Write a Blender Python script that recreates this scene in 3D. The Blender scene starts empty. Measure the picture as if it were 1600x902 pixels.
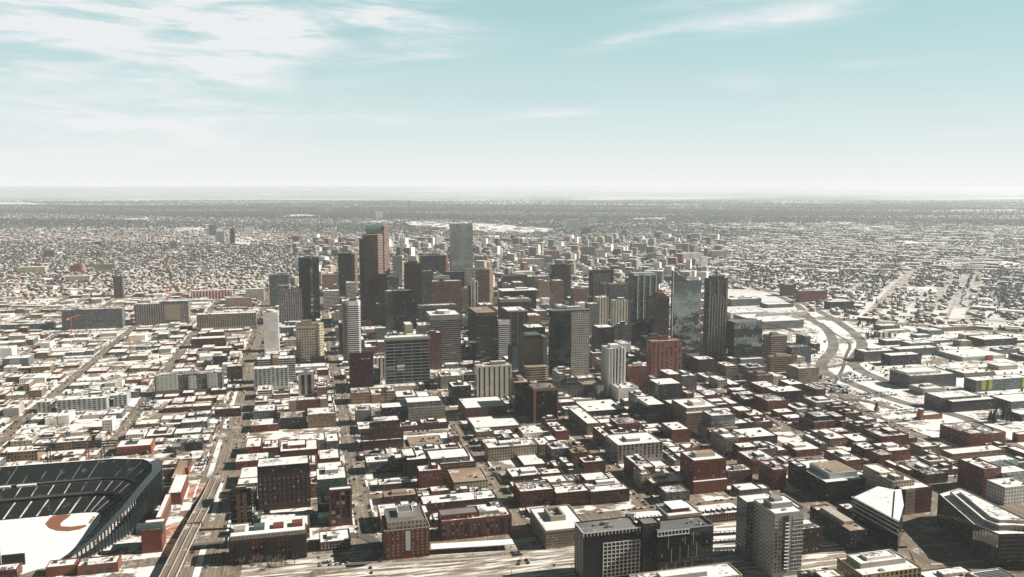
import bpy, bmesh, math, random
import numpy as np
from mathutils import Vector, Matrix
random.seed(7); rng = np.random.default_rng(7)
sc = bpy.context.scene; COL = sc.collection
R = math.radians
# ------------------------------------------------------------------ camera
CAM_H = 330.0; LENS = 29.0; FPX = LENS/36*1600; EYE = 292.0
PITCH = math.atan((451-EYE)/FPX)
cd = bpy.data.cameras.new('camera'); cam = bpy.data.objects.new('camera', cd); COL.objects.link(cam)
cd.lens = LENS; cd.sensor_width = 36; cd.clip_start = 1; cd.clip_end = 200000
cam.location = (0, 0, CAM_H); cam.rotation_euler = (R(90)-PITCH, 0, 0); sc.camera = cam
# ------------------------------------------------------------------ light
SUN_AZ = R(84); SUN_EL = R(36)
SUN_STR = 5.0; SKY_STR = 0.068
world = bpy.data.worlds.new('World'); sc.world = world; world.use_nodes = True
sd = bpy.data.lights.new('sun', 'SUN'); so = bpy.data.objects.new('sun', sd); COL.objects.link(so)
sd.energy = SUN_STR; sd.angle = R(0.5); sd.color = (1.0, 0.925, 0.84)
sv = Vector((math.sin(SUN_AZ)*math.cos(SUN_EL), math.cos(SUN_AZ)*math.cos(SUN_EL), math.sin(SUN_EL)))
so.rotation_euler = sv.to_track_quat('Z', 'Y').to_euler()
sc.view_settings.view_transform = 'Standard'; sc.view_settings.look = 'None'
sc.view_settings.exposure = 0.60; sc.view_settings.gamma = 1; sc.view_settings.use_curve_mapping = False
sc.cycles.max_bounces = 4; sc.cycles.diffuse_bounces = 1; sc.cycles.glossy_bounces = 2
sc.cycles.transmission_bounces = 2; sc.cycles.volume_bounces = 2; sc.cycles.transparent_max_bounces = 4
sc.cycles.caustics_reflective = False; sc.cycles.caustics_refractive = False
HAZE_DENSITY = 4.2e-5

class NT:
    """small helper for node trees"""
    def __init__(s, t): s.t = t; t.nodes.clear()
    def n(s, typ, **k):
        nd = s.t.nodes.new(typ)
        for a, v in k.items(): setattr(nd, a, v)
        return nd
    def set(s, sock, v):
        if hasattr(v, 'is_output') or isinstance(v, bpy.types.NodeSocket): s.t.links.new(v, sock)
        elif isinstance(v, (tuple, list)) and len(v) == 3 and sock.type == 'RGBA': sock.default_value = (*v, 1)
        else: sock.default_value = v
    def m(s, op, a, b=0.0, c=0.0, clamp=False):
        nd = s.n('ShaderNodeMath', operation=op); nd.use_clamp = clamp
        s.set(nd.inputs[0], a); s.set(nd.inputs[1], b); s.set(nd.inputs[2], c); return nd.outputs[0]
    def mix(s, f, a, b):
        nd = s.n('ShaderNodeMix', data_type='RGBA'); s.set(nd.inputs[0], f); s.set(nd.inputs[6], a); s.set(nd.inputs[7], b); return nd.outputs[2]
    def mul(s, a, b):
        nd = s.n('ShaderNodeMix', data_type='RGBA'); nd.blend_type = 'MULTIPLY'; nd.inputs[0].default_value = 1
        s.set(nd.inputs[6], a); s.set(nd.inputs[7], b); return nd.outputs[2]
    def noise(s, vec, scale, detail=3, rough=.55, dist=0, lac=2.0):
        nd = s.n('ShaderNodeTexNoise'); 
        if vec is not None: s.set(nd.inputs['Vector'], vec)
        nd.inputs['Scale'].default_value = scale; nd.inputs['Detail'].default_value = detail
        nd.inputs['Roughness'].default_value = rough; nd.inputs['Distortion'].default_value = dist
        nd.inputs['Lacunarity'].default_value = lac
        return nd.outputs['Fac']
    def ramp(s, f, lo, hi, a=0.0, b=1.0, smooth=True):
        nd = s.n('ShaderNodeMapRange'); 
        if smooth: nd.interpolation_type = 'SMOOTHSTEP'
        s.set(nd.inputs[0], f); s.set(nd.inputs[1], lo); s.set(nd.inputs[2], hi); s.set(nd.inputs[3], a); s.set(nd.inputs[4], b); return nd.outputs[0]
    def mapping(s, vec, loc=(0,0,0), rot=(0,0,0), scale=(1,1,1)):
        nd = s.n('ShaderNodeMapping'); s.set(nd.inputs[0], vec); nd.inputs[1].default_value = loc
        nd.inputs[2].default_value = rot; nd.inputs[3].default_value = scale; return nd.outputs[0]
# world: Nishita sky, cooled, with thin cirrus laid out by azimuth and elevation
w = NT(world.node_tree)
sky = w.n('ShaderNodeTexSky', sky_type='NISHITA'); sky.sun_disc = False
sky.sun_elevation = SUN_EL; sky.sun_rotation = SUN_AZ; sky.altitude = 1900; sky.air_density = 1.0; sky.dust_density = 1.6; sky.ozone_density = 1.2
tc = w.n('ShaderNodeTexCoord'); sep = w.n('ShaderNodeSeparateXYZ'); w.set(sep.inputs[0], tc.outputs['Generated'])
az = w.m('ARCTAN2', sep.outputs[0], sep.outputs[1]); el = w.m('ARCSINE', sep.outputs[2])
elp = w.m('MAXIMUM', el, 0.0)
def blob(a0, e0, wa, we, tilt=0.0):
    da = w.m('SUBTRACT', az, a0); de = w.m('SUBTRACT', el, e0)
    de2 = w.m('SUBTRACT', de, w.m('MULTIPLY', da, tilt))
    q = w.m('ADD', w.m('POWER', w.m('ABSOLUTE', w.m('DIVIDE', da, wa)), 2.0), w.m('POWER', w.m('ABSOLUTE', w.m('DIVIDE', de2, we)), 2.0))
    return w.m('EXPONENT', w.m('MULTIPLY', q, -1.0))
def azel(px, py): return ((px-800)/FPX, (EYE-py)/FPX)
comb = w.n('ShaderNodeCombineXYZ'); w.set(comb.inputs[0], az); w.set(comb.inputs[1], w.m('MULTIPLY', el, 1.0))
st1 = w.mapping(comb.outputs[0], rot=(0,0,R(-8)), scale=(2.2, 9, 1))
n1 = w.noise(st1, 1.9, 8, .60, 1.3)
st2 = w.mapping(comb.outputs[0], loc=(3,1,0), rot=(0,0,R(14)), scale=(3, 22, 1))
n2 = w.noise(st2, 2.2, 7, .6, .8)
mask = None
for (px, py, wx, wy, tilt, k) in [(60,90,340,85,-.12,1.25),(330,45,260,40,-.1,.75),(470,60,230,45,.05,.85),(385,110,70,60,.3,.9),(600,40,120,30,-.25,.5),
        (600,102,85,7,.09,.75),(1190,52,120,17,.09,1.0),(990,70,75,10,.22,.7),(840,182,110,6,.05,.9),(1150,138,50,12,.0,.45),(1560,190,80,6,.1,.9),
        (1330,121,80,5,.03,.35),(1220,178,45,4,0,.35),(1430,220,60,4,0,.5),(1100,25,120,10,.1,.3),(120,215,330,26,0,.7),(300,190,420,14,.0,.5),
        (150,245,260,18,0,.6),(640,232,250,12,0,.3),(1000,207,200,7,.03,.3)]:
    a, e = azel(px, py)
    b = w.m('MULTIPLY', blob(a, e, wx/FPX, wy/FPX, tilt), k)
    mask = b if mask is None else w.m('ADD', mask, b)
# outside the frame the cirrus just goes on by noise
gen = w.ramp(w.m('ABSOLUTE', az), .7, 1.1, 0, .55)
mask = w.m('ADD', mask, gen)
dens = w.m('MULTIPLY', mask, w.ramp(w.m('ADD', w.m('MULTIPLY', n1, .5), w.m('MULTIPLY', n2, .6)), .40, .74, .0, 1.25))
dens = w.m('MINIMUM', dens, .88)
hor = w.m('EXPONENT', w.m('MULTIPLY', elp, -6.3))          # pale haze layer low on the horizon
skyc = w.mul(sky.outputs[0], (0.98, 1.05, 0.86))
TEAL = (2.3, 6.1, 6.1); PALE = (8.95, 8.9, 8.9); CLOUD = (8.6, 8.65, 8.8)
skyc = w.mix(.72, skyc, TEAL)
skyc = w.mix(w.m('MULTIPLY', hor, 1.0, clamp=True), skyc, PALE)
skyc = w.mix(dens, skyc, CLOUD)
fall = w.m('MULTIPLY', w.ramp(el, .23, .65, 1.0, .13), w.ramp(w.m('ABSOLUTE', az), .8, 2.0, 1.0, .10))   # sky dimmed overhead and behind the camera to cut ambient fill
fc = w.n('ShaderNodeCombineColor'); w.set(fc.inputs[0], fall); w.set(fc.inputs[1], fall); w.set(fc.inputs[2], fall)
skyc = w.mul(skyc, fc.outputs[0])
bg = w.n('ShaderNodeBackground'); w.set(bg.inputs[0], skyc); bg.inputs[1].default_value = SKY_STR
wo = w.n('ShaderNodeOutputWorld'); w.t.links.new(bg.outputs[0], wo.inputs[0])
# ------------------------------------------------------------------ plan geometry
TH = R(14.25); CT, ST = math.cos(TH), math.sin(TH)
def ray(px, py):
    x = (px-800)/FPX; y = -(py-451)/FPX
    return (x, math.cos(PITCH)+y*math.sin(PITCH), -math.sin(PITCH)+y*math.cos(PITCH))
def g(px, py, z=0.0):
    r = ray(px, py); k = (z-CAM_H)/r[2]; return (r[0]*k, r[1]*k)
def st(X, Y): return (X*CT+Y*ST, -X*ST+Y*CT)          # street grid: s to the right, t away
def xy(s, t): return (s*CT-t*ST, s*ST+t*CT)
def gst(px, py, z=0.0): return st(*g(px, py, z))
def proj(X, Y, Z):
    dz = Z-CAM_H; zf = Y*math.cos(PITCH)-dz*math.sin(PITCH); yu = Y*math.sin(PITCH)+dz*math.cos(PITCH)
    return (800+FPX*X/zf, 451-FPX*yu/zf)
def pst(s, t, z=0.0): return proj(*xy(s, t), z)
# ------------------------------------------------------------------ materials
MATS = {}
def mat(name):
    m = bpy.data.materials.new(name); m.use_nodes = True; MATS[name] = m; return m, NT(m.node_tree)
def finish(nt, color, rough=.8, metal=0.0, normal=None, spec=.3):
    b = nt.n('ShaderNodeBsdfPrincipled'); nt.set(b.inputs['Base Color'], color); nt.set(b.inputs['Roughness'], rough)
    nt.set(b.inputs['Metallic'], metal); b.inputs['Specular IOR Level'].default_value = spec
    if normal is not None: nt.t.links.new(normal, b.inputs['Normal'])
    o = nt.n('ShaderNodeOutputMaterial'); nt.t.links.new(b.outputs[0], o.inputs[0]); return b
def plain(name, c, rough=.7, metal=0.0, var=.25, scale=.3, spec=.3):
    if name in MATS: return MATS[name]
    m, nt = mat(name); gm = nt.n('ShaderNodeNewGeometry')
    f = nt.noise(gm.outputs['Position'], scale, 4, .6)
    col = nt.mix(f, tuple(x*(1-var) for x in c), tuple(min(1, x*(1+var)) for x in c))
    finish(nt, col, rough, metal, spec=spec); return m
# facade node group: UV in cells (one bay by one floor)
FG = bpy.data.node_groups.new('facade', 'ShaderNodeTree')
for nm, ty, dv in [('Wall','NodeSocketColor',(.3,.3,.3,1)),('Glass','NodeSocketColor',(.02,.025,.03,1)),('FX','NodeSocketFloat',.5),('FY','NodeSocketFloat',.5),
                   ('Rough','NodeSocketFloat',.12),('Metal','NodeSocketFloat',0.0),('Blind','NodeSocketFloat',.25),('WallRough','NodeSocketFloat',.8)]:
    s_ = FG.interface.new_socket(nm, in_out='INPUT', socket_type=ty); s_.default_value = dv
FG.interface.new_socket('Shader', in_out='OUTPUT', socket_type='NodeSocketShader')
q = NT(FG); gi = q.n('NodeGroupInput'); I = gi.outputs
uvn = q.n('ShaderNodeUVMap'); uvn.uv_map = 'UVMap'
su = q.n('ShaderNodeSeparateXYZ'); q.set(su.inputs[0], uvn.outputs[0])
fu = q.m('FRACT', su.outputs[0]); fv = q.m('FRACT', su.outputs[1])
inx = q.m('LESS_THAN', q.m('ABSOLUTE', q.m('SUBTRACT', fu, .5)), q.m('MULTIPLY', I['FX'], .5))
iny = q.m('LESS_THAN', q.m('ABSOLUTE', q.m('SUBTRACT', fv, .47)), q.m('MULTIPLY', I['FY'], .5))
pos = q.m('MULTIPLY', q.m('GREATER_THAN', su.outputs[0], .001), q.m('GREATER_THAN', su.outputs[1], .001))
win = q.m('MULTIPLY', q.m('MULTIPLY', inx, iny), pos)
oi = q.n('ShaderNodeObjectInfo')
cell = q.n('ShaderNodeCombineXYZ'); q.set(cell.inputs[0], q.m('FLOOR', su.outputs[0])); q.set(cell.inputs[1], q.m('FLOOR', su.outputs[1]))
q.set(cell.inputs[2], q.m('MULTIPLY', oi.outputs['Random'], 100.0))
wn = q.n('ShaderNodeTexWhiteNoise', noise_dimensions='3D'); q.set(wn.inputs['Vector'], cell.outputs[0])
sw = q.n('ShaderNodeSeparateColor'); q.set(sw.inputs[0], wn.outputs['Color'])
isbl = q.m('MULTIPLY', q.m('LESS_THAN', sw.outputs[0], I['Blind']), q.m('GREATER_THAN', fv, q.m('MULTIPLY', sw.outputs[1], .8)))
gcol = q.mix(q.m('MULTIPLY', isbl, .8), q.mix(sw.outputs[2], I['Glass'], q.mul(I['Glass'], (1.9, 1.9, 1.9))), (.30, .28, .24))
gm = q.n('ShaderNodeNewGeometry')
v1 = q.noise(gm.outputs['Position'], .05, 4, .6); v2 = q.noise(gm.outputs['Position'], 1.3, 3, .6)
wf = q.m('ADD', q.m('MULTIPLY', q.ramp(v1, .25, .75, -.18, .18), 1.0), q.m('ADD', q.ramp(v2, .2, .8, -.12, .12), 1.0))
hs = q.n('ShaderNodeHueSaturation'); q.set(hs.inputs['Value'], wf); q.set(hs.inputs['Color'], I['Wall'])
b1 = q.n('ShaderNodeBsdfPrincipled'); q.set(b1.inputs['Base Color'], hs.outputs[0]); q.set(b1.inputs['Roughness'], I['WallRough']); b1.inputs['Specular IOR Level'].default_value = .25
b2 = q.n('ShaderNodeBsdfPrincipled'); q.set(b2.inputs['Base Color'], gcol); q.set(b2.inputs['Roughness'], I['Rough']); q.set(b2.inputs['Metallic'], q.m('MULTIPLY', I['Metal'], q.m('SUBTRACT', 1.0, isbl)))
b2.inputs['Specular IOR Level'].default_value = .6
# each pane sits a little out of true, so it mirrors another bit of the town
nv = q.n('ShaderNodeVectorMath', operation='SUBTRACT'); q.set(nv.inputs[0], wn.outputs['Color']); nv.inputs[1].default_value = (.5, .5, .5)
nsx = q.n('ShaderNodeTexNoise'); q.set(nsx.inputs['Vector'], gm.outputs['Position']); nsx.inputs['Scale'].default_value = .09; nsx.inputs['Detail'].default_value = 2
nv3 = q.n('ShaderNodeVectorMath', operation='SUBTRACT'); q.set(nv3.inputs[0], nsx.outputs['Color']); nv3.inputs[1].default_value = (.5, .5, .5)
nv3s = q.n('ShaderNodeVectorMath', operation='SCALE'); q.set(nv3s.inputs[0], nv3.outputs[0]); nv3s.inputs['Scale'].default_value = .03
nv2 = q.n('ShaderNodeVectorMath', operation='SCALE'); q.set(nv2.inputs[0], nv.outputs[0]); nv2.inputs['Scale'].default_value = .012
nva = q.n('ShaderNodeVectorMath', operation='ADD'); q.set(nva.inputs[0], gm.outputs['Normal']); q.set(nva.inputs[1], nv2.outputs[0])
nvb = q.n('ShaderNodeVectorMath', operation='ADD'); q.set(nvb.inputs[0], nva.outputs[0]); q.set(nvb.inputs[1], nv3s.outputs[0])
nvn = q.n('ShaderNodeVectorMath', operation='NORMALIZE'); q.set(nvn.inputs[0], nvb.outputs[0])
q.t.links.new(nvn.outputs[0], b2.inputs['Normal'])
ms = q.n('ShaderNodeMixShader'); q.set(ms.inputs[0], win); q.t.links.new(b1.outputs[0], ms.inputs[1]); q.t.links.new(b2.outputs[0], ms.inputs[2])
go = q.n('NodeGroupOutput'); q.t.links.new(ms.outputs[0], go.inputs[0])
# style: wall, glass, bay m, floor m, fx, fy, rough, metal, blind
DG = (.012, .016, .018)
STY = {
 'brick':     ((.120,.043,.028), DG, 3.4, 3.8, .42, .50, .12, 0, .25),
 'redbrick':  ((.165,.045,.028),  DG, 3.6, 3.8, .42, .48, .12, 0, .2),
 'darkbrick': ((.065,.030,.022),DG, 3.6, 3.6, .42, .50, .12, 0, .2),
 'orange':    ((.22,.095,.055),  DG, 3.4, 3.8, .40, .45, .12, 0, .2),
 'tanbrick':  ((.24,.17,.11),   DG, 3.5, 3.8, .42, .48, .12, 0, .25),
 'stone':     ((.30,.26,.21),   DG, 3.4, 3.7, .45, .52, .12, 0, .25),
 'cream':     ((.48,.42,.31),   DG, 3.5, 3.7, .45, .48, .12, 0, .25),
 'gold':      ((.47,.40,.29),   DG, 4.6, 5.0, .62, .52, .12, 0, .3),
 'concrete':  ((.36,.345,.32),   DG, 4.0, 3.8, .55, .48, .12, 0, .25),
 'grey':      ((.13,.135,.14),  DG, 3.6, 3.7, .5, .5, .12, 0, .3),
 'dark':      ((.020,.020,.022), DG, 3.4, 3.7, .5, .55, .1, .2, .12),
 'white':     ((.76,.75,.72),   (.05,.055,.06), 3.6, 3.8, .42, .45, .12, 0, .3),
 'mint':      ((.50,.52,.46),   DG, 4.2, 3.3, .5, .5, .12, 0, .45),
 'blank':     ((.40,.38,.34),   DG, 6, 5, .0, .0, .12, 0, 0),
 'blankwhite':((.78,.77,.73),   DG, 6, 5, .0, .0, .12, 0, 0),
 'blankgrey': ((.15,.16,.17),   DG, 6, 5, .0, .0, .12, 0, 0),
 'blankbrick':((.14,.055,.036), DG, 6, 5, .0, .0, .12, 0, 0),
 'redpanel':  ((.06,.012,.012),  DG, 2.4, 3.7, .62, .45, .1, .2, .05),
 'glassblk':  ((.010,.011,.012),(.03,.035,.038), 1.7, 3.9, .86, .8, .06, .85, .03),
 'glassblk2': ((.012,.014,.015),(.05,.056,.06), 3.0, 3.9, .95, .55, .06, .85, .03),
 'glassteal': ((.05,.07,.075),(.15,.20,.205), 1.6, 3.9, .84, .86, .05, .95, .03),
 'glassgreen':((.015,.025,.026),(.035,.058,.058), 1.6, 3.9, .86, .9, .05, .9, .02),
 'glassblue': ((.09,.105,.11),(.13,.155,.16), 1.6, 3.9, .86, .88, .035, .95, .03),
 'glassgrey': ((.16,.17,.17),(.12,.135,.14), 3.2, 3.6, .7, .6, .07, .8, .12),
 'bronze':    ((.075,.048,.040),(.03,.024,.022), 1.9, 3.9, .78, .50, .09, .5, .02),
 'bronze2':   ((.052,.032,.028),(.022,.018,.018), 1.9, 3.9, .62, .62, .09, .5, .02),
 'pinkstone': ((.26,.155,.12),(.02,.016,.016), 2.6, 3.9, .60, .50, .1, .3, .08),
 'browngrid': ((.19,.105,.08),(.014,.012,.012), 3.2, 3.9, .62, .62, .1, .2, .1),
 'ribgrey':   ((.25,.24,.22), DG, 9, 3.8, 1.01, .56, .1, .4, .05),
 'riblight':  ((.62,.60,.55), DG, 9, 3.8, 1.01, .55, .1, .4, .05),
 'ribwhite':  ((.78,.77,.74),(.06,.07,.075), 9, 3.9, 1.01, .55, .1, .5, .05),
 'ribtan':    ((.34,.27,.19), DG, 9, 3.8, 1.01, .5, .12, .2, .05),
 'ribdark':   ((.075,.068,.062), DG, 9, 3.8, 1.01, .6, .08, .6, .05),
 'ribteal':   ((.28,.28,.26),(.012,.020,.022), 14, 5.2, .96, .74, .06, .7, .03),
 'vwhite':    ((.80,.79,.76), (.03,.032,.034), 6.6, 3.6, .48, 1.01, .1, .3, .15),
 'vcream':    ((.56,.53,.45), (.02,.02,.02), 7.5, 3.6, .34, 1.01, .1, .2, .12),
 'vgrey':     ((.17,.165,.16), DG, 2.6, 3.8, .55, 1.01, .1, .5, .05),
 'vbrown':    ((.085,.07,.062), DG, 2.2, 3.8, .6, 1.01, .1, .5, .03),
 'vmix':      ((.28,.26,.24), DG, 5.2, 3.5, .52, .78, .1, .4, .2),
 'vorange':   ((.24,.085,.05), (.02,.018,.018), 8.6, 3.6, .38, .86, .1, .2, .25),
 'vred':      ((.28,.11,.08), (.25,.22,.18), 5.0, 3.6, .4, 1.01, .4, 0, .2),
 'grid':      ((.44,.42,.36), DG, 3.3, 3.9, .58, .56, .1, .5, .05),
 'bluegrey':  ((.13,.16,.17), (.03,.04,.045), 3.6, 3.5, .55, .6, .1, .5, .25),
 'tealapt':   ((.10,.135,.14), (.05,.065,.07), 4.2, 3.3, .62, .7, .1, .6, .3),
 'yellow':    ((.24,.25,.15), DG, 4.0, 3.4, .45, .5, .12, 0, .3),
 'ochre':     ((.36,.25,.12), DG, 4.4, 4.2, .6, .75, .12, .1, .1),
 'garage':    ((.26,.22,.19), (.012,.012,.012), 10, 3.2, .9, .48, .6, 0, 0),
 'garagebrick':((.17,.075,.055), (.012,.012,.012), 10, 3.2, .9, .45, .6, 0, 0),
 'redwhite':  ((.30,.05,.035), (.45,.44,.42), 9, 7, .45, .9, .5, 0, 0),
 'glasspale': ((.27,.30,.29),(.33,.38,.37), 1.8, 3.9, .72, .62, .08, .85, .05),
 'ochregrid': ((.20,.15,.085), DG, 3.6, 3.4, .4, .45, .12, 0, .2),
 'vmixdark':  ((.10,.095,.09), DG, 4.0, 3.5, .7, .72, .1, .4, .15),
 'vmixtan':   ((.26,.215,.145),(.03,.035,.035), 5.0, 3.5, .5, .75, .1, .4, .2),
 'mint2':     ((.13,.135,.12), DG, 4.0, 3.3, .6, .6, .12, 0, .4),
 'redslab':   ((.10,.105,.10), DG, 3.0, 3.3, .6, .6, .12, 0, .2),
 'mintgrey':  ((.42,.45,.43), DG, 6.5, 3.3, .5, .62, .12, 0, .25),
 'redorange': ((.26,.08,.045), DG, 3.8, 3.6, .4, .45, .12, 0, .15),
 'blankorange':((.20,.085,.05), DG, 6, 5, .0, .0, .12, 0, 0),
 'blankblack':((.012,.013,.014), DG, 6, 5, .0, .0, .12, 0, 0),
 'sunlit_bands':  ((.30,.215,.175), (.03,.022,.02), 9, 4.0, 1.01, .42, .12, .2, .02),  # wall colour lightened to paint sunlight on the angled side faces
 'redtan':    ((.20,.07,.05), (.06,.055,.05), 3.2, 3.2, .5, .55, .12, 0, .4),
}
def facade(style):
    k = 'facade_'+style
    if k in MATS: return MATS[k]
    wl, gl, bay, fl, fx, fy, ro, me, bd = STY[style]
    m, nt = mat(k); gr = nt.n('ShaderNodeGroup'); gr.node_tree = FG
    nt.set(gr.inputs['Wall'], wl); nt.set(gr.inputs['Glass'], gl); gr.inputs['FX'].default_value = fx; gr.inputs['FY'].default_value = fy
    gr.inputs['Rough'].default_value = ro; gr.inputs['Metal'].default_value = me; gr.inputs['Blind'].default_value = bd
    o = nt.n('ShaderNodeOutputMaterial'); nt.t.links.new(gr.outputs[0], o.inputs[0]); return m
# roofs: snow lying in patches over membrane
def roofmat(name, bare, bare2, lo, hi, snow=(.84,.83,.80)):
    m, nt = mat(name); gm = nt.n('ShaderNodeNewGeometry'); oi = nt.n('ShaderNodeObjectInfo')
    p = gm.outputs['Position']
    a = nt.noise(p, .055, 5, .62, .6); b = nt.noise(p, .35, 3, .6)
    f = nt.m('ADD', nt.m('MULTIPLY', a, .62), nt.m('MULTIPLY', b, .38))
    f = nt.m('ADD', f, nt.m('MULTIPLY', nt.m('SUBTRACT', oi.outputs['Random'], .5), .10))
    s = nt.ramp(f, lo, hi)
    vo = nt.n('ShaderNodeTexVoronoi', distance='CHEBYCHEV'); nt.set(vo.inputs['Vector'], nt.mapping(p, rot=(0,0,-R(14.25)))); vo.inputs['Scale'].default_value = .17
    sc_ = nt.n('ShaderNodeSeparateColor'); nt.set(sc_.inputs[0], vo.outputs['Color'])
    spot = nt.m('MULTIPLY', nt.m('LESS_THAN', vo.outputs['Distance'], nt.m('MULTIPLY', sc_.outputs[1], .28)), nt.m('LESS_THAN', sc_.outputs[0], .45))
    vo2 = nt.n('ShaderNodeTexVoronoi', distance='CHEBYCHEV'); nt.set(vo2.inputs['Vector'], nt.mapping(p, rot=(0,0,-R(14.25)), scale=(.05, .012, 1))); vo2.inputs['Scale'].default_value = 1.0; vo2.feature = 'DISTANCE_TO_EDGE'
    s = nt.m('MULTIPLY', s, nt.m('SUBTRACT', 1.0, nt.m('MULTIPLY', spot, .55)))
    bc = nt.mix(nt.ramp(nt.noise(p, .02, 2), .4, .6), bare, bare2)
    sn = nt.mix(nt.noise(p, .6, 3), tuple(x*.9 for x in snow), snow)
    bp = nt.n('ShaderNodeBump'); bp.inputs['Strength'].default_value = .35; bp.inputs['Distance'].default_value = .4; nt.set(bp.inputs['Height'], nt.noise(p, .5, 4, .6))
    finish(nt, nt.mix(s, bc, sn), .75, normal=bp.outputs[0]); return m
roofmat('roof_snow', (.20,.18,.155), (.10,.10,.10), .36, .46)
roofmat('roof_patchy', (.24,.20,.16), (.11,.105,.10), .45, .55)
roofmat('roof_bare', (.20,.19,.175), (.13,.13,.125), .60, .72)
roofmat('roof_tan', (.33,.24,.16), (.28,.20,.14), .55, .66)
RF = ['roof_snow', 'roof_snow', 'roof_snow', 'roof_patchy', 'roof_snow']
plain('metal_grey', (.32,.33,.33), .5, .3); plain('unit_white', (.55,.55,.53), .6); plain('unit_dark', (.06,.065,.07), .6)
plain('teal_metal', (.065,.09,.09), .45, .2); plain('teal_light', (.40,.47,.46), .5, .1); plain('snow', (.84,.84,.82), .7, var=.04); plain('snow_cool', (.78,.80,.80), .7, var=.06)
plain('coping', (.36,.34,.31), .7); plain('steel_dark', (.03,.04,.042), .5, .3); plain('crane_red', (.45,.06,.03), .5)
plain('copper_green', (.07,.12,.11), .6); plain('wood_brown', (.12,.07,.045), .8); plain('black_panel', (.012,.013,.014), .55)
plain('grid_white', (.72,.72,.70), .7); plain('brick_plain', (.09,.036,.026), .85); plain('redbrick_plain', (.15,.046,.03), .85); plain('orangebrick_plain', (.24,.10,.055), .85)
plain('stone_plain', (.34,.30,.23), .85); plain('stone_grey', (.30,.29,.27), .85); plain('concrete_plain', (.42,.39,.34), .85); plain('wall_grey', (.20,.205,.21), .8); plain('concrete_dark', (.16,.15,.14), .85)
m, nt = mat('glass_pane'); finish(nt, (.012,.014,.016), .1, .1, spec=.5)
m, nt = mat('glass_pane_light'); finish(nt, (.38,.37,.33), .35, .0, spec=.5)
m, nt = mat('glass_mirror'); finish(nt, (.35,.40,.41), .03, .95, spec=.6)
# ------------------------------------------------------------------ ground materials (grid-turned coordinates)
def gcoord(nt):
    gm = nt.n('ShaderNodeNewGeometry'); return gm.outputs['Position'], nt.mapping(gm.outputs['Position'], rot=(0,0,-TH))
m, nt = mat('ground_far'); p, pg = gcoord(nt)
fine = nt.noise(p, .05, 4, .65); mid = nt.noise(p, .004, 4, .6); big = nt.noise(p, .0006, 4, .6)
stre = nt.noise(nt.mapping(p, scale=(.00016, .0006, 1)), 1.0, 6, .6, .5)
tree = nt.ramp(nt.m('ADD', nt.m('MULTIPLY', fine, .7), nt.m('MULTIPLY', mid, .35)), .46, .58)
base = nt.mix(tree, (.055,.072,.072), (.40,.42,.42))
base = nt.mix(nt.ramp(big, .42, .58), base, nt.mix(nt.ramp(fine, .4, .6), (.035,.050,.045), (.18,.18,.17)))
base = nt.mix(nt.m('MULTIPLY', nt.ramp(stre, .47, .55), .9), base, (.72,.72,.69))
finish(nt, base, .9)
m, nt = mat('ground_city'); p, pg = gcoord(nt)
a = nt.noise(p, .04, 5, .65, .5); b = nt.noise(pg, .15, 4, .6); c = nt.noise(p, .009, 3, .6)
bare = nt.mix(nt.ramp(b, .4, .6), (.17,.135,.10), (.29,.235,.175))
sn = nt.ramp(nt.m('ADD', nt.m('MULTIPLY', a, .7), nt.m('MULTIPLY', c, .35)), .485, .545)
finish(nt, nt.mix(sn, bare, (.80,.79,.76)), .85)
m, nt = mat('road_city'); p, pg = gcoord(nt)
a = nt.noise(nt.mapping(pg, scale=(.25, .02, 1)), 1.0, 4, .6); b = nt.noise(p, .05, 4, .6); c = nt.noise(p, .5, 3, .6)
bare = nt.mix(nt.ramp(a, .35, .65), (.15,.12,.088), (.25,.20,.148))
bare = nt.mix(nt.m('MULTIPLY', nt.ramp(b, .5, .62), .5), bare, (.14,.125,.11))
sn = nt.m('MULTIPLY', nt.ramp(nt.m('ADD', nt.m('MULTIPLY', b, .6), nt.m('MULTIPLY', c, .4)), .55, .62), .75)
finish(nt, nt.mix(sn, bare, (.70,.68,.64)), .85)
m, nt = mat('road_far'); p, pg = gcoord(nt)
b = nt.noise(p, .03, 4, .6)
finish(nt, nt.mix(nt.ramp(b, .4, .62), (.13,.115,.10), (.24,.215,.185)), .85)
m, nt = mat('asphalt_dark'); p, pg = gcoord(nt)
finish(nt, nt.mix(nt.noise(p, .2, 4), (.075,.07,.065), (.15,.14,.125)), .85)
m, nt = mat('snow_field'); p, pg = gcoord(nt)
finish(nt, nt.mix(nt.ramp(nt.noise(p, .03, 5, .6), .34, .42), (.45,.38,.30), (.85,.85,.83)), .8)
m, nt = mat('road_avenue'); p, pg = gcoord(nt)
finish(nt, nt.mix(nt.ramp(nt.noise(p, .03, 4, .6), .4, .62), (.26,.225,.185), (.55,.52,.47)), .85)
m, nt = mat('campus_snow'); p, pg = gcoord(nt)
finish(nt, nt.mix(nt.ramp(nt.m('ADD', nt.m('MULTIPLY', nt.noise(p, .012, 5, .65), .7), nt.m('MULTIPLY', nt.noise(p, .1, 3, .6), .3)), .42, .50), (.22,.19,.155), (.80,.80,.78)), .85)
m, nt = mat('dirt'); p, pg = gcoord(nt); finish(nt, nt.mix(nt.noise(p, .3, 4), (.20,.08,.045), (.27,.115,.065)), .95)
m, nt = mat('turf'); p, pg = gcoord(nt); finish(nt, nt.mix(nt.noise(p, .3, 4), (.05,.09,.03), (.12,.15,.07)), .95)
m, nt = mat('brick_paving'); p, pg = gcoord(nt); finish(nt, nt.mix(nt.ramp(nt.noise(p, .1, 4), .4, .65), (.36,.14,.085), (.55,.40,.32)), .9)
m, nt = mat('ballast'); p, pg = gcoord(nt)
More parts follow.
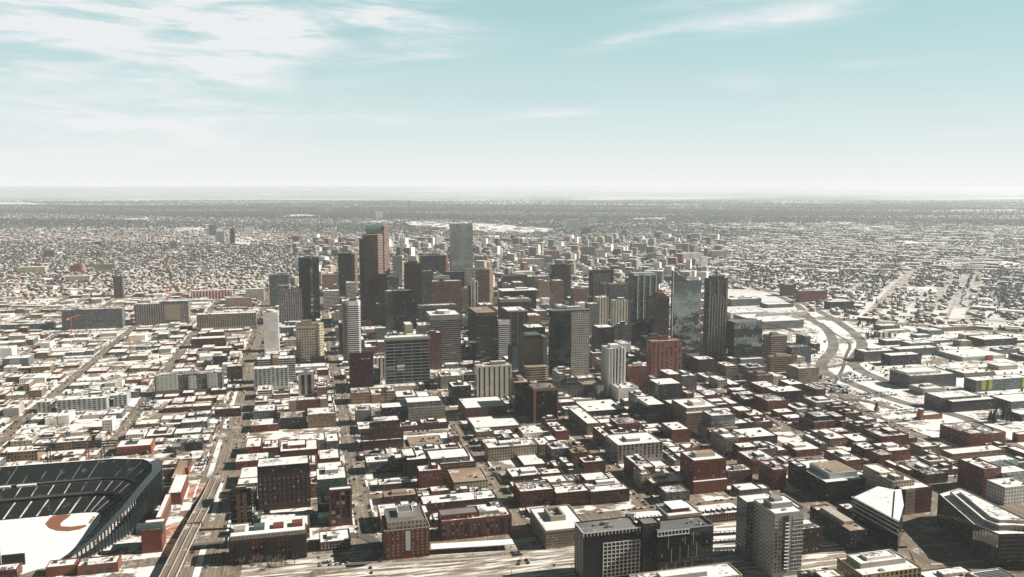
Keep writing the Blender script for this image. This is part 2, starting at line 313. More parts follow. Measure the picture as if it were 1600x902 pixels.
finish(nt, nt.mix(nt.ramp(nt.noise(nt.mapping(pg, rot=(0,0,R(7)), scale=(.03,.30,1)), 1.0, 4, .6), .48, .56), (.30,.245,.18), (.74,.72,.67)), .9)
# seat stand: rows with snow lying in the aisles, UV x = aisle spacing
for nm_, w_ai, k_sn in (('stand_seats', .055, .8), ('stand_middle', .035, .8), ('stand_upper', .022, .30)):
  m, nt = mat(nm_); uvn = nt.n('ShaderNodeUVMap'); uvn.uv_map = 'UVMap'; sx = nt.n('ShaderNodeSeparateXYZ'); nt.set(sx.inputs[0], uvn.outputs[0])
  gm = nt.n('ShaderNodeNewGeometry')
  ai = nt.m('LESS_THAN', nt.m('ABSOLUTE', nt.m('SUBTRACT', nt.m('FRACT', sx.outputs[0]), .5)), w_ai)
  ro = nt.m('GREATER_THAN', nt.m('FRACT', nt.m('MULTIPLY', sx.outputs[1], 12.0)), .62)
  sn = nt.m('MULTIPLY', nt.m('MULTIPLY', ai, k_sn), nt.ramp(nt.noise(gm.outputs['Position'], .04, 3), .36, .55))
  seat = nt.mix(nt.m('MULTIPLY', ro, .6), (.0025,.006,.006), (.020,.028,.027))
  seat = nt.mix(nt.m('MULTIPLY', nt.ramp(nt.noise(gm.outputs['Position'], .12, 4), .62, .7), .18), seat, (.5,.5,.5))
  finish(nt, nt.mix(sn, seat, (.80,.81,.80)), .7)
# ------------------------------------------------------------------ mesh helpers
class MB:
    def __init__(s): s.v = []; s.f = []; s.uv = []; s.mi = []
    def face(s, pts, uv=None, mi=0):
        i = len(s.v); s.v += [tuple(p) for p in pts]; s.f.append(tuple(range(i, i+len(pts))))
        s.uv += list(uv) if uv else [(0.0, 0.0)]*len(pts); s.mi.append(mi)
    def box(s, x0, x1, y0, y1, z0, z1, mi=0, bottom=False, tmi=None):
        a, b, c, d = (x0,y0), (x1,y0), (x1,y1), (x0,y1)
        for p, q_ in ((a,b),(b,c),(c,d),(d,a)): s.face([(*p,z0),(*q_,z0),(*q_,z1),(*p,z1)], mi=mi)
        s.face([(*a,z1),(*b,z1),(*c,z1),(*d,z1)], mi=mi if tmi is None else tmi)
        if bottom: s.face([(*d,z0),(*c,z0),(*b,z0),(*a,z0)], mi=mi)
    def walls(s, poly, z0, z1, bay, fl, mi=0, windows=True, base=0.0, crown=0.0):
        """outer walls of a counter-clockwise footprint, UV in window cells"""
        n = len(poly); u0 = 0
        zs = z0+base; ze = z1-crown; nf = max(1, round((ze-zs)/fl))
        for i in range(n):
            p, q_ = poly[i], poly[(i+1) % n]; L = math.dist(p, q_); nb = max(1, round(L/bay))
            if not windows or L < 1.2: s.face([(*p,z0),(*q_,z0),(*q_,z1),(*p,z1)], mi=mi); continue
            s.face([(*p,zs),(*q_,zs),(*q_,ze),(*p,ze)], [(u0+1e-3,1+1e-3),(u0+nb,1+1e-3),(u0+nb,1+nf),(u0+1e-3,1+nf)] if u0 else [(1.0,1),(nb+1.0,1),(nb+1.0,1+nf),(1.0,1+nf)], mi)
            if base > 0: s.face([(*p,z0),(*q_,z0),(*q_,zs),(*p,zs)], mi=mi)
            if crown > 0: s.face([(*p,ze),(*q_,ze),(*q_,z1),(*p,z1)], mi=mi)
            u0 += nb+3
    def tube(s, p, q_, r, n=6, mi=0, r2=None):
        p = Vector(p); q_ = Vector(q_); d = (q_-p).normalized(); a = d.orthogonal().normalized(); b = d.cross(a); r2 = r if r2 is None else r2
        A = [p+(a*math.cos(t)+b*math.sin(t))*r for t in (2*math.pi*k/n for k in range(n))]
        B = [q_+(a*math.cos(t)+b*math.sin(t))*r2 for t in (2*math.pi*k/n for k in range(n))]
        for k in range(n): s.face([A[k], A[(k+1)%n], B[(k+1)%n], B[k]], mi=mi)
        s.face(A[::-1], mi=mi); s.face(B, mi=mi)
    def build(s, name, mats, parent=None, link=True):
        me = bpy.data.meshes.new(name); me.from_pydata(s.v, [], s.f)
        if not isinstance(mats, (list, tuple)): mats = [mats]
        for m_ in mats: me.materials.append(MATS[m_] if isinstance(m_, str) else m_)
        uvl = me.uv_layers.new(name='UVMap'); uvl.data.foreach_set('uv', np.array(s.uv, dtype=np.float32).ravel())
        me.polygons.foreach_set('material_index', s.mi); me.update()
        o = bpy.data.objects.new(name, me)
        if link: COL.objects.link(o)
        if parent: o.parent = parent
        return o
def inset(poly, d):
    n = len(poly); out = []
    for i in range(n):
        p0, p1, p2 = Vector(poly[i-1]), Vector(poly[i]), Vector(poly[(i+1) % n])
        a = (p1-p0).normalized(); b = (p2-p1).normalized(); na = Vector((-a.y, a.x)); nb = Vector((-b.y, b.x))
        k = na+nb; k = k/max(.2, k.dot(na)) if k.length > 1e-6 else na
        v = p1+k*d; out.append((v.x, v.y))
    return out
def tag(o, label, cat, group=None, kind=None):
    if label: o['label'] = label
    if cat: o['category'] = cat
    if group: o['group'] = group
    if kind: o['kind'] = kind
    return o
def thing(name, label, cat, loc, rz=0.0, group=None):
    o = bpy.data.objects.new(name, None); COL.objects.link(o); o.empty_display_size = 1
    o.location = loc; o.rotation_euler = (0, 0, rz); return tag(o, label, cat, group)
def struct(o, kind='structure'): o['kind'] = kind; return o
# shared rooftop unit meshes
def unit_mesh(nm, kind):
    b = MB()
    if kind == 0: b.box(-.5,.5,-.5,.5,0,.8); b.box(-.4,.4,-.4,.4,.8,1.0)
    elif kind == 1:
        b.box(-.5,.5,-.5,.5,0,.7)
        for k in (-.22,.22): b.tube((k,0,.7),(k,0,1.0),.17,8)
    else:
        b.box(-.5,.5,-.5,.5,.1,.9); b.box(-.45,-.35,-.5,.5,0,.1); b.box(.35,.45,-.5,.5,0,.1)
    o = b.build(nm, 'unit_white', link=False); return o.data
UNITS = []
for k in range(3):
    for mm in ('unit_white', 'metal_grey', 'unit_dark'):
        me = unit_mesh('rooftop_unit', k).copy() ; me.materials.clear(); me.materials.append(MATS[mm]); UNITS.append(me)
def add_unit(root, x, y, z, sx, sy, sz, me=None, rz=0):
    o = bpy.data.objects.new('rooftop_unit', me or random.choice(UNITS)); COL.objects.link(o); o.parent = root
    o.location = (x, y, z); o.scale = (sx, sy, sz); o.rotation_euler = (0, 0, rz); return o
OCC = []      # occupied rectangles: centre s,t, half w, half d
OCCG = {}
def occ_poly(wpts):
    ss = [st(*p) for p in wpts]
    s0, s1 = min(a for a, b in ss), max(a for a, b in ss); t0, t1 = min(b for a, b in ss), max(b for a, b in ss)
    for i in range(int(s0//6), int(s1//6)+1):
        for j in range(int(t0//6), int(t1//6)+1): OCCG[(i, j)] = 1
def free(s0, s1, t0, t1):
    for i in range(int(s0//6), int(s1//6)+1):
        for j in range(int(t0//6), int(t1//6)+1):
            if (i, j) in OCCG: return False
    return True
LAND = []     # (short reference, px, py, size)
def roof_of(root, poly, z, rm, parapet_mat=None):
    b = MB(); b.face([(*p, z) for p in poly]); return b.build('roof', rm, root)
def shell(root, poly, z0, z1, style, name='wall', rm='roof_snow', base=0.0, crown=0.0, windows=True, par=.9, mi2=None):
    bay, fl = STY[style][2], STY[style][3]
    b = MB(); b.walls(poly, z0, z1, bay, fl, 0, windows, base, crown)
    inn = inset(poly, .5); n = len(poly)
    for i in range(n):
        j = (i+1) % n
        b.face([(*poly[i], z1), (*poly[j], z1), (*inn[j], z1), (*inn[i], z1)], mi=0)
        b.face([(*inn[j], z1-par), (*inn[i], z1-par), (*inn[i], z1), (*inn[j], z1)], mi=0)
    wl = b.build(name, facade(style), root)
    r = roof_of(root, inn, z1-par+.01, rm); return wl, r
def rect(x0, x1, y0, y1): return [(x0, y0), (x1, y0), (x1, y1), (x0, y1)]
def clutter(root, x0, x1, y0, y1, z, n, big=1.0):
    for _ in range(n):
        sx = random.uniform(1.6, 4.5)*big; sy = random.uniform(1.5, 3.5)*big; sz = random.uniform(1.2, 2.6)*big
        if x1-x0 < sx+3 or y1-y0 < sy+3: continue
        add_unit(root, random.uniform(x0+sx/2+1, x1-sx/2-1), random.uniform(y0+sy/2+1, y1-sy/2-1), z, sx, sy, sz, rz=random.choice((0, math.pi/2, 0)))
def place(xl, yl, xr, H, dep):
    """solve a footprint from the roof's front corners: returns world front-left, width, depth, height"""
    if H > 290:
        X, Y = g(xl, H); r = ray(xl, yl); h = CAM_H+r[2]/r[1]*Y
    else: h = H
    X, Y = g(xl, yl, h); lo, hi = 1.0, 400.0
    for _ in range(40):
        mid = (lo+hi)/2; px = proj(X+mid*CT, Y+mid*ST, h)[0]
        if px < xr: lo = mid
        else: hi = mid
    wd = lo; d = dep
    if isinstance(dep, str):
        tx = float(dep[1:]); ox, oy = (X, Y) if xl > 480 else (X+wd*CT, Y+wd*ST)
        lo, hi = 2.0, 200.0; sgn = proj(ox-200*ST, oy+200*CT, h)[0] > proj(ox, oy, h)[0]
        for _ in range(40):
            mid = (lo+hi)/2; px = proj(ox-mid*ST, oy+mid*CT, h)[0]
            if (px < tx) == sgn: lo = mid
            else: hi = mid
        d = lo
    return X, Y, wd, d, h
BUILT = []
def has_wins(f):
    return f is not None and getattr(f, 'realwin', False)
def building(name, label, cat, ref, xl, yl, xr, H, dep, style, rm=None, ph=1, cl=None, base=0.0, crown=0.0, windows=True, poly=None, rot=0.0, steps=None, group=None, extra=None, par=.9, occ=True, podium=None):
    X, Y, wd, d, h = place(xl, yl, xr, H, dep)
    cx = X+(wd/2)*CT-(d/2)*ST; cy = Y+(wd/2)*ST+(d/2)*CT
    root = thing(name, label, cat, (cx, cy, 0), TH+R(rot), group)
    hw, hd = wd/2, d/2
    if has_wins(extra): windows = False
    pl = poly(hw, hd) if poly else rect(-hw, hw, -hd, hd)
    rm = rm or random.choice(RF)
    shell(root, pl, 0, h, style, rm=rm, base=base, crown=crown, windows=windows, par=par)
    if ph:
        a = random.uniform(.3, .5); bb = random.uniform(.3, .5); ox = random.uniform(-.15, .15)*wd; oy = random.uniform(-.1, .2)*d
        if wd > 9 and d > 9:
            phh = min(6, max(2.5, h*.06+2)); pp = rect(ox-wd*a/2, ox+wd*a/2, oy-d*bb/2, oy+d*bb/2)
            b = MB(); b.box(pp[0][0], pp[1][0], pp[0][1], pp[2][1], h-par, h+phh-1)
            ph_ = b.build('penthouse', random.choice(['metal_grey', 'stone_grey', 'concrete_plain', 'wall_grey']), root)
            b = MB(); b.box(pp[0][0]+.4, pp[1][0]-.4, pp[0][1]+.4, pp[2][1]-.4, h+phh-1, h+phh-.6); b.build('roof', rm, ph_)
    n = cl if cl is not None else max(2, min(11, int(wd*d/150)))
    clutter(root, -hw+1, hw-1, -hd+1, hd-1, h-par, n)
    if steps:
        for (fx0, fx1, fy0, fy1, dh, sty, srm) in steps:   # extra masses: fractions of the footprint (may reach beyond), height relative to roof
            p2 = rect(-hw+fx0*wd, -hw+fx1*wd, -hd+fy0*d, -hd+fy1*d)
            inside = fx0 >= 0 and fx1 <= 1 and fy0 >= 0 and fy1 <= 1
            shell(root, p2, h-par if inside else 0, h+dh, sty, name='upper_storey' if dh > 0 else 'wing', rm=srm)
            if not inside and occ:
                for (xa, ya) in [(0, 0)]:
                    W_ = [(cx+x*CT-y*ST, cy+x*ST+y*CT) for x, y in p2]; occ_poly(W_)
    if extra: extra(root, hw, hd, h)
    if occ: occ_poly([(cx+x*CT-y*ST, cy+x*ST+y*CT) for x, y in rect(-hw, hw, -hd, hd)])
    p0 = proj(cx, cy, h*.6); LAND.append((ref, p0[0], p0[1], label)) if ref else None
    BUILT.append((name, label, cx, cy, wd, d, h, st(cx, cy)))
    return root
plain('orangeb', (.34,.23,.16), .7); plain('pinkplain', (.24,.145,.11), .7)
plain('darkb',(.10,.042,.03),.85)
plain('orangeb',(.34,.23,.16),.7)
plain('pinkplain',(.24,.145,.11),.7)
plain('mint_m',(.47,.50,.44),.8); plain('blankb_m',(.13,.10,.09),.8)
plain('orangeb2',(.36,.27,.17),.8)
plain('yellow_m',(.38,.40,.06),.8)
# ------------------------------------------------------------------ real windows for the nearest buildings
WM = {}
def win_mesh(w_, h_, frame, pane, sill=True):
    k = (round(w_, 1), round(h_, 1), frame, pane)
    if k in WM: return WM[k]
    b = MB(); f = .14
    b.face([(-w_/2+f,-.03,f), (w_/2-f,-.03,f), (w_/2-f,-.03,h_-f), (-w_/2+f,-.03,h_-f)], mi=1)
    for (x0,x1,z0,z1) in ((-w_/2,w_/2,0,f), (-w_/2,w_/2,h_-f,h_), (-w_/2,-w_/2+f,f,h_-f), (w_/2-f,w_/2,f,h_-f), (-.05,.05,f,h_-f)): b.box(x0,x1,-.10,.02,z0,z1)
    if sill: b.box(-w_/2-.15, w_/2+.15, -.28, .02, -.16, 0)
    WM[k] = b.build('window', [frame, pane], link=False).data; return WM[k]
WCOUNT = {}
def windows_on(root, p, q_, z0, z1, nb, nf, w_, h_, frame='concrete_plain', lightp=.25, skip=None):
    p = Vector(p); q_ = Vector(q_); d = q_-p; L = d.length; d.normalize(); rz = math.atan2(d.y, d.x); n = Vector((d.y, -d.x))
    rest = None; cnt = WCOUNT.get(root.name, 0)
    for j in range(nf-1, -1, -1):
        for i in range(nb):
            if skip and skip(i, j): continue
            x = (i+.5)*L/nb; z = z0+(j+.5)*(z1-z0)/nf-h_/2; me = win_mesh(w_, h_, frame, 'glass_pane_light' if random.random() < lightp else 'glass_pane')
            loc = p+d*x+n*.01
            if cnt < 100:
                o = bpy.data.objects.new('window', me); COL.objects.link(o); o.parent = root; o.location = (loc.x, loc.y, z); o.rotation_euler = (0, 0, rz)
            else:
                if rest is None: rest = MB()
                M = Matrix.Translation((loc.x, loc.y, z)) @ Matrix.Rotation(rz, 4, 'Z')
                for pl in me.polygons:
                    rest.face([M @ me.vertices[k].co for k in pl.vertices], mi=pl.material_index)
            cnt += 1
    WCOUNT[root.name] = cnt
    if rest:
        o = rest.build('window', [frame, 'glass_pane'], root); o['kind'] = 'stuff'
def front(hw, hd): return (-hw, -hd), (hw, -hd)
def left(hw, hd): return (-hw, hd), (-hw, -hd)
def right(hw, hd): return (hw, -hd), (hw, hd)
def boxpart(root, name, m_, *a):
    b = MB()
    for x in a: b.box(*x)
    return b.build(name, m_, root)
def cornice(mat_, th=.7, out=.45, z=0):
    def f(root, hw, hd, h):
        zz = h+z
        boxpart(root, 'cornice', mat_, (-hw-out,hw+out,-hd-out,-hd-.003,zz-th,zz+.05), (-hw-out,hw+out,hd+.003,hd+out,zz-th,zz+.05), (-hw-out,-hw-.003,-hd,hd,zz-th,zz+.05), (hw+.003,hw+out,-hd,hd,zz-th,zz+.05))
    return f
def both(*fs):
    def f(root, hw, hd, h):
        for k in fs: k(root, hw, hd, h)
    f.realwin = any(getattr(k, 'realwin', False) for k in fs)
    return f
def wins(nb, nf, w_=1.7, h_=2.0, frame='concrete_plain', z0=4.5, top=1.6, nl=None, lp=.25, nr=None):
    w_ *= 1.3; h_ *= 1.2; lp *= .6
    def f(root, hw, hd, h):
        windows_on(root, *front(hw, hd), z0, h-top, nb, nf, w_, h_, frame, lp)
        nl_ = nl or max(1, round(nb*hd/hw))
        windows_on(root, *left(hw, hd), z0, h-top, nl_, nf, w_, h_, frame, lp)
        if nr: windows_on(root, *right(hw, hd), z0, h-top, nr, nf, w_, h_, frame, lp)
    f.realwin = True
    return f
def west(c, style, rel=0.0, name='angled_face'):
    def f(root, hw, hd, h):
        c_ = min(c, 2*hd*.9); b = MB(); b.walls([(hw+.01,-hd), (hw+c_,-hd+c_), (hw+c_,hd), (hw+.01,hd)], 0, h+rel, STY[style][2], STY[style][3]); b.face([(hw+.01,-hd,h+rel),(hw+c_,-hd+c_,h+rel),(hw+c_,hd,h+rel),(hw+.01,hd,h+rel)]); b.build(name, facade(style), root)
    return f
def fins(name, mat_, xs, z0f, z1f, wd=.5, out=.5, side=None):
    """vertical piers on the front (and left side): geometry"""
    def f(root, hw, hd, h):
        for k in range(xs):
            x = -hw+(k+.5)*2*hw/xs
            boxpart(root, name, mat_, (x-wd/2, x+wd/2, -hd-out, -hd-.003, z0f*h, z1f*h))
        if side:
            for k in range(side):
                y = -hd+(k+.5)*2*hd/side
                boxpart(root, name, mat_, (-hw-out, -hw-.003, y-wd/2, y+wd/2, z0f*h, z1f*h))
    return f
B = building
def occp(l):
    P_ = [gst(*p) for p in l]; n = len(P_)
    for i in range(int(min(a for a, _ in P_)//6), int(max(a for a, _ in P_)//6)+1):
        for j in range(int(min(b for _, b in P_)//6), int(max(b for _, b in P_)//6)+1):
            x, y = i*6+3, j*6+3; c = False
            for k in range(n):
                (x0, y0), (x1, y1) = P_[k], P_[k-1]
                if (y0 > y) != (y1 > y) and x < (x1-x0)*(y-y0)/(y1-y0)+x0: c = not c
            if c: OCCG[(i, j)] = 1
# ---- foreground, left of centre
def f_corner(root, hw, hd, h):
    boxpart(root, 'pier', 'wood_brown', (-hw*.45,-hw*.08,-hd-.8,-hd-.003,6,h-5), (hw*.12,hw*.5,-hd-.8,-hd-.003,6,h-5))
    for k in range(9): boxpart(root, 'balcony', 'concrete_plain', (hw+.003,hw+1.6,-hd*.2,hd*.3,5+k*3.5,5.3+k*3.5))
    windows_on(root, *right(hw, hd), 4, h-2, 5, 10, 1.6, 2, 'redbrick_plain', .3)
    boxpart(root, 'penthouse', 'unit_dark', (-hw*.5,hw*.5,-hd*.5,hd*.45,h-.9,h+2.2)); boxpart(root, 'penthouse_roof', 'snow', (-hw*.45,hw*.45,-hd*.45,hd*.4,h+2.2,h+2.5))
B('office_tower','black corner block with two brown piers and white roof beside the shaded highway','office tower','the black block with two brown piers',359.6,766,392.5,828,'x366','glassblk2','roof_snow',ph=0,cl=3,extra=f_corner)
B('hotel_building','wide dark hotel with grey-brown brick front under a black mechanical storey','hotel','the dark hotel with a black top',402,744,484,800,30,'darkbrick','roof_snow',ph=0,cl=0,extra=wins(11,6,1.6,2.2,'wall_grey',6,1.5),steps=[(0.0,1,.06,.99,9,'dark','roof_snow')])
def f_wedge(root, hw, hd, h):
    b = MB(); x0, x1 = -hw*.2, hw+2.5; y0, y1 = -hd-6, -hd-.05; z1 = h*.80
    b.box(x0,x1,y0,y1,0,z1,0,tmi=1); b.build('wing',['glassblk2_m','snow'] if 'glassblk2_m' in MATS else [facade('blankbrick'),'snow'],root)
    for k in range(3):
        xx = x0+(x1-x0)*k/2; boxpart(root,'pier','redbrick_plain',(xx-.9,xx+.9,y0-.5,y0-.003,0,z1+.4))
    boxpart(root,'lintel','redbrick_plain',(x0,x1,y0-.45,y0-.004,z1-1.6,z1+.38))
    windows_on(root,(x0+.8,y0),(x1-.8,y0),3,z1-2,4,7,3.6,3.6,'steel_dark',.2)
    boxpart(root,'penthouse','metal_grey',(-hw*.45,hw*.45,-hd*.1,hd*.75,h-.9,h+3.2)); boxpart(root,'penthouse_roof','snow',(-hw*.42,hw*.42,-hd*.05,hd*.7,h+3.2,h+3.5))
B('office_building','teal glass office with a slanted white roof and brick framed front wing','office building','the teal glass office with a brick frame',495,750,543,822,'x494','glassgreen','roof_snow',ph=0,cl=3,extra=f_wedge)
def f_lowcomplex(root, hw, hd, h):
    boxpart(root,'stone_storey','stone_grey',(-hw+1,hw-1,-hd+2,hd-2,h-.9,h+3)); 
    windows_on(root,(-hw+1,-hd+2),(hw-1,-hd+2),h-.4,h+3,20,1,1.6,1.6,'stone_plain',.1)
    for k in range(4): boxpart(root,'roof_pavilion',random.choice(['redbrick_plain','stone_plain','copper_green','stone_grey']),(-hw+4+k*hw*.5,-hw+4+k*hw*.5+hw*.28,-hd*.2,hd*.6,h+3,h+5.5+k%2))
    boxpart(root,'terrace_snow','snow',(-hw+1.5,hw-1.5,-hd+2.5,hd-2.5,h+3,h+3.2))
    for k in range(3): boxpart(root,'painted_recess','black_panel',(-hw*.8+k*hw*.7,-hw*.8+k*hw*.7+hw*.35,-hd-1.6,-hd-.003,0,h-3))  # projecting black blocks paint the shade of recessed bays
B('apartment_building','long low red-brown brick block with a grey stone top storey beside the rail line','apartment building','the long red-brown block by the rail line',357,846,479,884,24,'darkbrick','roof_patchy',ph=0,cl=6,extra=both(f_lowcomplex,wins(18,4,1.5,1.8,'redbrick_plain',2,.8,lp=.2)))
B('shop_building','small flat dark brick building with a large white roof beside the curving ramp','shop','the small white-roofed brick shop by the ramp',500,848,548,862,26,'darkbrick','roof_snow',ph=1,cl=4,extra=wins(9,2,1.3,1.6,'concrete_plain',1.5,.8,lp=.6))
# hotel with stone top
def f_hotel(root, hw, hd, h):
    zt = h-9
    boxpart(root,'ledge','stone_plain',(-hw-.5,hw+.5,-hd-.5,-hd-.003,zt-.5,zt+.3),(-hw-.5,-hw-.003,-hd,hd,zt-.5,zt+.3),(hw+.003,hw+.5,-hd,hd,zt-.5,zt+.3))
    boxpart(root,'glass_bay','teal_light',(-hw*.1,hw*.12,-hd-.6,-hd-.003,8,zt-2)); 
    windows_on(root,(-hw,-hd),(-hw*.1,-hd),3,zt-.5,4,8,1.6,1.8,'redbrick_plain',.75)
    windows_on(root,(hw*.12,-hd),(hw,-hd),3,zt-.5,4,8,1.6,1.8,'redbrick_plain',.75)
    windows_on(root,*left(hw,hd),3,zt-.5,8,8,1.5,1.9,'stone_plain',.2)
def f_hotel2(r,hw,hd,h): f_hotel(r,hw,hd,h+9)
f_hotel2.realwin=True
B_=B('hotel_building','red brick hotel with pale stone top storeys and grey flat roof beside the tracks','hotel','the red brick hotel with a stone top',602,830,671,877,'x596','brick','roof_bare',ph=0,cl=1,extra=f_hotel2,
  steps=[(.06,.94,.05,.95,7,'stone','roof_bare'),(.32,.68,.35,.8,11,'blankwhite','roof_bare')])
# red brick lofts
def f_lofts(root, hw, hd, h):
    windows_on(root,*front(hw,hd),2,h-2,16,5,1.8,2.4,'steel_dark',.25)
    for k in range(6): boxpart(root,'balcony_bay','unit_dark',(-hw+(k+.5)*hw/3-1.6,-hw+(k+.5)*hw/3+1.2,-hd-.35,-hd-.003,3,h-3))
    windows_on(root,*left(hw,hd),2,h-2,7,5,1.6,2.2,'steel_dark',.2)
    clutter(root,-hw*.9,0,-hd*.8,hd*.8,h-.9,9,.9)
f_lofts.realwin=True
B('apartment_building','orange-red brick loft building with dark balcony bays and cluttered half-snowy roof','apartment building','the orange-red brick lofts',690,815,799.6,846,'x684','redbrick','roof_patchy',ph=1,cl=8,extra=f_lofts,steps=[(0,.55,.2,.9,4,'redbrick','roof_bare')])
B('warehouse','long low building with wide snow-covered roof behind the orange brick lofts','warehouse','the long snowy shed behind the lofts',661,788,777,806,'x656','darkbrick','roof_snow',ph=0,cl=5,extra=lambda r,hw,hd,h: boxpart(r,'roof_court','unit_dark',(-hw*.5,-hw*.05,-hd*.1,hd*.35,h-.88,h-.6)))
B('office_building','cream concrete garage-like office with plain white roof and beige parapet','office building','the cream box office',710,753.5,763,767,'x700','cream','roof_tan',ph=0,cl=2,extra=cornice('concrete_plain'))
B('shop_building','low building with rounded snowy roof vents left of the cream box office','shop',None,674,768,704,774,16,'brick','roof_snow',ph=0,cl=5)
B('office_building','low flat building with tan and snowy roof between the two side streets','office building',None,600,777,653,790,20,'darkbrick','roof_tan',ph=1,cl=4)
B('brick_building','low white-roofed brick building directly beyond the tan-roofed one','brick building',None,592,758,642,768,20,'darkbrick','roof_snow',ph=1,cl=4)
# block of three joined houses
B('office_building','dark grey office with long white roof beside the street canyon','office building','the dark grey long office',572,723,634,742,24,'grey','roof_snow',ph=1,cl=4,extra=wins(12,3,1.8,2,'steel_dark',2,1.2))
B('apartment_building','black balconied apartment block with white roof between two brick neighbours','apartment building','the black balconied block',635.5,719,669,750,34,'dark','roof_snow',ph=0,cl=3,steps=[(-.1,.5,.25,1.1,2,'dark','roof_snow')])
B('brick_building','dark red brick building with grey attic storey and equipment-covered snowy roof','brick building','the red brick block with grey attic',688,725,744,747,36,'brick','roof_snow',ph=0,cl=6,extra=wins(13,3,1.3,1.7,'stone_plain',3,1.5),steps=[(-.25,.85,.12,1,5,'grey','roof_snow')])
def f_pyr(root,hw,hd,h): boxpart(root,'cornice','redbrick_plain',(-hw-.5,hw+.5,-hd-.5,-hd-.003,h-1,h))
B('hotel_building','dark reddish-brown stepped hotel with vertical window slots and snowy top','hotel','the stepped red-brown hotel',566,690,630,706,34,'darkbrick','roof_snow',ph=0,cl=0,extra=f_pyr,steps=[(.22,1.02,.15,1,14,'darkbrick','roof_patchy'),(.3,.95,.25,.95,22,'darkbrick','roof_patchy')])
B('office_building','wide grey stone office with lower stone front and small square windows','office building','the wide grey stone office',638,638,695,664,34,'stone','roof_snow',ph=0,cl=5,steps=[(-.02,.95,.12,1,7,'grey','roof_snow'),(-.7,-.02,.1,.9,2,'dark','roof_snow')])
B('office_building','plain low dark building with a chequered grey front beside the stepped hotel','office building',None,556,642,580,665,24,'blankgrey','roof_snow',ph=1,cl=3)
B('shop_building','long beige low building with bright white roof strip behind the grey stone office','shop',None,571,607,652,616,20,'cream','roof_snow',ph=0,cl=3)
B('brick_building','square red brick cube with large windows and snowy roof on the bare lot','brick building','the small red cube building',703,682,718,693,22,'redbrick','roof_snow',ph=0,cl=5,steps=None)
B('construction_site','building site of low concrete walls and snow beyond the joined brick block','construction site',None,640,694,692,698,30,'blank','roof_tan',ph=0,cl=8)
B('parking_garage','dark red brick parking garage with open decks and snowy top','parking garage','the dark brick parking garage',727.5,638,793,657.6,'x716','garagebrick','roof_snow',ph=0,cl=1)
B('parking_garage','long tan parking garage with snow strip roof in front of the brick garage','parking garage','the tan parking garage',742,669,814,680,'x730','garage','roof_snow',ph=0,cl=1)
B('office_building','pale stone four-storey office with a wide white roof and rooftop units','office building','the pale stone four-storey office',763,700,839,722,'x757','stone','roof_snow',ph=1,cl=6,extra=cornice('stone_plain'))
B('brick_building','low brick row with cluttered white roof in front of the tan garage','brick building',None,742,690,800,696,16,'darkbrick','roof_patchy',ph=0,cl=7)
B('office_tower','pale concrete slab tower with dark vertical window bands and crown box','office tower','the pale slab tower with dark vertical bands',745,573,799.6,625,20,'vcream','roof_patchy',ph=1,cl=2,crown=2)
def f_bt(root,hw,hd,h):
    boxpart(root,'corner_pier','orangebrick_plain',(-hw-.4,-hw+3.2,-hd-.4,-hd-.003,0,h),(hw-1.2,hw+.4,-hd-.4,-hd-.003,0,h)); boxpart(root,'roof_band','orangebrick_plain',(-hw+3.2,hw-1.2,-hd-.4,-hd-.003,h-4,h))
    boxpart(root,'side_band','wood_brown',(-hw-.4,-hw-.003,-hd,hd,h-4,h))
B('office_tower','black glass tower framed by orange-brown corner piers with a pale roof','office tower','the black tower with orange corners',834,607.7,872,662,'x824','glassblk','roof_bare',ph=0,cl=3,extra=f_bt)
B('office_tower','black slab tower with tan roof edge directly behind the orange-cornered tower','office tower','the black slab with a tan roof',804,598.5,829,52,'x795','glassblk','roof_tan',ph=1,cl=0)
# ---- red brick row, centre foreground
B('brick_building','long dark red brick warehouse with roof full of snow-dusted equipment','brick building','the long dark red warehouse',813,768.5,867,795,'x802','redbrick','roof_patchy',ph=0,cl=12,extra=both(cornice('redbrick_plain',.8,.3),wins(14,4,1.3,1.9,'darkb',2,2,nl=12,lp=.05)))
B('brick_building','dark red brick row with white roof joined to the long warehouse','brick building','the dark red brick row',869,771,922,793.5,'x860','redbrick','roof_snow',ph=0,cl=5,extra=both(cornice('redbrick_plain',.8,.3),wins(14,4,1.3,1.9,'darkb',2,2,lp=.05)))
B('brick_building','brown brick end of the warehouse row with snowy roof edge and ledge','brick building','the brown brick end of the row',923,769,984,790,16,'darkbrick','roof_snow',ph=0,cl=2,extra=both(cornice('redbrick_plain',.8,.3),wins(15,3,1.3,1.9,'darkb',2,2,lp=.05)))
B('brick_building','white-roofed brick building with an L-shaped snowy roof behind the brown brick end','brick building',None,917,763,976,779,'x905','darkbrick','roof_snow',ph=1,cl=6,steps=[(.1,.75,.6,1.5,3,'brick','roof_snow')])
B('brick_building','brick warehouse with terraces behind the long dark red warehouse','brick building',None,800,745,848,758,'x790','darkbrick','roof_snow',ph=1,cl=6)
B('shop_building','low white-roofed building with round vents beside the small parking court','shop',None,846,741,879,752,'x840','brick','roof_snow',ph=0,cl=4)
B('brick_building','low building with half-shaded snowy roof below the grey loft building','brick building',None,819,727,855,734,'x804','darkbrick','roof_snow',ph=0,cl=2)
B('office_building','cream low office with dark windows and white roof beside the narrow brick block','office building',None,818,677.5,859,685,'x808','white','roof_snow',ph=0,cl=6)
B('brick_building','narrow red brick block at a corner with a small snowy roof','brick building','the narrow red brick corner block',868.7,674,889.5,689,'x861','redbrick','roof_patchy',ph=0,cl=3)
B('apartment_building','pale grey loft building with white window frames and stepped snowy roof','apartment building','the pale grey lofts',862,702,893,722,'x852','grey','roof_patchy',ph=1,cl=3)
B('brick_building','brick building with orange-trimmed roof terraces beside the pale grey lofts','brick building',None,894,708,922,727,'x886','brick','roof_tan',ph=1,cl=5)
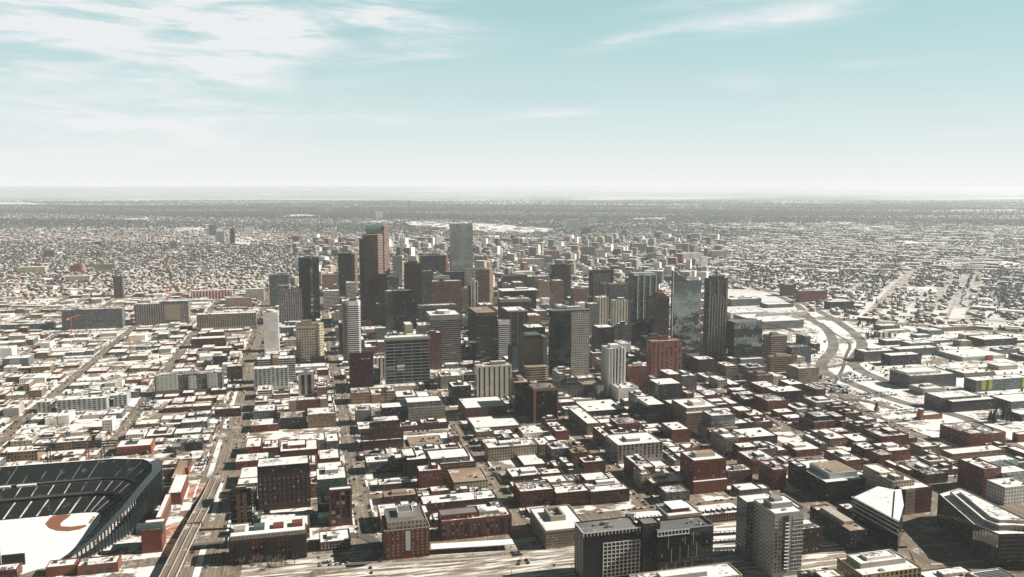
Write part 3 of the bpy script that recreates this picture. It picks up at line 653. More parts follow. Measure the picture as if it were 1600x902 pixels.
B('office_building','tan low office with white roof between the pale lofts and cream office','office building',None,843,695,862,710,'x833','tanbrick','roof_snow',ph=0,cl=2)
B('brick_building','L-shaped tan building with bright white roof facing the street canyon','brick building','the L-shaped tan building',917.5,662,938.6,681,'x888','tanbrick','roof_snow',ph=0,cl=3)
B('office_building','low black-fronted building under one broad white roof behind the L-shaped tan one','office building',None,917.5,643,978.5,652,'x897','dark','roof_snow',ph=0,cl=5)
B('brick_building','dark red brick building with a rooftop terrace of cluttered units','brick building','the dark red block with roof terrace',965,663,1000,679,'x952','redbrick','roof_patchy',ph=0,cl=9,steps=[(-.35,0,.1,.7,-3,'redbrick','roof_snow')])
B('office_building','large grey-brown office with many vertical windows and a big snowy roof','office building','the large grey-brown office',966,696,1036,726,'x946','vmix','roof_snow',ph=1,cl=4,base=5)
B('brick_building','red brick wing with white roof attached left of the large grey-brown office','brick building',None,946,683,958,703,'x926','brick','roof_snow',ph=0,cl=3)
B('brick_building','reddish brick office with rounded snowy terrace beyond the street corner','brick building','the reddish brick office with terrace',1051,672,1079,693,'x1033','redbrick','roof_snow',ph=0,cl=3)
B('brick_building','small orange brick building with flat white roof beside the big brick office','brick building',None,1071,700,1089,709,'x1061','orange','roof_snow',ph=0,cl=1)
B('brick_building','tall red brick office with white ledge and cream rooftop box','brick building','the tall red brick office with cream roof box',1084,720,1135,772,'x1063','redbrick','roof_snow',ph=0,cl=1,
  extra=both(wins(9,5,1.7,1.9,'redbrick_plain',16,2,nl=8,lp=.1),lambda r,hw,hd,h:(boxpart(r,'penthouse','concrete_plain',(-hw*.6,hw*.6,-hd*.35,hd*.35,h-.9,h+3)),boxpart(r,'penthouse_roof','roof_tan',(-hw*.58,hw*.58,-hd*.33,hd*.33,h+3,h+3.3)),boxpart(r,'ledge','snow',(-hw-.6,hw+.6,-hd-2.4,-hd-.003,14,14.5)),boxpart(r,'ledge','redbrick_plain',(-hw-.6,hw+.6,-hd-2.3,-hd-.004,0,13.99)))))
B('brick_building','dark brick row with courtyard roofs right of the tall red brick office','brick building',None,1137,737,1176,760,20,'darkbrick','roof_patchy',ph=1,cl=6)
B('brick_building','low red brick building with white roof and round tank beside the station','brick building','the low brick block with a roof tank',1019,755,1070.5,771,'x1004','redbrick','roof_snow',ph=1,cl=3,extra=wins(10,2,1.3,1.6,'redbrick_plain',2,1.6,lp=.05))
B('apartment_building','white-grey loft building with snowy roof left of the low brick tank block','apartment building',None,1002,741,1016,765,'x990','cream','roof_snow',ph=1,cl=2)
B('brick_building','red brick building with a long windowless side and broad snowy roof','brick building','the windowless-sided brick block',998.5,731,1024,757,'x975','blankbrick','roof_patchy',ph=1,cl=6)
B('office_building','tall stone corner office with brick rear wing and domed roof tank','office building','the stone office with a domed tank',1133,684,1153,711,'x1111','stone','roof_snow',ph=1,cl=2,extra=wins(4,5,1.8,1.8,'stone_plain',3,1.5,lp=.1))
B('brick_building','plain red brick wall building with white roof joined to the stone corner office','brick building',None,1154.5,684,1171,707,'x1146','blankbrick','roof_snow',ph=0,cl=1)
B('office_building','glass-topped office with a blue-grey upper floor on a cream base','office building','the glass-topped cream office',1112,650,1149,30,'x1097','glassgrey','roof_snow',ph=1,cl=4,extra=lambda r,hw,hd,h: boxpart(r,'podium','stone_plain',(-hw-6,hw+3,-hd-3,-hd-.01,0,h*.45),(-hw-6,-hw-.01,-hd,hd,0,h*.45)))
B('office_building','large tan stone office with stacked snowy roofs and raised centre block','office building','the large tan stone office',1073,646,1112,675,'x1037','tanbrick','roof_snow',ph=0,cl=3,crown=1.5,steps=[(.1,1.35,.1,.75,5,'stone','roof_snow'),(.5,1.0,.25,.5,9,'blankwhite','roof_snow')])
B('apartment_building','black boxy apartment block with a flat white roof and one roof unit','apartment building','the black boxy block',1029,601,1066.5,30,'x1013','dark','roof_snow',ph=0,cl=1)
B('office_building','dark glass office over a black base with a plain white roof','office building','the dark glass office on a black base',1013,633,1041,28,'x992','glassblk2','roof_snow',ph=0,cl=1,extra=lambda r,hw,hd,h: boxpart(r,'podium','black_panel',(-hw-5,hw+8,-hd-5,-hd-.01,0,h*.5),(-hw-5,-hw-.01,-hd,hd,0,h*.5)))
B('office_building','dark office with snowy roof behind the dark glass office','office building',None,996,620,1014,28,'x982','grey','roof_snow',ph=1,cl=3)
B('brick_building','brown-red brick office with rows of lit windows on its right half','brick building','the big brown-red brick office',1200,627,1232,645,'x1176','redbrick','roof_patchy',ph=0,cl=5)
B('brick_building','red brick building with two snowy roof levels in the middle of the old town','brick building','the two-level red brick building',1171,649,1197,664,'x1155','redbrick','roof_snow',ph=0,cl=3,steps=[(-.3,.5,.5,1.4,3,'brick','roof_snow')])
B('brick_building','square dark brick building with white roof near the red two-level one','brick building',None,1164,624,1176,634,'x1141','darkbrick','roof_snow',ph=1,cl=3)
B('brick_building','large brick building with white roof and two dark vents near the front street','brick building','the large brick block with roof vents',1177,720,1214,742,'x1152','orange','roof_snow',ph=1,cl=5,extra=wins(8,4,1.4,1.8,'redbrick_plain',3,1.5,lp=.1))
B('brick_building','orange-brown brick corner building with dense square windows','brick building','the orange-brown corner building',1209,734,1229,765,'x1186','orange','roof_patchy',ph=1,cl=3,extra=wins(5,5,1.4,1.8,'redbrick_plain',3,1.5,nl=9,lp=.1))
B('brick_building','low red brick building with long snowy roof beyond the black glass office','brick building','the low red brick with long snowy roof',1244,704,1284,715,'x1222','redbrick','roof_snow',ph=1,cl=3)
B('brick_building','long dark red brick building with raised white roof box at the street corner','brick building','the brick building with a raised roof box',1296,686,1325,699,'x1266','redbrick','roof_snow',ph=1,cl=4,extra=wins(9,2,1.4,2.0,'concrete_plain',2,1.5,lp=.1))
B('apartment_building','large stepped red brick apartment block with black penthouse terraces','apartment building','the stepped red brick apartments',1266,672,1338,676,'x1237','redbrick','roof_patchy',ph=0,cl=4,steps=[(.12,.62,.1,.9,9,'brick','roof_patchy'),(.68,1.0,.0,.9,8,'redbrick','roof_patchy'),(.2,.55,.2,.8,15,'dark','roof_patchy'),(.62,.85,.2,.8,13,'dark','roof_patchy')])
B('brick_building','red brick building with long snowy roof left of the cream and brick office','brick building',None,1322,720,1350,738,'x1288','brick','roof_snow',ph=1,cl=4)
B('brick_building','dark red brick building with white roof and lit parapet on the right','brick building','the dark red brick with lit parapet',1390,705,1424,722,'x1362','redbrick','roof_snow',ph=1,cl=4)
B('brick_building','low dark brick building with snowy roof left of the lit-parapet brick building','brick building',None,1352,702,1376,716,'x1330','darkbrick','roof_snow',ph=0,cl=5)
# ---- station group handled apart
B('post_office','beige stone square building with broad white roof and stone penthouse court','post office','the beige square building by the station',853,829.5,917,859,'x828','stone','roof_snow',ph=0,cl=0,
  extra=both(cornice('stone_plain',1.6,.5),wins(14,5,1.5,1.6,'stone_plain',3,2.6,nl=14,lp=.15),lambda r,hw,hd,h:(boxpart(r,'penthouse','stone_plain',(-hw*.45,-hw*.35,-hd*.25,hd*.6,h-.9,h+4),(hw*.2,hw*.3,-hd*.25,hd*.6,h-.9,h+4),(-hw*.35,hw*.2,-hd*.25,-hd*.18,h-.9,h+4),(-hw*.35,hw*.2,hd*.52,hd*.6,h-.9,h+4)),clutter(r,-hw*.3,hw*.15,-hd*.15,hd*.5,h-.9,6))))
# ---- black apartment towers
def f_black(root,hw,hd,h):
    n=16
    for k in range(n+1): boxpart(root,'crown_fin','grid_white',(-hw+k*2*hw/n-.3,-hw+k*2*hw/n+.3,-hd-.5,-hd-.003,h-3.6,h+.3))
    boxpart(root,'crown_rail','grid_white',(-hw-.5,hw+.5,-hd-.7,-hd-.51,h-.8,h+.3),(-hw-.7,-hw-.003,-hd,hd,h-.8,h+.3))
    z1=h-11; x0=-hw*.3
    nb=9; nf=9
    for k in range(nb+1): boxpart(root,'screen_post','grid_white',(x0+k*(hw-x0)/nb-.32,x0+k*(hw-x0)/nb+.32,-hd-.5,-hd-.003,4,z1))
    for k in range(nf+1): boxpart(root,'screen_rail','grid_white',(x0,hw,-hd-.45,-hd-.004,4+k*(z1-4)/nf-.32,4+k*(z1-4)/nf+.32))
    windows_on(root,(-hw,-hd),(hw,-hd),h-11,h-4,14,2,1.6,1.7,'black_panel',.12)
    windows_on(root,*left(hw,hd),4,h-1,6,13,1.8,2.0,'grid_white',.25)
    clutter(root,-hw*.8,hw*.2,-hd*.6,hd*.6,h-.9,4,1.3)
B('apartment_tower','black apartment tower with white grid screen on its lower front','apartment tower','the black tower with a white grid screen',912,833,1000,45,'x898','blankblack' if 'blankblack' in STY else 'glassblk','roof_bare',ph=0,cl=2,extra=f_black,base=0)
def f_black2(root,hw,hd,h):
    n=9
    for k in range(n+1): boxpart(root,'crown_fin','grid_white',(-hw+k*1.1*hw/n-.35,-hw+k*1.1*hw/n+.35,-hd-.5,-hd-.003,h-4.5,h+.3))
    for z in (h-4.5,h-.6): boxpart(root,'crown_rail','grid_white',(-hw-.5,hw*.12,-hd-.7,-hd-.51,z,z+.8))
    for (fx,a,b_) in [(-.62,.62,.9),(-.02,.68,.9),(.28,.7,.92),(-.5,.35,.62),(-.2,.35,.64),(.1,.4,.65),(.4,.42,.68),(-.66,.05,.3),(-.35,.08,.3),(.0,.1,.34),(.25,.08,.3)]:
        boxpart(root,'light_strip','grid_white',(fx*hw-.12,fx*hw+.12,-hd-.25,-hd-.003,a*h,b_*h))
    boxpart(root,'glass_rail','teal_light',(hw*.12,hw+.2,-hd-.2,-hd-.004,h,h+1.2),(hw+.004,hw+.2,-hd,hd,h,h+1.2))
    clutter(root,hw*.2,hw*.9,-hd*.7,hd*.7,h-.9,8,.7)
    windows_on(root,(-hw,-hd),(hw,-hd),3,h-5,11,11,1.5,1.5,'black_panel',.03)
B('apartment_tower','black apartment tower with white light strips and a furnished roof terrace','apartment tower','the black tower with light strips',1028,831,1115,43,22,'glassblk','roof_bare',ph=0,cl=0,extra=f_black2,steps=[(-.2,.1,.3,.9,5,'dark','roof_bare')])
# ---- tall pale apartment tower by the tracks
def f_towB(root,hw,hd,h):
    windows_on(root,(-hw,-hd),(-hw*.45,-hd),4,h-6,2,14,2.5,2.4,'grid_white',.06)
    windows_on(root,(hw*.25,-hd),(hw,-hd),4,h-6,4,14,2.4,2.4,'grid_white',.06)
    boxpart(root,'glass_bay','glass_pane',(-hw*.42,hw*.2,-hd-.8,-hd-.003,6,h-3)); 
    for k in range(14): boxpart(root,'balcony','grid_white',(-hw*.3,-hw*.02,-hd-2.2,-hd-.81,8+k*3.1,8.35+k*3.1))
    boxpart(root,'pier','metal_grey',(-hw*.08,hw*.14,-hd-1.2,-hd-.81,4,h-2))
    windows_on(root,*left(hw,hd),4,h-2,8,14,2.6,2.4,'grid_white',.06)
    boxpart(root,'upper_slab','stone_grey',(-hw*.7,hw*.75,-hd*.3,hd*.5,h-.9,h+3.5)); boxpart(root,'upper_roof','roof_snow',(-hw*.68,hw*.73,-hd*.28,hd*.48,h+3.5,h+3.9))
    boxpart(root,'penthouse','metal_grey',(-hw*.4,hw*.2,-hd*.1,hd*.4,h+3.9,h+6.5))
B('apartment_tower','tall pale grey apartment tower with dark glass bays beside the rail tracks','apartment tower','the tall pale apartment tower',1211,803,1256,904,'x1178','concrete','roof_snow',ph=0,cl=2,extra=f_towB,windows=False,steps=[(-.25,.9,1.0,1.5,-2,'grey','roof_snow'),(1.0,1.3,.4,1.2,-2.5,'grey','roof_snow')])
B('apartment_building','dark brown apartment block with cluttered white roof beside the pale tower','apartment building','the dark brown block by the pale tower',1254,827,1286,868,20,'darkbrick','roof_patchy',ph=1,cl=7,extra=wins(6,6,1.4,1.8,'black_panel',3,2,lp=.3))
B('office_building','long black brick office with a white strip roof in the right foreground','office building','the long black brick office',1328.6,830,1356,862,'x1266','dark','roof_tan',ph=0,cl=5,windows=False,extra=both(wins(5,4,1.3,1.7,'black_panel',3,3,nl=12,lp=.35),lambda r,hw,hd,h: boxpart(r,'penthouse','concrete_plain',(-hw*.5,hw*.6,-hd*.5,hd*.7,h-.9,h+2.2))))
def f_blkglass(root,hw,hd,h):
    boxpart(root,'penthouse','teal_light',(-hw*.55,hw*.85,-hd*.72,hd*.35,h-.9,h+5.2)); boxpart(root,'penthouse_roof','roof_tan',(-hw*.5,hw*.8,-hd*.2,hd*.3,h+5.2,h+5.6),(-hw*.3,hw*.8,-hd*.65,-hd*.25,h+5.2,h+5.5))
    boxpart(root,'plant_well','unit_dark',(-hw*.45,hw*.1,-hd*.66,-hd*.3,h+5.21,h+5.45))
    clutter(root,-hw*.4,hw*.7,hd*.4,hd*.95,h-.9,3)
B('office_building','black glass office with white roof border and blue-grey rooftop screen','office building','the black glass office with a grey roof screen',1291,754,1353,784,'x1233','glassblk2','roof_snow',ph=0,cl=0,extra=f_blkglass)
B('office_building','dark glass wing with white roof left of the black glass office','office building',None,1248,729,1260,765,'x1232','dark','roof_snow',ph=0,cl=2)
def f_cream(root,hw,hd,h):
    boxpart(root,'corner_bay','stone_plain',(-hw*.85,-hw*.2,-hd-.8,-hd-.003,0,h))
    windows_on(root,(-hw*.85,-hd-.8),(-hw*.2,-hd-.8),2,h-2,4,6,1.4,1.8,'stone_plain',.05); windows_on(root,(-hw*.2,-hd),(hw,-hd),2,h-2,6,6,1.5,1.6,'redbrick_plain',.05)
B('office_building','brick office with pale stone corner bay and cream upper storeys under white roofs','office building','the brick and cream office',1411,765,1457,806,'x1350','brick','roof_snow',ph=0,cl=2,windows=False,extra=f_cream,steps=[(-.15,.6,.15,.65,5.5,'cream','roof_snow'),(-.1,.4,.5,.95,7,'cream','roof_snow'),(.0,.3,.2,.4,9,'stone','roof_snow')])
B('office_building','low dark flat-roofed shed in the shade between black glass and wedge offices','office building',None,1330,800,1350,812,22,'dark','roof_patchy',ph=0,cl=3)
B('brick_building','three-storey dark building covered with white rooftop machinery near the cream office','brick building','the building full of roof machinery',1448,742,1482,757,'x1405','darkbrick','roof_patchy',ph=1,cl=16)
B('office_building','grey low office with white roof and stair core behind the machinery roof','office building','the grey low office',1488.7,709.7,1571,726,'x1470','tanbrick','roof_snow',ph=0,cl=3)
B('office_building','big dark brick and glass office with a fenced white roof plant','office building','the big brick and glass office',1538,733,1565,775,'x1498','redbrick','roof_snow',ph=0,cl=8,steps=[(1.0,2.6,-.05,.5,-6,'glassblue','roof_snow'),(1.0,2.8,.5,1.0,0,'glassteal','roof_snow')])
B('apartment_building','white apartment block with purple-grey window bays at the right edge','apartment building','the white block at the right edge',1571,762,1612,790,24,'white','roof_snow',ph=0,cl=5)
B('brick_building','long dark brick loft building with lit windows beyond the snow lots','brick building','the long brick loft by the boulevard',1516,680,1572,703,'x1469','redbrick','roof_patchy',ph=0,cl=10,steps=[(.0,.4,.0,.3,2,'tanbrick','roof_patchy')])
B('brick_building','dark brick building at the right edge beside the wide boulevard','brick building',None,1592,679,1640,692,'x1582','redbrick','roof_snow',ph=0,cl=2)
# ------------------------------------------------------------------ towers of the centre
def roofbox(mat_, fx=.5, fy=.5, hh=4, nm='penthouse'):
    def f(root,hw,hd,h):
        boxpart(root,nm,mat_,(-hw*fx,hw*fx,-hd*fy,hd*fy,h-.9,h+hh))
    return f
def mast(x, y, hh, r=.5):
    def f(root,hw,hd,h):
        b=MB(); b.tube((x*hw,y*hd,h-1),(x*hw,y*hd,h+hh),r,6,r2=r*.3); b.build('antenna','metal_grey',root)
    return f
def band(mat_, z0, z1, out=.3):
    def f(root,hw,hd,h): boxpart(root,'band',mat_,(-hw-out,hw+out,-hd-out,-hd-.003,z0*h,z1*h),(-hw-out,-hw-.003,-hd,hd,z0*h,z1*h),(hw+.003,hw+out,-hd,hd,z0*h,z1*h))
    return f
def bands(mat_, n, z0, z1, th=1.6, out=.35):
    def f(root,hw,hd,h):
        for k in range(n):
            z=h*(z0+(z1-z0)*(k+.5)/n)
            boxpart(root,'sill_band',mat_,(-hw-out,hw+out,-hd-out,-hd-.003,z-th/2,z+th/2),(-hw-out,-hw-.003,-hd,hd,z-th/2,z+th/2),(hw+.003,hw+out,-hd,hd,z-th/2,z+th/2))
    return f
B('apartment_tower','slim teal apartment tower left of the black green-sided glass tower','apartment tower','the slim teal tower',420,430,451,88,24,'tealapt','roof_patchy',ph=1,cl=1)
B('apartment_tower','grey-teal residential slab with vertical stripes and brown base behind the white tower','apartment tower','the striped teal slab',435,452,471,86,26,'vmix','roof_patchy',ph=0,cl=2,steps=[(.0,.45,.2,.9,8,'tealapt','roof_patchy')])
def f_dark2(root,hw,hd,h):
    boxpart(root,'glass_strip','glass_mirror',(hw*.1,hw*.36,-hd-.7,-hd-.003,8,h+1)); boxpart(root,'roof_fin','metal_grey',(hw*.1,hw*.5,-hd*.4,hd*.3,h-.9,h+4))
B('glass_tower','tall near-black glass tower with greenish right side and slim mirrored strip','glass tower','the tall black green-sided tower',466,403,498,156,26,'glassgreen','roof_bare',ph=0,cl=0,extra=both(f_dark2,lambda r,hw,hd,h: boxpart(r,'dark_bay','black_panel',(-hw*.62,hw*.08,-hd-.5,-hd-.003,5,h-1))))
def f_round(root,hw,hd,h):
    b=MB(); b.tube((0,0,h-.9),(0,0,h+3.5),hw*.62,20); b.build('penthouse','concrete_plain',root); b=MB(); b.tube((0,0,h+3.5),(0,0,h+3.9),hw*.58,20); b.build('penthouse_roof','snow',root)
    for k in range(20): boxpart(root,'balcony','concrete_plain',(hw+.003,hw+1.5,-hd*.9,hd*.9,4+k*3.6,4.9+k*3.6))
def oct_(c=.25):
    def p(hw,hd): cx,cy=hw*c,hd*c; return [(-hw+cx,-hd),(hw-cx,-hd),(hw,-hd+cy),(hw,hd-cy),(hw-cx,hd),(-hw+cx,hd),(-hw,hd-cy),(-hw,-hd+cy)]
    return p
B('apartment_tower','plain white blank-fronted tower with round top and balconies on its right side','apartment tower','the plain white tower',411,489,434,551,26,'blankwhite','roof_snow',ph=0,cl=0,extra=f_round)
def f_gold(root,hw,hd,h): boxpart(root,'pier','stone_plain',(-hw-.5,-hw+2.6,-hd-.5,-hd-.003,0,h),(hw-2.6,hw+.5,-hd-.5,-hd-.003,0,h)); boxpart(root,'frieze','stone_plain',(-hw+2.6,hw-2.6,-hd-.5,-hd-.003,h-9,h-7.2),(-hw+2.6,hw-2.6,-hd-.5,-hd-.003,h-1.5,h+.3))
B('office_tower','gold-beige stone tower with small square windows in front of the black tower','office tower','the gold-beige stone tower',462,507,498,565,26,'gold','roof_bare',ph=1,cl=1,crown=8,extra=both(f_gold,west(9,'gold',-2)))
B('office_tower','slender white tower with curved front striped by dark floors','office tower','the slender white striped tower',541,471,563,568,26,'ribwhite','roof_snow',ph=0,cl=0,poly=oct_(.3),crown=8,extra=both(lambda r,hw,hd,h:(boxpart(r,'side_wall','stone_grey',(-hw-7,-hw-.6,-hd*.2,hd,0,h*.93)),boxpart(r,'slot','black_panel',(-hw-.6,-hw-.01,-hd*.1,hd*.8,0,h*.9))),roofbox('unit_dark',.5,.5,4)))
def f_1801(root,hw,hd,h): boxpart(root,'dark_band','black_panel',(-hw-.15,hw+.15,-hd-.15,-hd-.003,h*.70,h*.715),(-hw-.15,hw+.15,-hd-.15,-hd-.003,h*.30,h*.315))
B('office_tower','tall dark brown tower with sunlit striped right side and lower side blocks','office tower','the tall dark brown tower',567.5,367.5,590,214,40,'bronze','roof_tan',ph=0,cl=2,extra=both(f_1801,west(13,'sunlit_bands',-.5)),steps=[(-.26,0,.1,.8,-11,'bronze','roof_tan'),(1.0,1.62,-.10,.35,-95,'bronze2','roof_tan'),(-.26,1.0,-.12,0,-150,'bronze2','roof_tan')])
def f_wells(root,hw,hd,h):
    b=MB(); N=14; prof=[]
    for k in range(N+1):
        a=k/N*math.pi/2; prof.append((-hd+ (1-math.cos(a))*hd*.55, h+math.sin(a)*17))
    pr=[(-hd,h-.5)]+prof+[(hd*.3,h+17),(hd,h+17),(hd,h-.5)]
    for k in range(len(pr)-1):
        (y0,z0),(y1,z1)=pr[k],pr[k+1]; b.face([(-hw,y0,z0),(hw,y0,z0),(hw,y1,z1),(-hw,y1,z1)],mi=0)
    b.face([(hw,y,z) for y,z in pr],mi=1); b.face([(-hw,y,z) for y,z in pr][::-1],mi=1)
    b.build('curved_crown',['copper_green','pinkplain'],root)
    west(17,'sunlit_bands',16.5)(root,hw,hd,h)
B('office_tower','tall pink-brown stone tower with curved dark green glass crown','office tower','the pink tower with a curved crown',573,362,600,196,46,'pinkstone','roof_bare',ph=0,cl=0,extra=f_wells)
B('office_tower','grey slab hotel tower directly right of the tall pink-brown tower','hotel',None,614,401,628,95,20,'blankgrey','roof_bare',ph=0,cl=0)
B('office_tower','twin brown tower with dark glass front and pink lit side left of the tallest','office tower','the brown twin-face tower',528,396,549,128,34,'glassblk','roof_bare',ph=0,cl=1,extra=west(19,'sunlit_bands',-4))
B('office_building','white striped low slab beside the black green-sided tower','office building','the white striped slab',505,455,530,52,30,'riblight','roof_snow',ph=0,cl=2)
B('office_building','red and cream vertically striped block with flat black-edged roof','office building','the red striped block',503,430,529,52,30,'vred','roof_bare',ph=0,cl=0,crown=6)
B('office_tower','dark office with stacked black box forms in front of the tall brown tower','office tower','the stacked black box office',614,455,645,520,30,'glassblk','roof_bare',ph=0,cl=2,steps=[(-.35,0,.1,.9,0,'glassgrey','roof_patchy')])
B('office_tower','black glass tower with raised crown box behind the stacked black boxes','office tower','the black tower with a crown box',633,412,659,150,30,'bronze2','roof_bare',ph=0,cl=1,extra=roofbox('unit_dark',.5,.5,5))
B('office_tower','slim dark tower with fine vertical stripes right of the black crown-box tower','office tower','the slim striped dark tower',660,424,677,128,26,'vgrey','roof_bare',ph=0,cl=0)
B('office_tower','brown stone grid tower with a black disc on its roof','office tower','the brown grid tower',675.7,440,722,112,26,'browngrid','roof_patchy',ph=0,cl=1,crown=3,extra=lambda r,hw,hd,h:(lambda b:(b.tube((-hw*.3,0,h-.9),(-hw*.3,0,h+4),6,14),b.build('penthouse','unit_dark',r)))(MB()))
B('office_tower','broad black tower with a lit roof line left of the tall grey-green slab','office tower','the broad black tower',657,400,697,110,36,'ribdark','roof_bare',ph=1,cl=2,steps=[(-.05,.3,-.1,.0,-25,'ribdark','roof_bare')])
B('office_building','low black block with pale roof edge right of the brown grid tower','office building',None,696,425,727,82,30,'glassblk','roof_bare',ph=0,cl=1)
B('office_building','pale grey slim slab between the brown grid tower and low black block','office building',None,678,432,703,74,20,'riblight','roof_bare',ph=0,cl=0)
B('office_tower','teal-grey glass building with turret top beside the tall brown tower','office tower',None,604,433,622,80,26,'glassteal','roof_patchy',ph=1,cl=0)
B('glass_tower','tall grey-green glass slab standing alone behind the centre','glass tower','the tall grey-green slab',705,350,738.5,218,34,'glasspale','roof_bare',ph=0,cl=0)
B('office_tower','slender cream tower with a pinnacle-like stepped top in the middle','office tower','the slender cream tower',736,440,747,100,18,'vcream','roof_snow',ph=1,cl=0,steps=[(-.35,1.3,.1,.9,-12,'vgrey','roof_snow')])
B('office_tower','pink-grey tower with fine grid and sunlit right face behind the cream tower','office tower','the pink-grey grid tower',747,422,765,118,30,'browngrid','roof_bare',ph=1,cl=0,extra=west(13,'sunlit_bands',-1))
B('office_tower','grey slab tower right of the tall grey-green slab with a pale flat roof','office tower',None,728,420,759,112,24,'concrete','roof_bare',ph=0,cl=1)
B('office_building','green-black tower whose white floors form stripes and a large white roof','office building','the green-black striped office',602,528,671,608,'x600','ribteal','roof_snow',ph=0,cl=2,crown=6,extra=lambda r,hw,hd,h:(boxpart(r,'roof_band','concrete_plain',(-hw-1,hw+1,-hd-1,-hd-.003,h-4,h)),boxpart(r,'glass_panel','glass_mirror',(-hw*.5,-hw*.15,-hd-.2,-hd-.003,h*.35,h*.62))))
B('office_tower','dark red panelled tower with a small white sign line near its top','office tower','the dark red tower',545,552,583,615,'x546','redpanel','roof_tan',ph=0,cl=6,crown=4,extra=lambda r,hw,hd,h: boxpart(r,'sign','grid_white',*[(hw*.0+k*1.6,hw*.0+k*1.6+1.1,-hd-.3,-hd-.003,h-11,h-9.8) for k in range(9) if k not in(3,5)]))
B('office_tower','grey office tower with dark floor bands and an octagonal white penthouse','office tower','the grey banded tower with octagon top',672,493,720,571,'x665','ribgrey','roof_snow',ph=0,cl=1,crown=9,extra=lambda r,hw,hd,h:(lambda b:(b.tube((0,0,h-.9),(0,0,h+4.5),hw*.52,8),b.build('penthouse','concrete_plain',r),boxpart(r,'penthouse_roof','snow',(-hw*.35,hw*.35,-hw*.35,hw*.35,h+4.5,h+4.9))))(MB()))
B('office_tower','dark grey slab with chiller roof behind the octagon-topped tower','office tower','the dark slab behind the octagon top',655,478,714,90,24,'vgrey','roof_patchy',ph=0,cl=8,crown=5)
B('office_tower','dark brown striped tower with tan roof right of the octagon-topped tower','office tower','the dark brown striped tower',744,489,777,567.5,'x731','ribdark','roof_tan',ph=0,cl=7,crown=7)
B('office_tower','slim white and black banded tower attached to the dark brown striped one','office tower','the slim banded tower',779,501,796.5,563,22,'ribwhite','roof_tan',ph=0,cl=2,crown=8)
B('office_tower','dark ribbed tower with pale edges and a broad white roof','office tower','the dark ribbed tower with pale edges',793,485.5,824,560,'x783','vbrown','roof_snow',ph=0,cl=4,crown=3,extra=both(fins('pale_rib','stone_grey',3,0,.97,.8,.5),cornice('concrete_plain',3,.5)))
B('office_tower','dark office tower with twin round roof tanks behind the pale-edged ribbed tower','office tower','the dark tower with twin roof tanks',782,468,830,94,26,'vbrown','roof_snow',ph=0,cl=4,crown=4,extra=lambda r,hw,hd,h:[boxpart(r,'crown_band','stone_grey',(-hw-.4,hw+.4,-hd-.4,-hd-.003,h-7,h)),(lambda b:(b.tube((-hw*.5,0,h-.9),(-hw*.5,0,h+4),6,14),b.tube((hw*.45,0,h-.9),(hw*.45,0,h+5),4,14),b.build('roof_tank','concrete_plain',r)))(MB())])
def f_hip(root,hw,hd,h):
    b=MB(); o=.6; P=[(-hw-o,-hd-o,h),(hw+o,-hd-o,h),(hw+o,hd+o,h),(-hw-o,hd+o,h)]; T=[(-hw*.7,-hd*.4,h+6),(hw*.7,-hd*.4,h+6),(hw*.7,hd*.4,h+6),(-hw*.7,hd*.4,h+6)]
    for k in range(4): j=(k+1)%4; b.face([P[k],P[j],T[j],T[k]])
    b.face(T); b.face(P[::-1]); b.build('hip_roof','copper_green',root)
    boxpart(root,'side_wing','concrete_dark',(hw+.01,hw+11,-hd*.4,hd*.9,0,h-1))
B('hotel_building','tan hotel tower with green hipped roof and lit left edge','hotel','the tan tower with green hipped roof',819,529,849,590,'x810','ochregrid','roof_bare',ph=0,cl=0,par=.1,extra=f_hip)
def f_curve(root,hw,hd,h): boxpart(root,'ledge','concrete_plain',(-hw-.3,hw+.3,-hd-.3,-hd-.003,h-1.5,h))
B('office_building','low curved beige building below the tan hotel with green roof','office building',None,822,574,858,596,22,'ribtan','roof_tan',ph=0,cl=1,poly=oct_(.35),extra=f_curve)
def poly173(hw,hd): return [(-hw,-hd*.1),(-hw*.72,-hd*.1),(-hw*.02,-hd*.95),(-hw*.02+.1,-hd),(hw,-hd),(hw,hd),(-hw,hd)]
def f_17(root,hw,hd,h):
    boxpart(root,'grid_face','gridface_m',(hw*.02,hw+.3,-hd-.6,-hd-.003,0,h-2)) if 'gridface_m' in MATS else None
    b=MB(); p=[(hw*.04,-hd-.35),(hw+.35,-hd-.35),(hw+.35,hd*.9),(hw*.04,hd*.9)]; b.walls(p,0,h-3,3.3,3.9); b.build('grid_wall',facade('grid'),root)
    boxpart(root,'roof_fin','metal_grey',(-hw-.5,hw+1,-hd*1.02,-hd*.2,h-.5,h+.8))
B('office_tower','tall tower with wrinkled dark mirror glass and pale gridded right face','office tower','the tower of wrinkled dark glass',862,486,921,592,'x857','glassgreen','roof_snow',ph=1,cl=1,poly=poly173,extra=f_17)
B('glass_tower','black glass tower with faceted corners behind the wrinkled dark glass tower','glass tower','the black faceted tower',862,414,893,478,'x859','ribdark','roof_snow',ph=0,cl=1,poly=oct_(.2),extra=roofbox('unit_dark',.6,.6,2))
B('office_tower','dark framed tower with pale vertical inner grid and corner mast','office tower','the dark framed tower',925,423,957,110,26,'vgrey','roof_bare',ph=0,cl=0,crown=5,extra=both(lambda r,hw,hd,h: boxpart(r,'frame','black_panel',(-hw-.4,-hw+4,-hd-.6,-hd-.003,0,h+1),(hw-3,hw+3,-hd-.6,-hd-.003,0,h+6),(-hw+4,hw-3,-hd-.6,-hd-.003,h-6,h+1)),mast(.95,-.8,16)))
B('office_tower','lower dark grey slab attached right of the dark framed tower','office tower',None,953,444,983,96,26,'vgrey','roof_bare',ph=0,cl=1,crown=2)
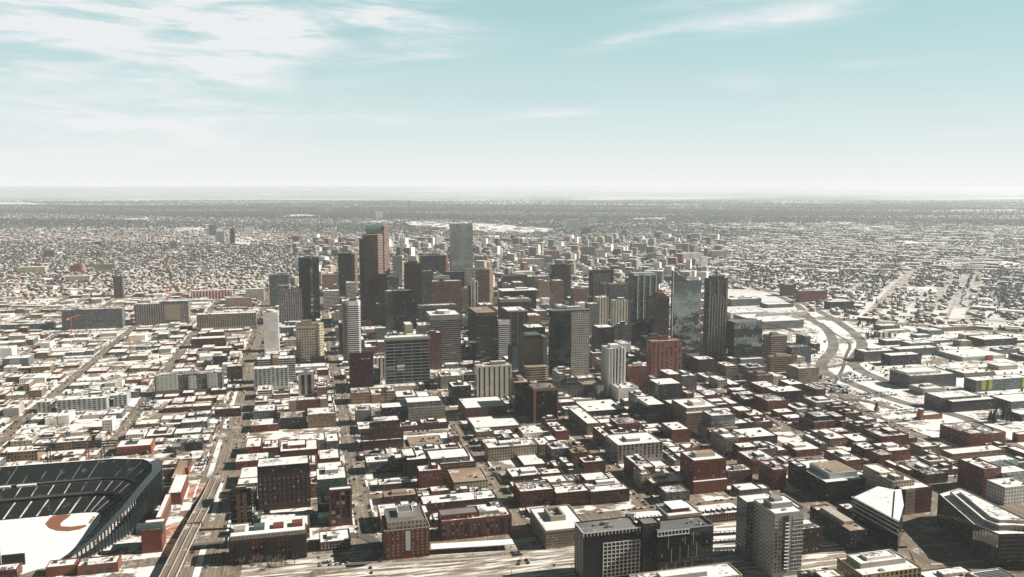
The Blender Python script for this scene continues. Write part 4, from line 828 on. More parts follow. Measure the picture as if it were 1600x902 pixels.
B('apartment_tower','pale teal apartment tower with white vertical ribs and glass balconies','apartment tower','the teal tower with white ribs',992,431,1030,145,'x982','tealapt','roof_patchy',ph=0,cl=2,extra=both(fins('white_rib','grid_white',4,.05,1.02,1.2,1.0),lambda r,hw,hd,h: boxpart(r,'penthouse','teal_light',(-hw*.9,hw*.9,-hd*.2,hd*.9,h-.9,h+4))))
B('office_tower','narrow dark brown tower with a rounded hood roof in front of the slanted glass tower','office tower','the dark brown hooded tower',1022,465,1046,112,26,'vbrown','roof_bare',ph=0,cl=0,extra=lambda r,hw,hd,h:(lambda b:(b.tube((0,-hd*.7,h-4),(0,hd*.7,h-4),hw*.8,16),b.build('hood','wood_brown',r)))(MB()))
def f_slant(root,hw,hd,h):
    b=MB(); n=10
    A=[(-hw,-hd,h),(hw,-hd,h-17),(hw,hd,h-17),(-hw,hd,h)]
    b.face([(-hw,-hd,h-.6),(hw,-hd,h-.6),(hw,-hd,h-.5),(-hw,-hd,h+19)],mi=0); b.face([(hw,hd,h-.6),(-hw,hd,h-.6),(-hw,hd,h+19),(hw,hd,h-.5)],mi=0)
    b.face([(-hw,hd,h-.6),(-hw,-hd,h-.6),(-hw,-hd,h+19),(-hw,hd,h+19)],mi=0); b.face([(-hw,-hd,h+19),(hw,-hd,h-.5),(hw,hd,h-.5),(-hw,hd,h+19)],mi=1)
    b.build('slanted_crown',[facade('glassblue'),'glass_mirror'],root)
    boxpart(root,'glass_edge','grid_white',(-hw-.5,-hw+.6,-hd-.5,-hd-.003,0,h+19))
B('glass_tower','tall mirrored glass tower with a slanted blade crown','glass tower','the mirrored tower with slanted crown',1052,440,1076,163,'x1049','glassblue','roof_bare',ph=0,cl=0,extra=f_slant,steps=[(1.0,1.85,.0,.9,0,'glassblue','roof_bare')])
def f_4s(root,hw,hd,h):
    b=MB(); b.tube((0,0,h-1),(0,0,h+14),2.2,6,r2=.4); b.build('spire','unit_dark',root)
    boxpart(root,'penthouse','unit_dark',(-hw*.7,hw*.7,-hd*.6,hd*.6,h-.9,h+4))
    for k in range(7):
        x=-hw+(k+.5)*2*hw/7; boxpart(root,'white_rib','stone_grey',(x-.7,x+.7,-hd-.7,-hd-.003,10,h*(.8 if k%3 else .98)))
B('apartment_tower','tall dark tower with pale ribs, stepped black top and a short spire','apartment tower','the dark ribbed tower with a spire',1108,436,1138,165,'x1101','vmixdark','roof_patchy',ph=0,cl=1,extra=f_4s)
def f_reflect(root,hw,hd,h): boxpart(root,'podium','wall_grey',(-hw*.6,hw+1,-hd-8,-hd-.003,0,h*.22)); boxpart(root,'podium_roof','snow',(-hw*.58,hw*.9,-hd-7.6,-hd-.4,h*.22,h*.22+.3))
B('glass_tower','mirror glass office block reflecting snowy roofs beside the beige offices','glass tower','the mirror glass block',1148,504,1192,577,'x1132','glassblue','roof_bare',ph=0,cl=2,extra=f_reflect)
B('office_building','beige banded office tower behind the balconied beige office','office building','the beige banded tower',1205,526,1230,570,'x1192','ribtan','roof_bare',ph=1,cl=1)
B('office_building','beige office with tan roof and long balconies near the highway','office building','the beige balconied office',1205,558,1246,583,'x1198','ribtan','roof_tan',ph=1,cl=1)
B('apartment_building','teal-grey apartment block beside the sunken creek road','apartment building','the teal-grey block by the creek',1237,543,1268,570,24,'tealapt','roof_patchy',ph=0,cl=3)
def f_or(root,hw,hd,h):
    for k in range(12): boxpart(root,'balcony','concrete_plain',(hw+.003,hw+1.6,-hd*.8,hd*.2,5+k*4.6,6+k*4.6))
    boxpart(root,'brick_stair_tower','redbrick_plain',(-hw*.3,hw*.3,hd*.2,hd*.7,h-.9,h+6)); 
B('apartment_tower','orange-red brick apartment tower with dark vertical balcony slots','apartment tower','the orange-red brick tower',1018.7,534,1066,593,22,'vorange','roof_tan',ph=0,cl=1,extra=f_or)
B('apartment_tower','white tower with bold black vertical stripes and small roof box','apartment tower','the white tower with black stripes',950,545,978,620,'x940','vwhite','roof_patchy',ph=0,cl=2,extra=both(fins('white_pier','grid_white',6,0,1.0,1.9,1.0,side=5),roofbox('grid_white',.5,.5,4)))
B('office_building','plain white windowless block with a square of roof machines','office building','the white windowless block',967,607,998,628,'x953','blankwhite','roof_snow',ph=0,cl=10)
B('office_tower','dark red brick tower block between the white striped and orange towers','office tower','the dark red block',985,573,1014,46,'x979','redbrick','roof_snow',ph=1,cl=1)
B('office_building','black glass cube office with white cluttered roof near the hooded tower','office building','the black cube office',992,505,1021,60,'x986','glassblk','roof_patchy',ph=1,cl=5)
B('office_building','black office with teal flat roof behind the orange-red brick tower','office building','the teal-roofed black office',1010,528,1041,54,30,'ribdark','copper_green',ph=0,cl=0,extra=roofbox('unit_dark',.4,.4,4))
B('office_building','low dark office with small terraces right of the teal-roofed office','office building',None,1068,545,1098,40,30,'grey','roof_patchy',ph=1,cl=3)
B('office_building','brown brick market block with white roof right of the orange-red tower','office building','the brown market block',1092,562,1118,26,40,'darkbrick','roof_snow',ph=0,cl=4)
B('office_building','low pale curved office at the foot of the cream white offices','office building',None,945,515,970,48,26,'cream','roof_snow',ph=0,cl=2,poly=oct_(.3))
B('office_building','grey concrete office with shallow roof beside the black cube office','office building',None,970,508,985,55,26,'concrete','roof_snow',ph=1,cl=2)
B('office_building','cream banded tower in front of the dark framed tower','office building','the cream banded tower',934,465,951,72,26,'vcream','roof_snow',ph=0,cl=2)
B('office_building','dark grey blank slab left of the cream banded tower','office building',None,920,475,936,72,26,'blankgrey','roof_snow',ph=0,cl=2)
B('office_building','white corner office attached behind the dark grey blank slab','office building',None,904,474,919,70,26,'blankwhite','roof_snow',ph=0,cl=2)
B('office_building','brown brick office with banded top right of the black faceted tower','office building','the brown banded office',896,452,919,70,26,'pinkstone','roof_bare',ph=1,cl=0)
B('office_building','pair of pale tan slender blocks beside the teal ribbed tower','office building','the pale tan slender pair',959,470,981,70,20,'vcream','roof_snow',ph=1,cl=1)
B('office_tower','large white grid office building in the hazy middle distance','office building','the white grid office far back',817,405,851,46,40,'grid','roof_snow',ph=0,cl=0)
B('office_building','dark slab right behind the white grid office in the middle distance','office building',None,838,402,863,50,24,'grey','roof_bare',ph=0,cl=0)
B('office_building','long black slab building with pale roof line behind the dark roof-tank tower','office building','the long black slab',786,431,824,62,30,'ribdark','roof_bare',ph=0,cl=0)
B('office_building','black building under an overhanging flat white square roof','office building','the black hall with a white slab roof',786,455,838,60,40,'glassblk','roof_snow',ph=1,cl=0,extra=lambda r,hw,hd,h: boxpart(r,'roof_slab','snow',(-hw-4,hw+4,-hd-4,hd+4,h,h+1)))
B('office_building','white and glass mid-rise offices left of the black faceted tower','office building',None,835,432,858,48,26,'bluegrey','roof_snow',ph=0,cl=1)
B('office_building','cream civic building with white roof behind the long black slab','office building',None,806,425,836,34,40,'cream','roof_snow',ph=0,cl=0)
B('office_building','grey pod office with stone base in front of the tower of wrinkled glass','office building','the bluish low office',872,604,912,622,26,'vmix','roof_snow',ph=1,cl=3)
B('office_building','plain beige low office with empty roof right of the bluish low office','office building',None,912,603,939,616,26,'blank','roof_tan',ph=0,cl=1)
B('office_building','stone office with rows of dark windows behind the white black-striped tower','office building',None,926,552,943,28,20,'tanbrick','roof_snow',ph=1,cl=1)
B('office_building','three-storey beige terrace building between the gold tower and white striped tower','office building',None,566,515,600,18,40,'cream','roof_snow',ph=0,cl=3)
B('parking_garage','pale concrete deck building below the tall brown tower','parking garage',None,566,536,601,14,26,'garage','roof_snow',ph=0,cl=2)
# ---- middle ground, left
B('apartment_building','long dark grey-violet apartment block with seven-storey grid front far left','apartment building','the long grey-violet block',96,485,190.6,515.7,30,'bluegrey','roof_patchy',ph=0,cl=4,steps=[(.0,1,-.12,.0,-10,'grey','roof_patchy')])
B('apartment_building','large green-glass and tan apartment block with a brown gridded left half','apartment building','the green and tan apartment block',209,476,294,509,34,'vmix','roof_patchy',ph=0,cl=3,steps=[(.5,1,.0,.9,5,'tealapt','roof_patchy')],extra=lambda r,hw,hd,h: boxpart(r,'tan_panel','stone_plain',(hw*.1,hw*.7,-hd-.3,-hd-.003,10,h-4)))
B('apartment_building','tan and dark glass apartment block on a pale podium','apartment building','the tan block on a podium',307,492,400,517,30,'vmixtan','roof_snow',ph=0,cl=4,extra=lambda r,hw,hd,h: boxpart(r,'podium','wall_grey',(-hw-1,hw+1,-hd-6,-hd-.003,0,6)))
B('apartment_building','brown and dark low apartment block right before the plain white tower','apartment building','the brown low apartments',298,530,352,545,30,'darkbrick','roof_snow',ph=0,cl=3)
def f_mint(root,hw,hd,h):
    boxpart(root,'pale_bay','mint_m',(-hw+2,-hw*.32,-hd-1.2,-hd-.003,9,h-1),(-hw*.0,hw*.22,-hd-1.2,-hd-.003,9,h-3),(hw*.55,hw*.85,-hd-1.2,-hd-.003,9,h-1))
    windows_on(root,(-hw+2,-hd-1.2),(-hw*.32,-hd-1.2),9,h-1,5,6,1.6,1.8,'unit_white',.3); windows_on(root,(hw*.55,-hd-1.2),(hw*.85,-hd-1.2),9,h-1,3,6,1.6,1.8,'unit_white',.3); windows_on(root,(0,-hd-1.2),(hw*.22,-hd-1.2),9,h-3,2,6,1.6,1.8,'unit_white',.3)
    boxpart(root,'podium','blankb_m',(-hw-1,hw+1,-hd-3,-hd-1.3,0,8.5))
B('apartment_building','large apartment block with mint-white window bays on a dark brick base','apartment building','the mint-bayed apartment block',241,587.7,347,620,26,'mint2','roof_patchy',ph=0,cl=6,extra=f_mint)
B('apartment_tower','short black apartment tower behind the mint-bayed block','apartment tower','the short black tower',332,557,354,574,26,'dark','roof_patchy',ph=1,cl=1)
B('brick_building','square dark brick building right behind the mint-bayed block','brick building',None,354,573,378,594,20,'darkbrick','roof_patchy',ph=0,cl=1)
B('apartment_tower','isolated dark red brick slab tower in the left distance','apartment tower','the isolated dark red slab',176.6,433,190,466,30,'redslab','roof_bare',ph=0,cl=0,extra=lambda r,hw,hd,h: boxpart(r,'brick_frame','redbrick_plain',(-hw-.5,-hw+2,-hd-.5,-hd-.003,0,h+3),(hw-2,hw+.5,-hd-.5,-hd-.003,0,h+3),(-hw+2,hw-2,-hd-.5,-hd-.003,h-6,h+3)))
B('apartment_building','long mint-grey apartment building with dark recesses and a snowy roof','apartment building','the long mint-grey apartments',88,626,166,645,26,'mintgrey','roof_snow',ph=0,cl=7)
B('apartment_building','mint-grey end wing with white roof left of the long mint-grey apartments','apartment building',None,57,629,79,646,24,'mintgrey','roof_snow',ph=0,cl=3)
B('apartment_building','mint-grey right wing with white roof joined to the long mint-grey apartments','apartment building',None,177,618,198,636,30,'mintgrey','roof_snow',ph=0,cl=3)
B('warehouse','grey metal warehouse with pale front panel and sunlit right wall','warehouse','the grey metal warehouse',3,561,44,577,34,'blankgrey','roof_snow',ph=0,cl=1,extra=lambda r,hw,hd,h: boxpart(r,'front_panel','metal_grey',(-hw*.45,hw*.35,-hd-.2,-hd-.003,1,h-1.5)))
B('warehouse','brown brick warehouse with a white roof below the grey metal warehouse','warehouse',None,48,574,78,584,30,'tanbrick','roof_snow',ph=0,cl=2)
def f_hollow(root,hw,hd,h):
    boxpart(root,'roof_step','cream_m' if 'cream_m' in MATS else 'stone_plain',(-hw*.55,-hw*.1,-hd*.2,hd*.95,h-.8,h+2.5))
B('brick_building','orange-red brick building with a courtyard roof behind the stadium','brick building','the orange-red building behind the stadium',181,699,236,713,30,'redorange','roof_snow',ph=0,cl=1,extra=both(lambda r,hw,hd,h: boxpart(r,'courtyard','unit_dark',(-hw*.62,hw*.1,-hd*.35,hd*.75,h-.88,h-.7)),wins(12,2,1.5,2.2,'redbrick_plain',1.5,1.5,lp=.05)))
B('apartment_building','tan and dark apartment block with white roof left behind the stadium','apartment building','the tan apartments behind the stadium',0,708,58,724,26,'tanbrick','roof_snow',ph=0,cl=6)
B('apartment_building','pale beige apartment row with many snowy roof pieces above the tan apartments','apartment building',None,16,690,50,700,22,'cream','roof_snow',ph=1,cl=8)
B('apartment_building','beige brick apartments with dark bays beside the stadium light rack','apartment building',None,86,692,135,704,26,'tanbrick','roof_snow',ph=1,cl=8)
B('brick_building','low brick building with red side wall directly behind the grandstand','brick building',None,82,713,130,719,24,'brick','roof_snow',ph=0,cl=3)
B('apartment_building','white apartment house with brick right side beside the diagonal street','apartment building','the white house with brick side',159,657,175,675,24,'white','roof_snow',ph=0,cl=2)
B('apartment_building','tan apartment tower block with red brick centre and beige ends','apartment building','the tan block with red centre',451,626.5,512,654,16,'redtan','roof_snow',ph=0,cl=3,extra=lambda r,hw,hd,h: boxpart(r,'end_wall','stone_plain',(-hw-.3,-hw*.62,-hd-.5,-hd-.003,0,h),(hw*.62,hw+.3,-hd-.5,-hd-.003,0,h)))
B('apartment_tower','narrow grey tower with two dark vertical window strips and snowy roof','apartment tower','the narrow grey tower',465.4,582,491,620,16,'blank','roof_snow',ph=1,cl=1,extra=lambda r,hw,hd,h: boxpart(r,'window_strip','glass_pane',(-hw*.6,-hw*.2,-hd-.3,-hd-.003,3,h-5),(hw*.15,hw*.6,-hd-.3,-hd-.003,3,h-5)))
B('apartment_building','white and grey balconied apartment block on a brick base near the avenue','apartment building','the balconied white-grey block',396,577,450,611,22,'mintgrey','roof_snow',ph=0,cl=5,base=6)
B('office_building','pale banded office slab with tan stair core behind the balconied block','office building','the banded slab with tan core',402,562,461,600,22,'riblight','roof_snow',ph=0,cl=3,extra=lambda r,hw,hd,h: boxpart(r,'stair_core','orangeb2',(-hw*.2,hw*.1,-hd-.6,hd,0,h+2)))
B('warehouse','flat pale-blue roofed hall in front of the gold-beige tower','warehouse',None,462,574,510,583,28,'blank','snow_cool',ph=0,cl=2)  # roof in a slightly cooler snow tone
B('office_building','slim cream office with vertical windows right of the dark red tower','office building',None,584,560,602,592,20,'vcream','roof_snow',ph=0,cl=2)
B('office_building','cream boxy office with white roof left of the gold-beige tower','office building',None,446,531,463,542,22,'cream','roof_snow',ph=1,cl=1)
B('office_building','low long office with a blue-grey front between the white and gold towers','office building',None,438,512,470,522,26,'bluegrey','roof_snow',ph=0,cl=1)
B('shop_building','dark brick two-storey shop row with white roof beside the wide avenue','shop',None,335,640,376,653,16,'darkbrick','roof_snow',ph=0,cl=3)
B('warehouse','grey low warehouse with plain white roof in the parking lots','warehouse','the grey low warehouse in the lots',282,661,324,671,26,'grey','roof_snow',ph=0,cl=2)
B('warehouse','grey-green building with arched metal roof beside the dark club building','warehouse','the arched metal roof building',267,699,288,707,22,'grey','metal_grey',ph=0,cl=1)
B('shop_building','dark two-storey club building right of the arched metal roof','shop',None,290,692,316,705,18,'dark','roof_patchy',ph=1,cl=2)
B('shop_building','long brick shop row with patchy snow roof in the middle of the lots','shop',None,257,638,330,646,20,'brick','roof_snow',ph=0,cl=6)
B('warehouse','white-roofed brick warehouse beside the broad avenue right of the lots','warehouse','the white-roofed brick warehouse by the avenue',367,722,428,735,30,'brick','roof_snow',ph=0,cl=4)
B('apartment_building','red and white apartment cluster with bright red walls in the far left','apartment building','the bright red and white apartments',298,455,362,468,30,'redwhite','roof_snow',ph=0,cl=2)
B('apartment_building','cream and brick bay-fronted apartments right of the bright red cluster','apartment building',None,352,466,393,482,20,'vred','roof_snow',ph=0,cl=2)
B('office_building','cream box building with dark opening left of the slim teal tower','office building','the cream box far left of centre',384,452,412,472,26,'blank','roof_snow',ph=0,cl=1)
B('apartment_building','orange-red apartment block in the far left distance','apartment building','the far orange-red block',109,415,127,427,20,'redorange','roof_bare',ph=0,cl=0)
B('office_building','long cream hospital-like building with white roofs at far left','office building','the long cream hospital building',101,432,140,441,30,'blank','roof_snow',ph=0,cl=1)
B('office_building','pale blocky institutional building with sunny fronts at far left','office building',None,26,418,70,428,40,'cream','roof_snow',ph=0,cl=1)
B('apartment_building','olive green and white apartment pair right of the far orange-red block','apartment building',None,146,414,180,423,30,'yellow','roof_bare',ph=0,cl=0)
B('warehouse','low long strip of green-grey market halls at the left edge','warehouse',None,0,508,82,518,24,'bluegrey','roof_snow',ph=0,cl=2)
B('warehouse','white metal-sided hall at the left edge above the grey warehouse','warehouse',None,-10,545,18,561,30,'blankwhite','roof_snow',ph=0,cl=1)
# ---- campus and arts halls on the right
B('office_building','large grey and white campus building with a glass clerestory','campus building','the grey and white campus building',1423,588,1495,608,50,'grey','roof_snow',ph=0,cl=3,steps=[(.0,.75,.2,.8,4,'white','roof_snow')])
B('office_building','low white-roofed pavilion in front of the grey and white campus building','campus building',None,1444,608,1477,618,'x1421','blank','roof_snow',ph=1,cl=2)
B('office_building','long dark campus hall with several white roofs and an angled glass front','campus building','the long dark campus hall',1489,628,1558,645,44,'dark','roof_snow',ph=0,cl=2,steps=[(-.1,.8,.3,1.1,3,'grey','roof_snow')])
B('apartment_building','grey apartment block with bright yellow-green corner bays at the right','apartment building','the yellow-green cornered block',1526,595,1610,613,26,'bluegrey','roof_snow',ph=0,cl=2,extra=lambda r,hw,hd,h: boxpart(r,'yellow_bay','yellow_m',(-hw*.82,-hw*.66,-hd-.5,-hd-.003,3,h),(-hw*.55,-hw*.42,-hd-.5,-hd-.003,3,h),(hw*.7,hw*.9,-hd-.5,-hd-.003,3,h)))
B('church','small orange stone church with a square tower amid the parking lots','church','the small orange church',1443,649,1473,657,14,'orange','roof_snow',ph=0,cl=0,extra=lambda r,hw,hd,h:(boxpart(r,'bell_tower','orangebrick_plain',(-hw-5,-hw-.01,-hd,-hd+6,0,16)),boxpart(r,'tower_cap','snow',(-hw-5.3,-hw+.3,-hd-.3,-hd+6.3,16,16.6))))
B('office_building','dark long campus hall with white roof at the right edge','campus building',None,1580,628,1640,640,40,'grey','roof_snow',ph=0,cl=2)
def f_box(root,hw,hd,h): boxpart(root,'red_entrance','crane_red',(hw*.05,hw*.3,-hd-5,-hd-.01,0,h+1)); boxpart(root,'glass_band','teal_light',(-hw-.3,hw+.3,-hd-.3,-hd-.003,h*.35,h*.75),(-hw-.3,-hw-.003,-hd,hd,h*.35,h*.75))
B('school_building','broad flat pale-blue banded hall with a bright red entrance box','school','the pale hall with a red entrance',1505,558,1572,565,'x1466','blankwhite','roof_snow',ph=0,cl=3,extra=f_box)
B('school_building','long dark school building with bright roof left of the pale hall','school','the long dark school',1405,546,1468,558,26,'grey','roof_snow',ph=0,cl=1)
B('school_building','long diagonal white-roofed wing above the pale hall','school',None,1538,531,1590,542,'x1510','dark','roof_snow',ph=0,cl=1)
B('school_building','dark school wing with two white roof plates near the boulevard end','school',None,1468,512,1526,519,34,'tanbrick','roof_snow',ph=1,cl=1)
B('office_building','grey campus block with rows of windows at the road bend','campus building','the campus block at the road bend',1351,550,1400,566,30,'grey','roof_snow',ph=1,cl=2)
B('office_building','dark flat campus block at the far bend with snowy rooftop','campus building',None,1392,556,1440,572,26,'dark','roof_snow',ph=0,cl=1)
B('convention_hall','huge low convention hall with a sweeping bright white roof','convention center','the huge white-roofed convention hall',1186,503,1256,516,'x1146','glassgrey','roof_snow',ph=0,cl=14,extra=lambda r,hw,hd,h: boxpart(r,'roof_blade','teal_light',(-hw*.3,hw+14,hd*.3,hd*.42,h-.5,h+5)))
B('convention_hall','far white-roofed wing of the convention centre behind its main hall','convention center',None,1142,489,1200,18,60,'blankwhite','roof_snow',ph=0,cl=8)
occp([(1128,535),(1290,535),(1262,478),(1215,455),(1120,450)])
B('convention_hall','low arts hall with glass side and white roof behind the convention hall','theatre hall','the arts hall behind',1143,468,1190,20,40,'bluegrey','roof_snow',ph=1,cl=3)
B('office_building','low white-roofed depot beside the highway past the convention hall','depot',None,1200,476,1240,10,40,'grey','roof_snow',ph=0,cl=2)
B('office_building','long flat hall between the mirror glass block and the convention hall roofs','hall',None,1205,489,1262,9,26,'blankwhite','roof_snow',ph=0,cl=4)
B('warehouse','white barrel-roofed hall below the convention hall','warehouse',None,1192,524,1238,12,40,'blankwhite','roof_snow',ph=0,cl=1)
B('office_building','dark brown slab office across the highway from the convention hall','office building','the dark brown slab across the highway',1251,455,1293,473,24,'redbrick','roof_snow',ph=1,cl=0)
B('office_building','square dark brown block left of the dark brown slab across the highway','office building',None,1226,445,1244,463,26,'darkbrick','roof_snow',ph=1,cl=0)
B('office_building','low black office with snowy roof right of the dark brown slab','office building',None,1297,472,1334,484,26,'dark','roof_snow',ph=0,cl=0)
# ---- distance
for (nm,lb,a,b_,c,H_,d_,sty) in [
 ('apartment_tower','dark slim tower of the far park cluster with flat top',326,352,337,370,24,'grey'),
 ('apartment_tower','pale tower pair with a sunny side right of the far park cluster',337,362,350,379,24,'concrete'),
 ('apartment_tower','black slender tower at the right end of the far park cluster',359,357,366,382,20,'dark'),
 ('apartment_tower','white twin slabs beyond the snowy park on the left',382,355,396,366,24,'white'),
 ('apartment_tower','small white tower alone on the far left plain',220,366,229,376,18,'white'),
 ('apartment_tower','lone brick mid-rise on the far left plain',147,378,158,384,18,'redbrick'),
 ('apartment_tower','short striped block left of the far park cluster',265,377,277,389,22,'vmix'),
 ('apartment_tower','pale teal block at the left among distant houses',67,391,84,403,22,'tealapt'),
 ('hospital_tower','pale hospital tower on the far centre-left plain',507,320,518,330,40,'concrete'),
 ('office_tower','white striped mid-rise on the far centre plain',587,331,598,342,30,'white'),
 ('apartment_tower','white tower in front of the far snowy park',517,361,526,374,24,'cream'),
 ('apartment_tower','tiny pair of slim dark towers near the horizon',637,314,640,326,20,'grey'),
 ('apartment_tower','pale block left of the tall grey-green slab far behind',683,369,691,380,20,'white'),
 ('office_tower','large teal stepped glass office far beyond the centre',884,343,906,362,50,'glasspale'),
 ('office_tower','flat teal glass slab right of the far stepped office',916,341,934,349,40,'glasspale'),
 ('apartment_tower','brown block just below the far flat teal slab',911,356,923,367,30,'brick'),
 ('apartment_tower','tan striped tower among the hazy mid-rises right of the grey-green slab',804,383,817,402,22,'vcream'),
 ('apartment_tower','pink brick slab tower among the hazy mid-rises',852,392,874,408,24,'pinkstone'),
 ('apartment_tower','teal tower with podium in the hazy band right of centre',912,386,931,401,24,'bluegrey'),
 ('apartment_tower','cream block beside the teal podium tower in the haze',931,390,946,403,24,'cream'),
 ('office_building','wide green-grey office block in the haze',988,381,1011,395,30,'grey'),
 ('apartment_tower','small grey tower below the wide green-grey office',1013,396,1025,409,20,'tealapt'),
 ('hospital_tower','white hospital slab with striped front in the right haze',1066,396,1098,412,30,'white'),
 ('hospital_tower','bright white tall block right of the striped hospital',1096,401,1106,421,20,'blankwhite'),
 ('office_building','low grey block with brown side at the right haze',1112,392,1137,403,30,'concrete'),
 ('apartment_tower','small teal tower rising from the far right houses',1125,376,1134,384,22,'tealapt'),
 ('apartment_tower','slim dark tower far right of the stepped teal office',973,360,979,372,20,'grey'),
 ('apartment_tower','pale slim tower left of the slim dark one in the haze',953,358,962,370,20,'concrete'),
 ('apartment_tower','dark grey tower pair above the pink brick slab',829,377,845,392,24,'grey'),
 ('office_building','white office behind the wide green-grey office',1046,384,1056,395,24,'white'),
 ('apartment_tower','twin dark cylinders-like towers left of the white hospital slab',1055,381,1086,393,26,'bluegrey')]:
    B(nm, lb, 'tower' if 'tower' in nm else 'office building', None, a, b_, c, H_, d_, sty, 'roof_snow', ph=0, cl=0)
# ------------------------------------------------------------------ buildings with footprints of their own
def polybuilding(name, label, cat, ref, pts, h, style, rm, extra=None, crown=0, base=0):
    W_ = [g(px, py, h) for px, py in pts]; cx = sum(a for a, b in W_)/len(W_); cy = sum(b for a, b in W_)/len(W_)
    root = thing(name, label, cat, (cx, cy, 0), 0); pl = [(a-cx, b-cy) for a, b in W_]
    shell(root, pl, 0, h, style, rm=rm, crown=crown, base=base)
    if extra: extra(root, pl, h)
    occ_poly(W_); p0 = proj(cx, cy, h*.6)
    if ref: LAND.append((ref, p0[0], p0[1], label))
    BUILT.append((name, label, cx, cy, 40, 40, h, st(cx, cy)))
    return root
def along(pl, i, out, z0, z1, root, name, m_, f0=0, f1=1, th=.4):
    p = Vector(pl[i]); q_ = Vector(pl[(i+1) % len(pl)]); d = (q_-p); n = Vector((d.y, -d.x)).normalized(); a = p+d*f0; b = p+d*f1
    mb = MB(); A = [a+n*.004, b+n*.004, b+n*out, a+n*out]
    mb.face([(*A[0],z0),(*A[3],z0),(*A[3],z1),(*A[0],z1)]); mb.face([(*A[3],z0),(*A[2],z0),(*A[2],z1),(*A[3],z1)]); mb.face([(*A[2],z0),(*A[1],z0),(*A[1],z1),(*A[2],z1)])
    mb.face([(*A[0],z1),(*A[3],z1),(*A[2],z1),(*A[1],z1)]); mb.face([(*A[1],z0),(*A[2],z0),(*A[3],z0),(*A[0],z0)]); mb.build(name, m_, root)
def f_f27(root, pl, h):
    inn = inset(pl, 9); shell(root, inn, h-.9, h+4, 'stone', name='upper_storey', rm='roof_snow')
    inn2 = inset(pl, 16); b = MB(); n = len(inn2)
    for i in range(n): j = (i+1) % n; b.face([(*inn2[i], h+3.1), (*inn2[j], h+3.1), (*inn2[j], h+6), (*inn2[i], h+6)])
    b.build('penthouse', 'metal_grey', root); b = MB(); b.face([(*p, h+6) for p in inn2]); b.build('penthouse_roof', 'roof_snow', root)
    along(pl, 1, .5, 3, h-1, root, 'mirror_front', 'glass_mirror', .02, .98)
    for k in range(9): along(pl, 1, .7, 3, h-1, root, 'mullion', 'steel_dark', k/9, k/9+.012)
polybuilding('office_building', 'big dark glass office with cut corner mirroring snow in the right foreground', 'office building', 'the big dark glass office with mirror corner',
    [(1466,771),(1521,819),(1562,835),(1592,834),(1660,838),(1500,761)], 30, 'glassblk2', 'roof_snow', f_f27)
def f_f24(root, pl, h):
    along(pl, 0, .5, h-13, h-12, root, 'white_band', 'grid_white'); along(pl, 0, .5, h-8.5, h-7.5, root, 'white_band', 'grid_white'); along(pl, 0, .5, h-4.5, h-3.5, root, 'white_band', 'grid_white'); along(pl, 0, 1.6, h-.8, h+.2, root, 'roof_eave', 'concrete_plain')
    b = MB(); c = Vector(pl[1]); d = Vector(pl[2]); e = Vector(pl[3]); k = Vector(pl[0]); w1 = c+(k-c)*.12; w2 = e+(k-e)*.12
    A = [(*c, h+.55), (*d, h+.6), (*e, h+.6), (*w2, h+.6), (*w1, h+.55)]; b.face(A); b.face([(x, y, z-.5) for x, y, z in A][::-1]); n = len(A)
    for i in range(n): j = (i+1) % n; b.face([(A[i][0], A[i][1], A[i][2]-.5), (A[j][0], A[j][1], A[j][2]-.5), A[j], A[i]])
    b.build('roof_prow', 'snow', root)
    clutter(root, min(p[0] for p in pl)+30, max(p[0] for p in pl)-22, min(p[1] for p in pl)+35, max(p[1] for p in pl)-8, h-.9, 7, 1.2)
polybuilding('office_building', 'pointed glass office whose white prow roof overhangs the snowy plaza', 'office building', 'the pointed prow office',
    [(1332,776),(1405,815),(1412,790),(1408,765),(1372,758)], 31, 'glassblk2', 'roof_snow', f_f24)
def f_f32(root, pl, h):
    inn = inset(pl, 6); b = MB(); n = len(inn)
    for i in range(n): j = (i+1) % n; b.face([(*inn[i], h-.9), (*inn[j], h-.9), (*inn[j], h+3), (*inn[i], h+3)])
    b.face([(*p, h+3) for p in inn]); b.build('roof_screen', 'concrete_plain', root)
    inn = inset(pl, 7.5); b = MB(); b.face([(*p, h+3.2) for p in inn]); b.build('penthouse_roof', 'snow', root)
B('office_building', 'broad white-roofed building with ochre panelled side at the bottom right', 'office building', 'the ochre-sided white roof building',1348,899,1440,20,'x1308','ochre','roof_snow',ph=0,cl=4,
  steps=[(.12,.9,.35,.9,3.5,'blank','roof_snow'),(.3,.8,.5,.8,5,'blankwhite','roof_snow')])
def f_solar(root, hw, hd, h):
    for k in range(8): boxpart(root, 'solar_panel_row', 'steel_dark', (-hw*.85, hw*.85, -hd*.85+k*hd*.2, -hd*.85+k*hd*.2+hd*.11, h+.2, h+.6))
B('office_building','low building at the bottom right under rows of dark solar panels','office building','the solar panel roof',1548,915,1600,22,'x1511','concrete','roof_snow',ph=0,cl=0,extra=f_solar)
B('apartment_building','low building with many white roof boxes left of the solar panel roof','apartment building',None,1462,912,1535,12,22,'darkbrick','roof_snow',ph=1,cl=12)
B('apartment_building','terraced apartment block with wooden roof gardens below the black brick office','apartment building','the roof garden block',1275,915,1322,22,'x1246','darkbrick','roof_patchy',ph=1,cl=9,steps=[(.3,1,.1,.6,4,'tanbrick','roof_snow')])
B('office_building','flat white roof with raised edge at the bottom centre edge of the photo','office building','the flat white roof at the bottom edge',1000,918,1160,26,22,'cream','roof_snow',ph=1,cl=5)
